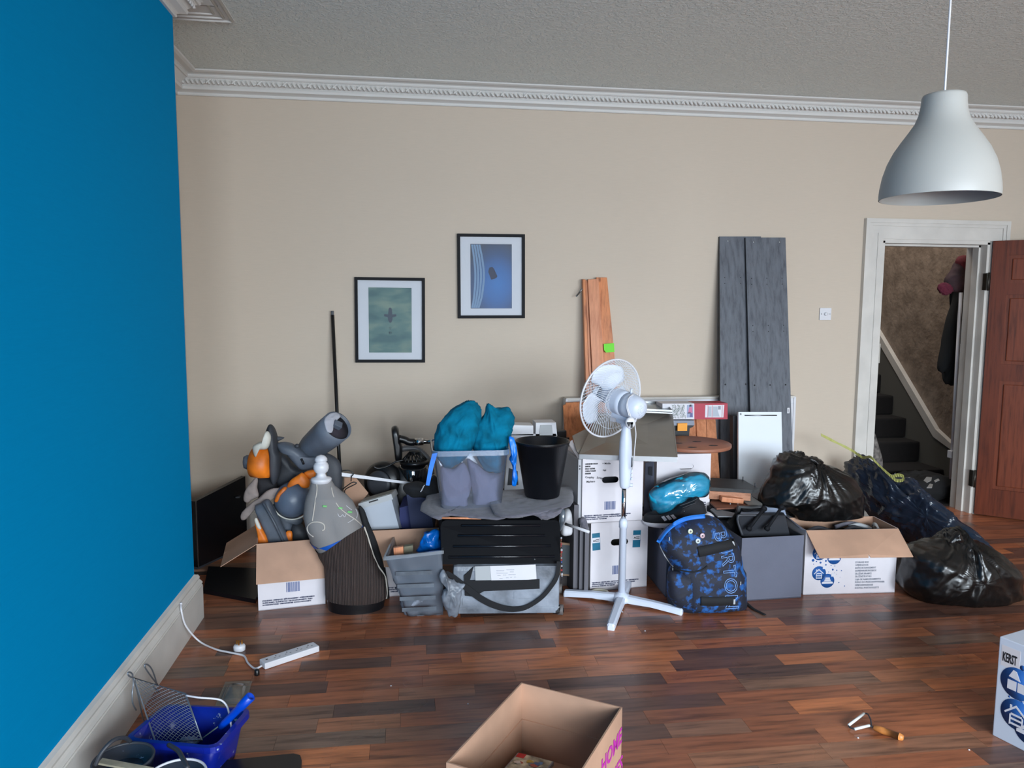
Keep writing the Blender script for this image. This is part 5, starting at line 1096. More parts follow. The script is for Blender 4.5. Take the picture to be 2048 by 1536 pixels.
q = MB(); q.slab(y_([(515, 535), (660, 530), (665, 230), (520, 235)], .001), .0006, (0, 1, 0)); ph = q.build('small_photo', M('photo_blue', (150, 158, 184), .6), t)
for (x, y, w_, h_, c_) in ((600, 350, 50, 70, (190, 110, 140)), (570, 420, 40, 20, (60, 70, 80)), (600, 250, 30, 25, (50, 50, 60)), (620, 470, 35, 50, (96, 92, 140))):
    q = MB(); q.slab(y_([(x - w_, y + h_), (x + w_, y + h_), (x + w_ * .8, y - h_), (x - w_ * .6, y - h_ * .8)], .002), .0005, (0, 1, 0)); q.build('photo_shape', M('ph', c_, .6), ph)
# ---------------- wrapped teal sleeping bag ----------------
q = MB(); so = [(75, 455), (120, 400), (200, 355), (330, 310), (430, 280), (510, 285), (560, 320), (575, 390), (540, 460), (480, 470), (400, 490), (330, 520), (250, 580), (160, 625), (110, 600), (90, 540)]
t = thing('sleeping_bag', 'rolled teal sleeping bag in clear film lying above the black sneaker', 'sleeping bag', P(*K4(320, 640), 3.87))
TEALS = M('teal_nylon', (0, 150, 186), .45, var=(8, .1), bmp=(30, .25)); dp = wr(10, .012, (1, 1, 1.6), seed=6)
q.puff(WP(K4, so, 3.87), .06, .07, e=2.4, disp=dp, rings=18); q.build('rolled_fabric', TEALS, t)
q = MB(); so2 = [((x - 320) * 1.03 + 322, (y - 450) * 1.07 + 448) for x, y in so]; so2 += []
q.puff(WP(K4, so2, 3.87), .068, .078, e=2.4, disp=wr(13, .006, (1, 1, 1.6), seed=8, oct=4), rings=22); q.build('clear_wrapper', clear('wrapper_film', (252, 254, 255), .02, gloss=.08, rough=.08), t)
# ---------------- black sneaker ----------------
t = thing('sneaker', 'black sneaker with three white side stripes on the grey fabric box', 'shoe', P(*K4(300, 720), 3.80))
up_ = [(30, 650), (60, 610), (140, 640), (190, 625), (290, 580), (350, 530), (420, 500), (475, 470), (500, 500), (530, 520), (548, 585), (540, 610), (380, 655), (230, 700), (60, 695)]
q = MB(); q.puff(WP(K4, up_, 3.80), .045, .045, e=3.4, rings=12, disp=wr(22, .003)); sb_ = q.bvh(); q.build('shoe_upper', M('black_suede', (20, 21, 27), .8, bmp=(100, .2)), t)
q = MB(); q.puff(WP(K4, [(22, 670), (60, 692), (220, 702), (375, 655), (545, 598), (600, 615), (600, 635), (450, 655), (330, 690), (215, 722), (70, 712), (30, 695)], 3.80), .05, .05, e=7, rings=8, sm=3); q.build('shoe_sole', WPRINT, t)
for k in range(3):
    x = 188 + k * 38; q = MB(); vs = []
    for a, b in ((x - 12, 638 - k * 6), (x + 12, 630 - k * 6), (x + 40, 664 - k * 8), (x + 16, 674 - k * 8)):
        d0 = ray(*K4(a, b)).normalized(); h_ = sb_.ray_cast(EYE, d0); vs.append((h_[0] if h_[0] else P(*K4(a, b), 3.755)) - d0 * .002)
    q.slab(vs, .001, (0, 1, 0)); q.build('side_stripe', WPRINT, t)
for x, y in ((345, 605), (368, 592), (385, 610)): q = MB(); q.lathe([(.003, 0), (.002, .001)], P(*K4(x, y), 3.755), (0, -1, 0), 8); q.build('eyelet', STEEL, t)
q = MB(); q.tube(smooth([P(*K4(x, y), 3.752) for x, y in ((330, 545), (390, 525), (450, 500), (475, 485))], 4, False), .002, 5); q.tube(smooth([P(*K4(x, y), 3.752) for x, y in ((350, 565), (410, 540), (465, 520))], 4, False), .002, 5); q.build('lace', DGREY, t)

# ---------------- backpack ----------------
Yb = 3.52; bo = [(330, 680), (430, 640), (560, 628), (650, 662), (740, 760), (800, 860), (828, 960), (845, 1050), (868, 1110), (872, 1280), (868, 1400), (800, 1445), (600, 1462), (420, 1455), (300, 1420), (240, 1370), (228, 1240), (238, 1100), (262, 1060), (200, 940), (158, 850), (180, 780), (240, 715)]
t = thing('backpack', 'dark blue camouflage backpack with outlined lettering standing behind the fan foot', 'backpack', V((F(1400, 1230).x, Yb, 0)))
m, nt, b = newmat('blue_camouflage'); v = pos(nt, (1, .5, 1)); f = nz(nt, v, 24, 5, .55); f2 = nz(nt, v, 60, 2)
cc = ramp(nt, f, [(.52, rgb((20, 24, 38))), (.545, rgb((22, 54, 100))), (.63, rgb((22, 88, 158)))]); nt.links.new(mixc(nt, ramp(nt, f2, [(.45, (0, 0, 0, 1)), (.7, (.45, .45, .45, 1))]), cc, rgb((22, 32, 58))), b.inputs['Base Color']); b.inputs['Roughness'].default_value = .75; bump(nt, b, nz(nt, v, 200, 3), .2)
CAMO = m
q = MB(); q.puff(WP(K4, bo, Yb), .105, .10, e=3.2, rings=20, disp=wr(8, .006, seed=3), zmin=.002, sm=4); bb = q.bvh(); q.build('pack_body', CAMO, t)
q = MB(); q.puff(WP(K4, [(240, 1100), (400, 1110), (430, 1150), (440, 1300), (420, 1400), (300, 1380), (245, 1280)], Yb - .07), .045, .05, e=3, disp=wr(10, .004)); q.build('side_pocket', CAMO, t)
q = MB(); q.puff(WP(K4, [(400, 1095), (600, 1080), (790, 1060), (850, 1140), (850, 1380), (780, 1420), (500, 1430), (420, 1380)], Yb - .08), .035, .05, e=4, disp=wr(9, .004)); bb2 = q.bvh(); q.build('lower_pocket', CAMO, t)
allb = MB(); 
def proj(x, y, off=.004):
    d0 = ray(*K4(x, y)).normalized(); hs = [h for h in (bb.ray_cast(EYE, d0), bb2.ray_cast(EYE, d0)) if h[0]]
    pnt = min(hs, key=lambda h: h[3])[0] if hs else P(*K4(x, y), Yb - .08)
    return pnt - d0 * off
def strip(pts, wd, name, mat, th=.004, off=.006, n=6):
    c = smooth([V((x, y, 0)) for x, y in pts], n, False); vs = []
    for i, x in enumerate(c):
        dr = (c[min(i + 1, len(c) - 1)] - c[max(0, i - 1)]).normalized(); nn = V((-dr.y, dr.x, 0)) * wd
        vs += [proj(x.x - nn.x, x.y - nn.y, off), proj(x.x, x.y, off + .002), proj(x.x + nn.x, x.y + nn.y, off)]
    q = MB(); q.add(vs, [(3 * i + k, 3 * i + k + 1, 3 * i + 4 + k, 3 * i + 3 + k) for i in range(len(c) - 1) for k in (0, 1)], 0, True); return q.build(name, mat, t, thick=th)
strip([(485, 930), (560, 915), (680, 885), (790, 855)], 42, 'black_strap', BLKC)
strip([(505, 1338), (600, 1340), (700, 1338), (790, 1335)], 36, 'black_strap', BLKC)
strip([(150, 850), (215, 760), (300, 690), (400, 650), (540, 632)], 16, 'bright_edge', M('bright_blue_edge', (10, 104, 190), .6), .003, .003)
q = MB(); q.tube(smooth([proj(x, y) for x, y in ((165, 850), (170, 890), (205, 960), (240, 1010), (275, 1050))], 4, False), .0025, 6); q.build('piping', LGREY, t)
q = MB(); q.tube(smooth([proj(x, y) for x, y in ((275, 1055), (330, 1080), (440, 1095), (520, 1075), (560, 1045))], 4, False), .004, 6); q.build('zip', BLKC, t)
for x, y in ((775, 860), (782, 1342)):
    q = MB(); c = proj(x, y, .008); q.box(c, (.010, .006, .026), Matrix.Rotation(-.25 if y < 1000 else 0, 3, 'Y'), bev=.002); q.build('strap_buckle', LGREY, t)
for x, y, c_ in ((417, 758, (196, 200, 172)), (517, 794, (190, 160, 168)), (480, 838, (186, 196, 196))):
    q = MB(); c = proj(x, y, .004); q.lathe([(.013, 0), (.0125, .003), (.008, .0045), (.001, .0045)], c, (0, -1, .12), 20); o_ = q.build('pin_badge', M('badge', c_, .3), t); q = MB(); q.lathe([(.005, .0046), (.004, .006)], c, (0, -1, .12), 10); q.build('badge_mark', M('badge_dark', (90, 84, 84), .4), o_)
for x, y in ((430, 1262), (835, 1190), (243, 820), (272, 1068)): q = MB(); q.box(proj(x, y, .005), (.004, .004, .018), bev=.001); q.build('zip_pull', LGREY, t)
# outlined letters reading downwards
OUT = M('letter_outline', (112, 150, 206), .6)
cl = [(660, 740), (672, 800), (700, 880), (728, 960), (742, 1050), (752, 1150), (758, 1250), (762, 1330), (766, 1400)]
tmp = smooth([V((x, y, 0)) for x, y in cl], 10, False); Lc = [0]
for i in range(1, len(tmp)): Lc.append(Lc[-1] + (tmp[i] - tmp[i - 1]).length)
cu = bpy.data.curves.new('t', 'FONT'); cu.body = 'BURTON'; cu.size = 172; cu.fill_mode = 'NONE'; cu.bevel_depth = 2.4; cu.bevel_resolution = 0; cu.resolution_u = 3; cu.space_character = 1.0
ob = bpy.data.objects.new('t', cu); COL.objects.link(ob); me = bpy.data.meshes.new_from_object(ob); xm = max(v_.co.x for v_ in me.vertices); sc = Lc[-1] / xm
vs = []
for v_ in me.vertices:
    s_ = v_.co.x * sc; i = 0
    while i < len(Lc) - 2 and Lc[i + 1] < s_: i += 1
    g_ = (s_ - Lc[i]) / max(1e-6, Lc[i + 1] - Lc[i]); c = tmp[i].lerp(tmp[i + 1], g_); dr = (tmp[i + 1] - tmp[i]).normalized(); nn = V((-dr.y, dr.x, 0))
    h = -(v_.co.y - 60) * .88; x_ = c + nn * h; vs.append(proj(x_.x, x_.y, .003 + .0006 * v_.co.z / 2.4))
q = MB(); q.add(vs, [tuple(f_.vertices) for f_ in me.polygons]); q.build('lettering', OUT, t, fix=False); bpy.data.objects.remove(ob)
q = MB(); q.tube(smooth([F(1490, 1205) + V((0, 0, .004)), F(1505, 1218) + V((0, 0, .004)), F(1520, 1226) + V((0, 0, .004)), F(1530, 1231) + V((0, 0, .004))], 4, False), .010, 6, sx=1); q.v = [V((x.x, x.y, max(.001, .004 + (x.z - .004) * .3))) for x in q.v]; q.build('trailing_strap', BLKC, t)
# ---------------- white storage box with print ----------------
frS = Frame(F(1606, 1190), F(1789, 1185), .353, .24)
t = thing('storage_box', 'open white storage box with round blue pictograms below a brown front flap', 'box', frS.p(.25, .12, 0))
boxwalls(frS, .004, WBOARD, CARD, t); p = frS.p; w, d, h = frS.w, frS.d, frS.h
fa, fb_ = P(1639.5, 1116, 3.49), P(1826.8, 1113.5, 3.47); nk = fa.lerp(fb_, .53)
flap([p(0, -.001, h), p(w, -.001, h), fb_, nk + V((.006, 0, 0)), nk + V((-.002, .008, .014)), nk + V((-.006, 0, 0)), fa], t, CARD, WBOARD, .003, n=(0, .5, -1), name='front_flap')
q = MB(); q.slab([p(w, .01, h), p(w, d, h), p(w + .02, d, h - .14), p(w + .02, .01, h - .14)], .003, (1, 0, 0)); q.build('side_flap', [WBOARD], t)
q = MB(); q.slab([p(0, 0, h), p(0, d, h), p(-.03, d, h + .035), p(-.03, .0, h + .01)], .003, (1, 0, 0)); q.build('side_flap', [FAB], t)
def pic(fr, par, u, z, r, kind, sq=True):
    q = MB(); q.lathe([(r, -.0006), (r, .0008)], fr.p(u, 0, z), -fr.y, 36); o = q.build('round_pictogram', BLUEP, par)
    X = lambda pts, th=.0010: q.slab([fr.p(u + a * r, -.0008, z + b * r) for a, b in pts], th, -fr.y)
    q = MB()
    if kind == 0:   # house with drawers
        X([(-.75, -.05), (-.05, .62), (.65, .0), (.6, -.1), (-.05, .45), (-.7, -.15)]); X([(-.42, -.1), (-.34, -.05), (-.34, -.75), (-.42, -.8)]); X([(.34, -.05), (.42, -.1), (.42, -.8), (.34, -.75)])
        for zz in (-.12, -.42, -.74): X([(-.34, zz), (.34, zz), (.34, zz + .13), (-.34, zz + .13)])
        X([(-.42, .3), (-.3, .3), (-.3, .55), (-.42, .55)])
    elif kind == 1: # bed
        X([(-.8, -.4), (.8, -.4), (.8, -.18), (.55, -.1), (-.55, -.1), (-.8, -.18)]); X([(-.5, -.04), (.5, -.04), (.38, .22), (-.38, .22)]); X([(-.34, .27), (.34, .27), (.3, .48), (-.3, .48)])
    else:           # cupboard and shade
        X([(-.55, -.5), (-.02, -.5), (-.02, .1), (-.55, .1)]); X([(.06, -.5), (.6, -.5), (.6, .1), (.06, .1)]); X([(-.5, .3), (.2, .2), (-.05, .75), (-.25, .8)])
    q.build('pictogram_lines', WPRINT, o)
    if sq: q = MB(); q.span((0, 0, 0), (0, 0, 0)) if 0 else None; q.slab([fr.p(u + a * r, -.0009, z + b * r) for a, b in ((.5, .6), (1.0, .6), (1.0, 1.05), (.5, 1.05))], .001, -fr.y); q.build('pictogram_square', WPRINT, o)
def S4(x, y): # pixel of the enlarged print -> u,z on the box front
    X_, Y_ = 1600 + x / 10.24, 1080 + y / 10.24; dd_ = ray(X_, Y_); pt = EYE + dd_ * ((frS.o - EYE).dot(frS.y) / dd_.dot(frS.y)); rl = pt - frS.o; return rl.dot(frS.x), rl.z
for (x, y, k) in ((400, 270, 0), (700, 355, 1), (388, 680, 0), (560, 835, 1)):
    u, z = S4(x, y); pic(frS, t, u, z, .0385, k, y > 400)
for (x, y, r) in ((268, 415, 28), (338, 437, 13), (420, 463, 20), (530, 427, 20), (278, 495, 9), (530, 507, 15), (636, 520, 10), (712, 532, 10), (670, 605, 20), (752, 620, 12), (848, 627, 11), (586, 655, 8), (794, 870, 12), (912, 942, 11), (702, 670, 5), (748, 700, 5), (820, 762, 5), (468, 424, 5)):
    u, z = S4(x, y); q = MB(); q.lathe([(r * .00027, -.0004), (r * .00027, .0006)], frS.p(u, 0, z), -frS.y, 14); q.build('printed_dot', BLUEP, t)
TL = ['STORAGE BOX', 'OPBERGDOOS', 'BOÎTE DE RANGEMENT', 'AUFBEWAHRUNGSBOX', 'ÚLOŽNÁ KRABICE', 'ÚLOŽNÉ ŠKATULE', 'CAJA DE ALMACENAMIENTO', 'PUDŁO DO PRZECHOWYWANIA', 'OPBEVARINGSKASSE', 'SCATOLA PORTAOGGETTI']
wd_ = [300, 300, 465, 475, 370, 370, 595, 650, 425, 520]
for k, s in enumerate(TL):
    u, z = S4(1130 - k * 1.2, 472 + k * 58.5); o_ = txt(s, .0135, frS.p(u, -.0008, z), frS.x, (0, 0, 1), INKG, t, name='printed_line', bold=.0002, sx=.82)
for k, (u, v_, a, L_, m_) in enumerate([(.32, .10, .3, .14, DGREY), (.38, .14, -.4, .12, LGREY), (.43, .08, .9, .08, BLACK), (.35, .17, 0, .2, GREYC), (.12, .1, .2, .16, DGREY), (.47, .14, 1.2, .1, LGREY)]):
    c = p(u, v_, h - .035); q = MB(); q.tube(smooth([c - V((math.cos(a), math.sin(a), 0)) * L_ / 2, c + V((0, .01, .014)), c + V((math.cos(a), math.sin(a), -.1)) * L_ / 2], 5, False), .012, 8)
    q.build(['dark_cable', 'grey_cable', 'black_cable', 'grey_strap', 'dark_cable', 'grey_cable'][k], m_, cat='cable', label=['dark cable loop lying at the middle of the printed storage box', 'light grey cable near the right back rim of the printed storage box', 'black cable curling at the right front of the printed storage box', 'grey fabric strap along the back rim of the printed storage box', 'dark cable under the black bag inside the printed storage box', 'light grey cable in the right corner of the printed storage box'][k])
q = MB(frS.M); q.span((.006, .006, .004), (w - .006, d - .006, h - .06), bev=.01); q.build('packed_fabric', BLKC, cat='fabric', label='dark packed fabric filling the printed storage box')
# ---------------- bin bags ----------------
def bagmat(name, c, hi, r=.3):
    m, nt, b = newmat(name); v = pos(nt); b.inputs['Base Color'].default_value = rgb(c); b.inputs['Roughness'].default_value = r
    b.inputs['Specular IOR Level'].default_value = .6
    n1 = nt.nodes.new('ShaderNodeTexNoise'); n1.noise_type = 'RIDGED_MULTIFRACTAL'; n1.inputs['Scale'].default_value = 9; n1.inputs['Detail'].default_value = 3; n1.inputs['Distortion'].default_value = 1.1
    nt.links.new(v, n1.inputs['Vector']); bump(nt, b, n1.outputs[0], hi, .008); return m
BAG = bagmat('black_bag_film', (13, 12, 12), .35, .3); BAGB = bagmat('blue_black_bag_film', (30, 38, 52), 1.0, .22)
def bag(name, label, pts, Y, df, db, mat, seed, knot, zmin, amp=.02, kamp=.022, sc=6, st_=(1, 1, 1), tilt=None, e=2.2):
    wp_ = WP(K5, pts, Y)
    if tilt: wp_ = [P(*K5(a, b), tilt(a, b)) for a, b in pts]
    q = MB(); k_ = P(*K5(*knot), Y if not tilt else tilt(*knot)); q.puff(wp_, df, db, e=e, disp=wr(sc, amp, st_, seed=seed, knot=k_, kamp=kamp, oct=4), rings=34, sm=8, zmin=zmin); t_ = thing(name, label, 'bin bag', V((sum(x.x for x in wp_) / len(wp_), wp_[0].y, zmin))); q.build('bag_film', mat, t_); return t_, k_
t1, k1 = bag('bin_bag', 'full black bin bag on top of the boxes in front of the white panel', [(85, 575), (110, 500), (165, 385), (225, 285), (300, 242), (370, 248), (420, 290), (480, 285), (530, 325), (640, 362), (735, 430), (788, 520), (805, 640), (785, 735), (700, 780), (500, 800), (360, 790), (280, 745), (250, 660), (160, 630), (95, 620)], 3.93, .19, .19, BAG, 4, (435, 285), .352, amp=.013, sc=4.5)
q = MB(); q.puff(WP(K5, [(430, 290), (440, 278), (480, 278), (505, 300), (525, 330), (515, 350), (470, 320)], 3.86), .02, .02, disp=wr(20, .008), sm=3); q.build('tied_neck', BAG, t1)
tl_ = lambda a, b: 4.78 - max(0, (a - 700)) / 1100 * .92
t2, k2 = bag('bin_bag', 'long blue-black bin bag with yellow drawstring slumping from the door frame to the floor', [(706, 372), (740, 305), (800, 268), (862, 290), (885, 370), (905, 425), (1000, 418), (1130, 415), (1250, 495), (1360, 600), (1500, 715), (1650, 825), (1780, 955), (1840, 1060), (1760, 1180), (1500, 1180), (1260, 1060), (1150, 940), (1060, 830), (930, 730), (850, 640), (790, 520)], 4.1, .17, .15, BAGB, 9, (840, 285), .003, amp=.030, kamp=.03, sc=9, tilt=tl_)
YEL = M('yellow_tape', (172, 170, 96), .6)
q = MB(); dp_ = smooth([P(*K5(x, y), tl_(x, y) - (.19 if x > 850 else .12)) for x, y in ((518, 108), (620, 160), (740, 220), (800, 262), (830, 275), (880, 272), (940, 330), (1010, 395), (1060, 438), (1110, 440), (1122, 415), (1080, 402), (1040, 412), (1000, 385))], 5, False); vs = []
for i, x in enumerate(dp_): up = V((0, 0, 1)); wd = .0095 + .004 * noise.noise(x * 20); vs += [x - up * wd + V((.002, -.006 * (i % 2), 0)), x + up * wd]
q.add(vs, [(2 * i, 2 * i + 1, 2 * i + 3, 2 * i + 2) for i in range(len(dp_) - 1)]); q.build('drawstring', YEL, t2, thick=.002, label='pale yellow drawstring')
t3, k3 = bag('bin_bag', 'round black bin bag sitting on the floor, rightmost of the bags', [(1160, 960), (1250, 930), (1370, 895), (1450, 880), (1495, 830), (1530, 822), (1575, 890), (1700, 915), (1840, 1000), (1920, 1100), (1938, 1250), (1905, 1345), (1780, 1398), (1600, 1408), (1400, 1372), (1250, 1322), (1150, 1262), (1118, 1180), (1140, 1060)], 3.52, .20, .20, BAG, 14, (1510, 850), .002, amp=.015, kamp=.028, sc=4.5)
q = MB(); q.puff(WP(K5, [(1460, 900), (1480, 850), (1510, 820), (1535, 825), (1560, 870), (1545, 910), (1500, 900)], 3.38), .02, .02, disp=wr(18, .01), sm=3); q.build('tied_neck', BAG, t3)
# ---------------- standing fan ----------------
B0 = F(1243, 1206); Ctr = P(1222, 797, 3.74); ax = V((-.465, .87, .16)).normalized()
t = thing('standing_fan', 'white pedestal fan with wire grille and crossed feet seen from behind', 'fan', B0)
FW_ = M('fan_white', (206, 213, 228), .38); WG = M('fan_wire', (214, 218, 226), .4)
q = MB(); q.lathe([(.046, .012), (.046, .03), (.04, .045), (.024, .052), (.02, .06)], B0, (0, 0, 1), 32); q.build('base_hub', FW_, t)
for (px, py) in ((1128, 1191), (1365, 1229), (1221, 1261), (None, None)):
    if px: e_ = F(px, py)
    else: e_ = B0 + (B0 - F(1221, 1261)) * .98
    dr = (e_ - B0); dr.z = 0; L_ = dr.length; dr.normalize(); sd = V((-dr.y, dr.x, 0)); q = MB(); ring = []
    for s_, hw, zt_, zb2 in ((.03, .023, .046, .012), (L_ * .5, .021, .042, .014), (L_ - .03, .020, .034, .004), (L_ - .006, .018, .032, .0), (L_, .013, .024, .0)):
        c = B0 + dr * s_; ring += [c - sd * hw + V((0, 0, zb2)), c + sd * hw + V((0, 0, zb2)), c + sd * hw + V((0, 0, zt_ - .007)), c + sd * hw * .6 + V((0, 0, zt_)), c - sd * hw * .6 + V((0, 0, zt_)), c - sd * hw + V((0, 0, zt_ - .007))]
    q.add(ring, [(i * 6 + k, i * 6 + (k + 1) % 6, (i + 1) * 6 + (k + 1) % 6, (i + 1) * 6 + k) for i in range(4) for k in range(6)] + [tuple(range(6)), tuple(24 + k for k in range(6))]); q.build('foot', FW_, t)
zc_ = P(1243, 1048, B0.y).z; zd_ = P(1243, 976, B0.y).z; top = P(1243, 846, B0.y)
q = MB(); q.lathe([(.019, .05), (.0185, zc_ - .02), (.022, zc_ - .018), (.022, zc_ + .012), (.014, zc_ + .03)], B0, (0, 0, 1), 28); q.build('lower_pole', FW_, t)
q = MB(); q.lathe([(.0115, zc_), (.0115, zd_ + .02)], B0, (0, 0, 1), 24); q.build('chrome_pole', CHROME, t)
tz = top.z; x0 = B0.x
secs = [(zd_, .021, .018), (zd_ + .01, .026, .022), (zd_ + .06, .030, .026), (zd_ + .18, .033, .03), (zd_ + .24, .031, .028), (tz - .03, .022, .022), (tz, .020, .02)]
q = MB(); q.grid(lambda u, v: V((x0 + .002 + math.cos(2 * PI * u) * S(v)[1], B0.y + math.sin(2 * PI * u) * S(v)[2], S(v)[0])), 28, 20, cu=True) if False else None
def Sx(v):
    f_ = v * (len(secs) - 1); i = min(int(f_), len(secs) - 2); g_ = f_ - i; return [secs[i][k] * (1 - g_) + secs[i + 1][k] * g_ for k in range(3)]
q.grid(lambda u, v: V((x0 + .004 + math.cos(2 * PI * u) * Sx(v)[1], B0.y + math.sin(2 * PI * u) * Sx(v)[2], Sx(v)[0])), 28, 22, cu=True); q.build('control_column', FW_, t)
q = MB(); q.box((x0 + .033, B0.y - .012, zd_ + .135), (.006, .02, .05), bev=.002); q.build('control_panel', DGREY, t)
for k in range(3): q = MB(); q.box((x0 + .034, B0.y - .012, zd_ + .05 + k * .02), (.008, .018, .012), bev=.003); q.build('control_button', FW_, t)
q = MB(); q.lathe([(.009, 0), (.009, .018)], (x0 + .026, B0.y, zd_ + .014), (1, -.2, 0), 14); q.build('height_knob', FW_, t)
mc = Ctr - ax * .02
q = MB(); q.lathe([(.058, 0), (.064, -.02), (.066, -.07), (.066, -.098)], mc, ax, 40); q.build('motor_front', FW_, t)
q = MB(); q.lathe([(.0635, -.098), (.064, -.13), (.06, -.165), (.05, -.19), (.036, -.203), (.02, -.208), (.001, -.209)], mc, ax, 40); mh = q.build('motor_housing', FW_, t)
u_ = ax.cross(V((0, 0, 1))).normalized(); v_ = u_.cross(ax)
for k in range(22):
    a = 2 * PI * k / 22; q = MB(); q.tube([mc - ax * .2065 + (u_ * math.cos(a) + v_ * math.sin(a)) * .020, mc - ax * .2005 + (u_ * math.cos(a) + v_ * math.sin(a)) * .030 - ax * .003], .0016, 5); q.build('vent_slot', DGREY, mh)
q = MB(); q.lathe([(.015, 0), (.014, .001), (.006, .0015)], mc - ax * .2085, -ax, 20); q.build('vent_centre', FW_, mh)
q = MB(); q.tube([mc - ax * .115 + v_ * .058, mc - ax * .115 + v_ * .088], .006, 10); q.build('swing_knob', FW_, t)
neck = mc - ax * .09 - v_ * .068; 
q = MB(); R3 = Matrix((u_, ax, v_)).transposed(); q.box(neck, (.07, .12, .028), R3, bev=.01); q.box(neck + V((0, 0, -.02)), (.052, .07, .03), R3, bev=.012); q.tube([V((x0, B0.y, tz - .02)), neck + V((0, 0, -.02))], .021, 16); q.build('neck_joint', FW_, t)
hub = Ctr + ax * .035; q = MB(); q.lathe([(.03, -.03), (.034, -.02), (.034, .03), (.02, .04)], hub, ax, 28); q.build('blade_hub', FW_, t)
RB = .172
for b_ in range(3):
    a0 = 2 * PI * b_ / 3 + 1.62; q = MB(); n1, n2 = 12, 10
    def bl(i, j):
        s_ = i / (n1 - 1); r = .03 + (RB - .03) * s_; wd = .30 + .62 * math.sin(min(1, s_ * 1.35) * PI * .5) - .42 * max(0, s_ - .72) / .28 * (1)
        a = a0 + (j / (n2 - 1) - .5) * wd * 1.85; return hub + (u_ * math.cos(a) + v_ * math.sin(a)) * r + ax * ((j / (n2 - 1) - .5) * .05 * (1 - .3 * s_))
    q.grid(lambda u, v: bl(round(u * (n1 - 1)), round(v * (n2 - 1))), n1, n2); q.build('fan_blade', M('blade_white', (226, 232, 244), .4), t, thick=.002, fix=False)
RR = .206
q = MB(); q.tube([Ctr + (u_ * math.cos(a) + v_ * math.sin(a)) * RR for a in [2 * PI * k / 80 for k in range(80)]], .0052, 8, closed=True); q.build('grille_rim', WHITE, t)
def cage(sgn, tw, nw, h_, r0):
    q = MB()
    for k in range(nw):
        a = 2 * PI * k / nw; pts = []
        for i in range(7):
            s_ = i / 6; r = r0 + (RR - r0) * s_; th = a + tw * s_; z = sgn * h_ * math.cos(s_ * PI / 2) ** .7; pts.append(Ctr + (u_ * math.cos(th) + v_ * math.sin(th)) * r + ax * z)
        q.tube(pts, .0013, 4, cap=False)
    for r in (.085, .15):
        s_ = (r - r0) / (RR - r0); z = sgn * h_ * math.cos(s_ * PI / 2) ** .7; q.tube([Ctr + (u_ * math.cos(a) + v_ * math.sin(a)) * r + ax * z for a in [2 * PI * k / 60 for k in range(60)]], .0013, 4, closed=True)
    return q
cage(-1, .9, 66, .055, .06).build('rear_grille', WG, t, kind='stuff'); cage(1, -.9, 66, .095, .04).build('front_grille', WG, t, kind='stuff')
q = MB(); q.lathe([(.045, 0), (.044, .005), (.001, .007)], Ctr + ax * .093, ax, 30); q.build('grille_badge', FW_, t)
# wrapped cable and plug
def fp(x, y, Y=3.50): return P(*K3(x, y), Y)
q = MB(); q.tube(smooth([fp(440, 232, 3.60), fp(420, 240, 3.57), fp(405, 262, 3.55), fp(404, 300, 3.54), fp(418, 340, 3.54), fp(424, 362, 3.54)], 5, False), .003, 6); q.tube(smooth([fp(432, 228, 3.60), fp(410, 250, 3.56), fp(398, 290, 3.545), fp(412, 345, 3.54)], 5, False), .003, 6); q.tube(smooth([fp(455, 345, 3.56), fp(442, 380, 3.54), fp(447, 440, 3.54), fp(440, 520, 3.54), fp(436, 580, 3.56), fp(428, 620, 3.58)], 6, False), .0028, 6); q.build('power_cable', WHITE, t)
c = fp(417, 385, 3.535); q = MB(); q.puff([c + V((a, 0, b)) for a, b in ((-.024, .0), (-.022, .02), (-.006, .034), (.012, .032), (.024, .018), (.02, -.01), (.006, -.024), (-.014, -.018))], .012, .012, e=6, rings=5, sm=3); q.build('plug_body', WHITE, t)
q = MB()
for a, b, w_, h2 in ((-.004, .006, .03, .012), (.004, -.004, .01, .026), (-.010, -.004, .008, .012)): q.box(c + V((a, -.0135, b)), (w_, .004, h2))
q.build('plug_pins', INKB, t)
# masking tape roll
c = F(1203, 1198); c.y += .04; q = MB(); q.lathe([(.036, 0), (.048, 0), (.048, .024), (.036, .024), (.036, 0)], c, (0, 0, 1), 40, cap=False); q.build('tape_roll', M('masking_tape', (206, 200, 180), .7), cat='tape', label='roll of cream masking tape on the floor by the left fan foot')
# ---------------- power strip ----------------
Ls, Rs = F(530, 1340), F(650, 1300); fr = Frame(Ls, Rs, .028, .055); fr.w = .25
t = thing('power_strip', 'white four-socket power strip lying on the dark floor', 'power strip', fr.p(.12, .027, 0), rz=0)
q = MB(fr.M); q.box((.125, .027, .0145), (.25, .055, .027), bev=.004); q.build('strip_body', WHITE, t)
for k in range(4):
    for (dx, dy, w_, h2) in ((0, .008, .004, .008), (-.011, -.006, .007, .003), (.011, -.006, .007, .003)):
        q = MB(fr.M); q.box((.065 + .05 * k + dx, .029 + dy, .0281), (w_, h2, .0008)); q.build('socket_slot', DGREY, t)
q = MB(fr.M); q.box((.022, .03, .0285), (.008, .005, .002)); q.build('indicator', INKB, t)
pc = F(479, 1301)
tp = thing('plug', 'white three-pin plug lying pins up beside the power strip', 'plug', pc)
q = MB(); q.lathe([(.022, 0), (.025, .003), (.026, .02), (.022, .027), (.001, .028)], pc, (0, 0, 1), 28, ell=(1, .85)); q.build('plug_body', WHITE, tp)
for dx, dy, h2 in ((-.011, .004, .018), (.011, .004, .018), (0, -.008, .022)): q = MB(); q.box(pc + V((dx, dy, .028 + h2 / 2)), (.006, .004, h2)); q.build('plug_pin', BRASS, tp)
q = MB(); st_pt = PX(362, 1208, -1.018)
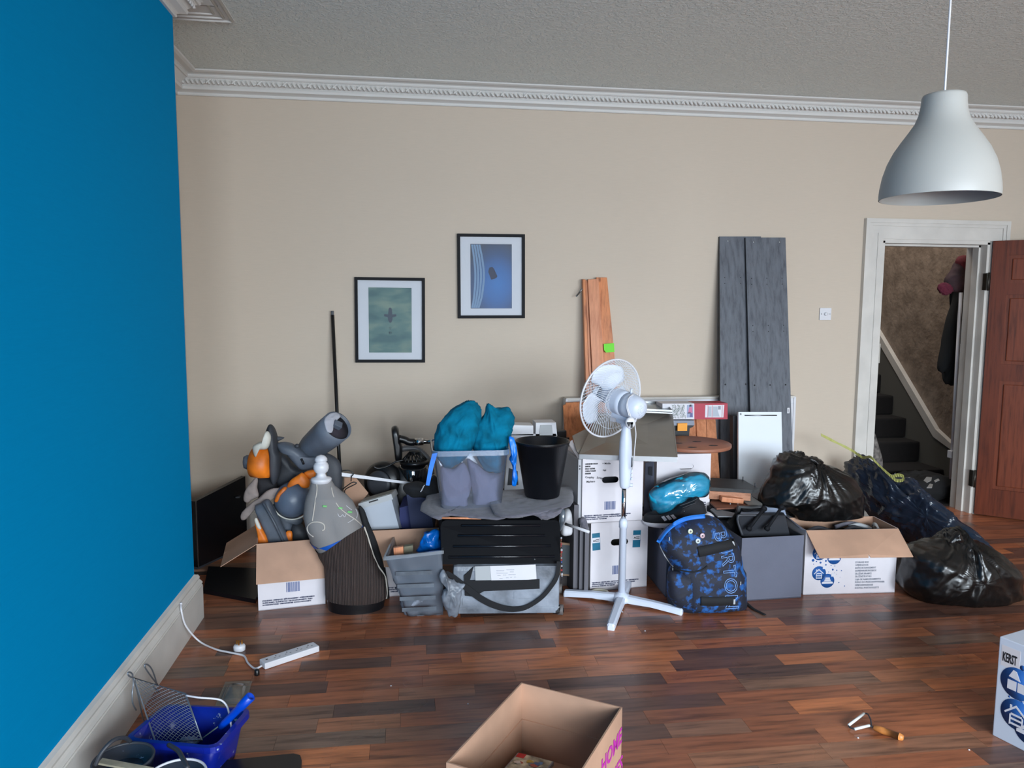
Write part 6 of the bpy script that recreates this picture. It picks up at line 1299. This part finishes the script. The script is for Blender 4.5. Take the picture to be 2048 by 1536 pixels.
cp_ = [st_pt, PX(363, 1222, -1.008), PX(372, 1252, -1.0), F(398, 1282, .012), F(430, 1298, .006), F(455, 1304, .006), pc + V((.0, .03, .004)) if 0 else F(470, 1307, .006), F(488, 1312, .006), F(496, 1326, .006), F(510, 1337, .008), fr.p(-.004, .022, .012)]
q.tube(smooth(cp_, 6, False), .0042, 8); q.tube([st_pt + V((0, 0, -.008)), st_pt + V((0, 0, .006))], .006, 8); q.build('white_cable', WHITE, cat='cable', label='white cable running from the skirting board top to the power strip')
q = MB(); q.lathe([(.010, 0), (.011, .003), (.010, .022), (.006, .025), (.001, .025)], F(514, 1350), (0, 0, 1), 20); q.build('bottle_cap', BLACK, cat='cap', label='small black cap standing on the floor below the power strip')
# clear blister packaging
t = thing('blister_pack', 'clear plastic blister packaging lying on the floor behind the blue scuttle', 'packaging', F(470, 1392))
q = MB(); b4 = [F(*C5(x, y)) for x, y in ((1200, 468), (1470, 470), (1535, 240), (1295, 246))]; q.grid(lambda u, v: b4[0].lerp(b4[1], u).lerp(b4[3].lerp(b4[2], u), v) + V((0, 0, .004 + .028 * max(0, 1 - ((u - .5) / .33) ** 2) ** .5 * max(0, 1 - ((v - .5) / .36) ** 2) ** .5 * 1.0)), 24, 24); q.build('clear_shell', clear('blister_film', (236, 234, 226), .26, (176, 170, 156), .07, .2), t)
# ---------------- paint scuttle and tools ----------------
z = .15; S = [F(259, 1477, z), F(335, 1413, z), F(493, 1420, z), F(432, 1494, z)]
S = [F(*C5(440, 745), z), F(*C5(1200, 820), z), F(*C5(1485, 490), z), F(*C5(780, 455), z)]
bR = F(477, 1519); bo4 = [S[0].lerp(S[2], .13), S[1].lerp(S[3], .13), S[2].lerp(S[0], .10), S[3].lerp(S[1], .13)]
bo4 = [V((x.x, x.y, .002)) for x in bo4]
def scm(name, c):
    m, nt, b = newmat(name); v = pos(nt); f = nz(nt, v, 28, 4, .6); cr = ramp(nt, f, [(.66, (0, 0, 0, 1)), (.70, (1, 1, 1, 1))])
    nt.links.new(mixc(nt, cr, rgb(c), rgb((150, 164, 186))), b.inputs['Base Color']); b.inputs['Roughness'].default_value = .32; return m
SB = scm('royal_blue_plastic', (10, 30, 132)); t = thing('paint_scuttle', 'royal blue plastic paint scuttle spattered with white paint beside the skirting', 'scuttle', sum(bo4, V()) / 4)
q = MB(); L_ = []
for v in (0, .06, .5, 1): L_ += rrect([bo4[i].lerp(S[i], v) for i in range(4)], v, .14, 4)
n = 20; q.add(L_, [(i * n + k, i * n + (k + 1) % n, (i + 1) * n + (k + 1) % n, (i + 1) * n + k) for i in range(3) for k in range(n)] + [tuple(range(n))], 0, True); q.build('scuttle_body', SB, t, thick=.003)
cc = sum(S, V()) / 4; q = MB(); rp = rrect([cc + (x - cc) * 1.0 for x in S], 1, .14, 4); vs = []
for x in rp: o_ = (x - cc).normalized(); vs += [x, x + V((0, 0, .003)), x + o_ * .016 + V((0, 0, .001)), x + o_ * .017 - V((0, 0, .018))]
q.add(vs, [(k * 4 + j, ((k + 1) % n) * 4 + j, ((k + 1) % n) * 4 + j + 1, k * 4 + j + 1) for k in range(n) for j in range(3)]); q.build('scuttle_rim', SB, t, thick=.002)
q = MB(); q.tube(smooth([F(*C5(945, 360), .21), F(*C5(1050, 378), .21), F(*C5(1180, 388), .20), F(*C5(1260, 405), .19), F(*C5(1310, 460), .17), F(*C5(1335, 560), .155), F(*C5(1350, 660), .13)], 5, False), .0032, 7); q.build('wire_handle', WPRINT, t)
# expanded metal grid leaning in the scuttle
GM = M('galvanised_grid', (128, 134, 142), .4, .6); t = thing('paint_grid', 'expanded metal roller grid leaning in the blue scuttle against the skirting', 'grid', F(404, 1483, .04))
TLg, BLg, BRg = PX(*C5(480, 205), -.985), F(*C5(672, 772), .128), F(*C5(1088, 762), .128)
hx_ = TLg - BLg; TRg = None
TRg = F(*C5(940, 345), TLg.z - .02)
gp = lambda u, v: BLg.lerp(BRg, u).lerp(TLg.lerp(TRg, u), v)
q = MB(); nu, nv = 20, 32
for i in range(nu):
    for j in range(nv):
        if (i + j) % 2: continue
        a, b, c, d_ = gp(i / nu, j / nv), gp((i + 1) / nu, (j + 1) / nv), gp((i + 1) / nu, j / nv), gp(i / nu, (j + 1) / nv)
        q.tube([a, b], .001, 4, cap=False)
        q.tube([gp((i + 1) / nu, (j + 1) / nv), gp(min(1, (i + 2) / nu), j / nv)], .001, 4, cap=False)
        if i == 0: pass
q.build('metal_mesh', GM, t, kind='stuff')
q = MB(); q.tube([gp(0, 0), gp(1, 0), gp(1, 1), gp(.0, 1)], .0032, 6, closed=True); q.build('grid_frame', GM, t)
for pts in ([(480, 205), (440, 190), (425, 165), (440, 152), (462, 165), (470, 190), (475, 260), (465, 340), (470, 430), (500, 490)], [(700, 330), (650, 270), (680, 250), (650, 150), (620, 100), (590, 82), (575, 95), (590, 130), (640, 200), (690, 262)]):
    q = MB(); q.tube(smooth([PX(*C5(x, y), -.97) for x, y in pts], 4, False), .0028, 6); q.build('wire_hook', GM, t)
q = MB(); q.tube(smooth([gp(.0, .98), gp(.02, .7), gp(0.0, .45)] if 0 else [PX(*C5(x, y), -.97) for x, y in ((480, 205), (520, 370), (560, 560), (590, 600))], 4, False), .0028, 6); q.build('wire_stay', GM, t)
# blue handle and stirring stick
q = MB(); a, b = F(*C5(1255, 640), .13), F(*C5(1520, 370), .24); q.lathe([(.012, 0), (.0125, .02), (.013, (b - a).length - .06), (.0155, (b - a).length - .05), (.0165, (b - a).length), (.012, (b - a).length + .002), (.011, (b - a).length - .03), (.001, (b - a).length - .03)], a, b - a, 24); q.build('paint_roller', M('bright_blue_plastic', (0, 62, 178), .3), cat='handle', label='bright blue hollow roller handle resting on the right rim of the scuttle')
q = MB(); a, b = F(*C5(1030, 790), .05), F(*C5(1300, 590), .15); dr = (b - a).normalized(); sd = dr.cross(V((0, 0, 1))).normalized(); q.hexa([a - sd * .010, a + sd * .010, b + sd * .012, b - sd * .012] + [x + V((0, 0, .004)) for x in (a - sd * .010, a + sd * .010, b + sd * .012, b - sd * .012)]); q.build('stirring_stick', M('painted_stick', (150, 166, 150), .6, var=(18, .3)), cat='stick', label='flat paint-stained stirring stick lying in the blue scuttle')
q = MB(); c = F(*C5(960, 775), .045); q.puff([c + V((a * .03, 0, b * .016)) for a, b in ((-1, 0), (-.7, .9), (0, 1), (.8, .8), (1.2, 0), (.6, -.9), (-.5, -.9))], .014, .014, disp=wr(40, .006)); q.build('roller_sleeve', M('pale_roller', (160, 172, 190), .8), cat='roller', label='small paint-soaked roller in the front of the blue scuttle')
# paint buckets in the corner of the frame
def bucket(name, label, c, r, h_, m1, inner, rim):
    t = thing(name, label, 'bucket', c); q = MB(); q.lathe([(r * .84, 0), (r * .97, h_ - .01), (r, h_ - .01), (r, h_), (r * .95, h_), (r * .93, h_ - .03), (r * .02, h_ - .035)], c, (0, 0, 1), 44); q.build('bucket_body', m1, t)
    q = MB(); q.lathe([(r * .92, h_ - .034), (r * .5, h_ - .030), (.001, h_ - .028)], c, (0, 0, 1), 40, cap=False); q.build('paint_surface', inner, t)
    q = MB(); q.tube([c + V((math.cos(a) * r * .98, math.sin(a) * r * .98, h_)) for a in [2 * PI * k / 44 for k in range(44)]], .0038, 7, closed=True); q.build('bucket_rim', rim, t); return t
DK = scm('spattered_dark_plastic', (38, 44, 54)); PS = M('dark_paint', (42, 56, 70), .15, var=(12, .35))
c1 = F(*C5(385, 925), .17); c1.z = 0; tb1 = bucket('paint_bucket', 'dark paint bucket with a raised handle in the lower left corner', c1, .085, .17, DK, PS, DGREY)
q = MB(); q.tube(smooth([F(*C5(140, 980), .19), F(*C5(185, 880), .22), F(*C5(260, 790), .24), F(*C5(330, 745), .24), F(*C5(400, 738), .22), F(*C5(445, 770), .19)], 5, False), .006, 7, sx=1.2); q.build('bucket_handle', DGREY, tb1)
c2 = F(*C5(850, 1080), .15); c2.z = 0; tb2 = bucket('paint_bucket', 'black paint bucket with white-smeared rim in front of the blue scuttle', c2, .085, .15, DK, PS, WPRINT)
q = MB(); q.tube(smooth([F(*C5(790, 800), .17), F(*C5(870, 850), .2), F(*C5(920, 930), .22), F(*C5(960, 1010), .22)], 5, False), .007, 7); q.build('bucket_handle', DGREY, tb2)
q = MB(); a, b = F(*C5(180, 955), .19), F(*C5(640, 1040), .165); dr = (b - a).normalized(); sd = V((-dr.y, dr.x, 0)); q.hexa([a - sd * .012, b - sd * .012, b + sd * .012, a + sd * .012] + [x + V((0, 0, .006)) for x in (a - sd * .012, b - sd * .012, b + sd * .012, a + sd * .012)]); q.build('wooden_stick', M('raw_wood', (158, 150, 128), .7, var=(14, .2)), cat='stick', label='flat pale wooden stick lying across the two paint buckets')
q = MB(); tr = [F(*C5(x, y), .03) for x, y in ((1120, 1010), (1050, 960), (1900, 876), (1960, 890), (1975, 940), (1950, 1180), (1100, 1250))]; q.slab(tr, .028, (0, 0, -1)); q.build('black_tray', BLACK, cat='tray', label='flat black tray on the floor at the bottom edge beside the scuttle')
# ---------------- open brown box in front ----------------
h = .25; b1, b2, b3 = F(1042.6, 1365, h), F(1244.5, 1414, h), F(881, 1536, h)
ux = (b2 - b1); ux.z = 0; W_ = ux.length; ux.normalize(); uy = V((ux.y, -ux.x, 0)); Ln = .50
fo = b1 + uy * Ln; fo.z = 0
frK = Frame(fo, fo + ux * W_, h, Ln)
t = thing('cardboard_box', 'open brown cardboard box with pink handwriting at the bottom centre', 'box', frK.p(W_ / 2, Ln / 2, 0)); boxwalls(frK, .005, CARD, CARD, t)
for s_ in (0, 1):
    q = MB(frK.M)
    if s_ == 0: q.span((.006, Ln - .009, .002), (W_ - .006, Ln - .0052, .125))
    else: q.span((.0052, .006, .002), (.009, Ln - .012, .125))
    q.build('inner_flap', CARD, t)
PINK = M('magenta_marker', (176, 44, 152), .6)
for s, u, z_, sz in (('HOME', .235, .135, .072), ('GAMES', .215, .035, .07)):
    o = frK.p(W_ + .0008, Ln - .235 + .06, z_) ; txt(s, sz, frK.p(W_ + .0006, Ln - .205, z_), frK.y, (0, 0, 1), PINK, t, name='handwriting', bold=.0016)
q = MB(frK.M); 
t = thing('game_case', 'game case with a colourful cover lying inside the brown box', 'game case', frK.p(.12, .30, .01))
g0, g1, g2 = F(*D2(820, 768), .055), F(*D2(1152, 852), .055), F(*D2(690, 915), .075)
e1 = (g1 - g0); e2 = (g2 - g0); e2 = e2.normalized() * .17
q = MB(); q.slab([g0, g1, g1 + e2, g0 + e2], .014, (0, 0, -1)); q.build('case_shell', M('case_plastic', (150, 156, 166), .25), t)
gp2 = lambda u, v: g0 + e1 * u + e2 * v + V((0, 0, .0006))
random.seed(21); q = MB(); q.slab([gp2(.03, .02), gp2(.97, .02), gp2(.97, .98), gp2(.03, .98)], .0004, (0, 0, 1)); cv = q.build('cover_print', M('cover_base', (196, 192, 168), .4, var=(26, .4)), t)
q = MB(); q.slab([gp2(.03, .02) + V((0, 0, .0007)), gp2(.25, .02) + V((0, 0, .0007)), gp2(.25, .2) + V((0, 0, .0007)), gp2(.03, .2) + V((0, 0, .0007))], .0004, (0, 0, 1)); q.build('red_corner', M('cover_red', (206, 40, 48), .4), cv)
for k, c_ in enumerate([(176, 60, 48), (96, 140, 186), (210, 206, 190), (60, 66, 60), (196, 170, 70), (120, 130, 136), (180, 90, 80), (220, 214, 206), (70, 110, 160)]):
    u, v = random.uniform(.12, .88), random.uniform(.12, .5); q = MB(); q.add([gp2(min(.96, max(.04, u + random.uniform(.05, .13) * math.cos(a))), min(.96, max(.03, v + random.uniform(.04, .09) * math.sin(a)))) + V((0, 0, .0008 + .0003 * k)) for a in [2 * PI * i / 6 for i in range(6)]], [tuple(range(6))]); q.build('cover_shape', M('cover_c', c_, .4), cv)
# ---------------- white storage box on the right ----------------
b0 = F(1984.7, 1470); hK = P(1985.7, 1273.5, b0.y).z; u1 = V((.31, -.95, 0)).normalized(); v1 = V((.95, .31, 0))
frX = Frame(b0 + v1 * 0, b0 + u1 * .36, hK, .50) if 0 else None
frX = Frame(b0, b0 + u1 * .36, hK, .50)
t = thing('storage_box', 'closed white storage box marked KERST at the right edge', 'box', frX.p(.18, .25, 0))
q = MB(frX.M); q.box((.18, .25, hK / 2), (.36, .50, hK), bev=.003); q.build('box_body', M('bluish_card', (196, 203, 216), .55, bmp=(8, .05)), t)
def XU(x, y):
    d_ = ray(x, y); pt = EYE + d_ * ((frX.o - EYE).dot(frX.y) / d_.dot(frX.y)); rl = pt - frX.o; return rl.dot(frX.x), rl.z
ku0, kz0 = XU(2005, 1320); ku1, kz1 = XU(2037, 1320)
txt('KERST', .046, frX.p(ku0, -.0008, kz0), frX.x, (0, 0, 1), INKB, t, bold=.0012, sx=(ku1 - ku0) / (.046 * 3.05))
q = MB(frX.M); q.box(((ku0 + ku1) / 2, -.0002, kz0 + .018), ((ku1 - ku0) * 1.2, .0006, .075)); 
q.build('cream_patch', M('cream_patch', (208, 202, 204), .6), t)
for (x, y, r_, k_) in ((2034, 1368, .056, 2), (2033, 1430, .054, 0), (2058, 1462, .05, 1)): u_x, z_x = XU(x, y); pic(frX, t, u_x, z_x, r_, k_, False)
for x_, y_, r in ((2016.6, 1380, .010), (2028, 1389, .005), (2018.5, 1393, .0035), (2041, 1398, .009), (2046, 1337, .01), (2044, 1406, .004)):
    u, z_ = XU(x_, y_)
    q = MB(); q.lathe([(r, -.0004), (r, .0006)], frX.p(u, 0, z_), -frX.y, 16); q.build('printed_dot', BLUEP, t)
q = MB(); hc = [frX.p(a, b, hK + .0002) for a, b in ((.10, .10), (.22, .10), (.235, .115), (.235, .15), (.22, .165), (.10, .165), (.085, .15), (.085, .115))]; q.tube(smooth(hc, 2), .0008, 4, closed=True); q.build('hand_hole_outline', DGREY, t)
# ---------------- wooden-handled wire tool ----------------
t = thing('wire_tool', 'wooden-handled tool with bent wire frame and two white metal bars on the floor', 'tool', F(1745, 1455))
a, b = F(*E3(520, 1140), .014), F(*E3(812, 1245), .012)
q = MB(); q.lathe([(.006, 0), (.0105, .004), (.0125, .03), (.0115, .09), (.0125, (b - a).length - .02), (.011, (b - a).length - .004), (.007, (b - a).length)], a, b - a, 20); q.build('wooden_handle', M('orange_wood', (196, 124, 62), .45, var=(30, .15)), t)
for p0, p1 in (((335, 1158), (480, 1122)), ((278, 1120), (428, 1006))): q = MB(); a_, b_ = F(*E3(*p0), .012), F(*E3(*p1), .016); q.tube([a_, b_], .005, 8); q.build('metal_bar', M('white_metal', (214, 216, 214), .3), t)
q = MB(); q.tube([F(*E3(515, 1138), .014), F(*E3(480, 1122), .014)], .0032, 6); q.tube(smooth([F(*E3(280, 1122), .010), F(*E3(290, 1140), .010), F(*E3(335, 1158), .011)], 4, False), .0028, 6); q.tube(smooth([F(*E3(428, 1006), .016), F(*E3(462, 1010), .02), F(*E3(490, 1060), .02), F(*E3(500, 1125), .015)], 4, False), .0026, 6); q.build('wire_frame', DGREY, t)
# ---------------- hall things ----------------
def X6(x, y): return PX(*K6(x, y), 4.40)
def hallpuff(name, label, pts, X, df, db, mat, cat, **k):
    q = MB(); q.puff([PX(*K6(x, y), X) for x, y in pts], df, db, n=(-1, 0, 0), **k); return q.build(name, mat, cat=cat, label=label)
pl = lambda Y: (lambda pts: [P(*K6(x, y), Y) for x, y in pts])
def hp(name, label, pts, Y, df, db, mat, cat, **k): q = MB(); q.puff(pl(Y)(pts), df, db, **k); return q.build(name, mat, cat=cat, label=label)
COAT = M('black_coat', (16, 18, 20), .95, bmp=(150, .3))
hp('coat', 'long black coat hanging in the hall beside the white pole', [(735, 230), (775, 270), (785, 400), (775, 600), (760, 720), (740, 865), (690, 845), (645, 825), (648, 780), (620, 765), (640, 650), (665, 530), (700, 400), (690, 300)], 5.42, .06, .06, COAT, 'coat', e=4, disp=wr(5, .015, (2.5, 1, .4)), sm=4)
tw = thing('bobble_hat', 'dark red and grey knitted bobble hat hanging over the coat in the hall', 'hat', P(*K6(690, 390), 5.34))
q = MB(); q.puff(pl(5.34)([(705, 240), (740, 218), (765, 260), (782, 310), (770, 380), (720, 395), (685, 392), (655, 360), (652, 330), (680, 290)]), .06, .05, e=3, disp=wr(14, .008)); q.build('hat_body', M('hat_knit', (70, 50, 54), .95, var=(5, .35), bmp=(200, .5)), tw)
q = MB(); q.puff(pl(5.33)([(700, 238), (740, 218), (755, 250), (762, 300), (735, 330), (712, 300)]), .065, .02, disp=wr(14, .006)); q.build('hat_stripe', M('dark_red_knit', (96, 34, 42), .95, bmp=(200, .5)), tw)
q = MB(); q.puff(pl(5.32)([(615, 375), (625, 355), (650, 350), (678, 365), (682, 390), (660, 405), (635, 404)]), .03, .03, disp=wr(60, .012)); q.build('pompom', M('wine_pompom', (92, 30, 48), 1), tw)
tw = thing('white_pole', 'long white pole with a clamp standing in the hall before the coat', 'pole', P(*K6(676, 1292), 5.26))
q = MB(); q.tube([P(*K6(676, 1290), 5.26), P(*K6(724, 396), 5.26)], .0135, 12); q.build('pole', WHITE, tw)
q = MB(); q.box(P(*K6(684, 1172), 5.255), (.055, .05, .06), bev=.006); q.build('clamp', WHITE, tw)
q = MB(); q.tube([P(*K6(x, y), 5.25) for x, y in ((718, 645), (748, 645), (738, 672), (722, 670))], .005, 6, closed=True); q.build('bracket_loop', WHITE, tw)
q = MB(); q.slab([P(*K6(x, y), 5.30) for x, y in ((700, 1300), (730, 1305), (762, 700), (745, 700), (720, 1000))], .06, (0, 1, 0)); q.build('long_cloth', M('slate_cloth', (64, 68, 76), .9, bmp=(90, .3)), cat='cloth', label='slate-grey cloth hanging at the right edge of the hall opening')
q = MB(); q.span((4.33, 5.30, .30), (4.45, 5.42, 1.85)); q.build('wall_batten', M('dark_batten', (60, 58, 56), .8), kind='structure') if 0 else None
q = MB(); q.puff([V((a, b, .10)) for a, b in ((3.75, 5.48), (3.95, 5.62), (4.2, 5.62), (4.32, 5.5), (4.32, 5.32), (4.15, 5.26), (3.9, 5.28), (3.78, 5.34))], .10, .095, n=(0, 0, 1), disp=wr(6, .03), zmin=.005, e=3); q.build('black_bag', M('black_bag_fabric', (14, 14, 16), .9, bmp=(90, .3)), cat='bag', label='black fabric bag on the hall floor behind the bin bag')
for k, pts in enumerate([[(545, 1300), (560, 1282), (585, 1285), (582, 1300), (560, 1310)], [(595, 1300), (615, 1290), (622, 1298), (600, 1308)], [(560, 1335), (575, 1315), (590, 1318), (585, 1335)]]):
    q = MB(); q.slab([F(*K6(x, y), .215) for x, y in pts], .003, (0, 0, 1)); q.build('white_emblem', M('dim_white', (150, 150, 150), .7), cat='emblem', label=['oval white emblem on the black hall bag, the left one', 'thin white emblem on the black hall bag, the right one', 'curved white emblem on the black hall bag, the lowest one'][k])
hp('cushion', 'dark patterned cushion leaning at the left edge of the hall opening', [(302, 1060), (320, 1110), (340, 1180), (345, 1230), (345, 1320), (290, 1335), (280, 1200), (285, 1100)], 5.45, .05, .05, M('patterned_cushion', (110, 104, 100), .9, var=(24, .5)), 'cushion')
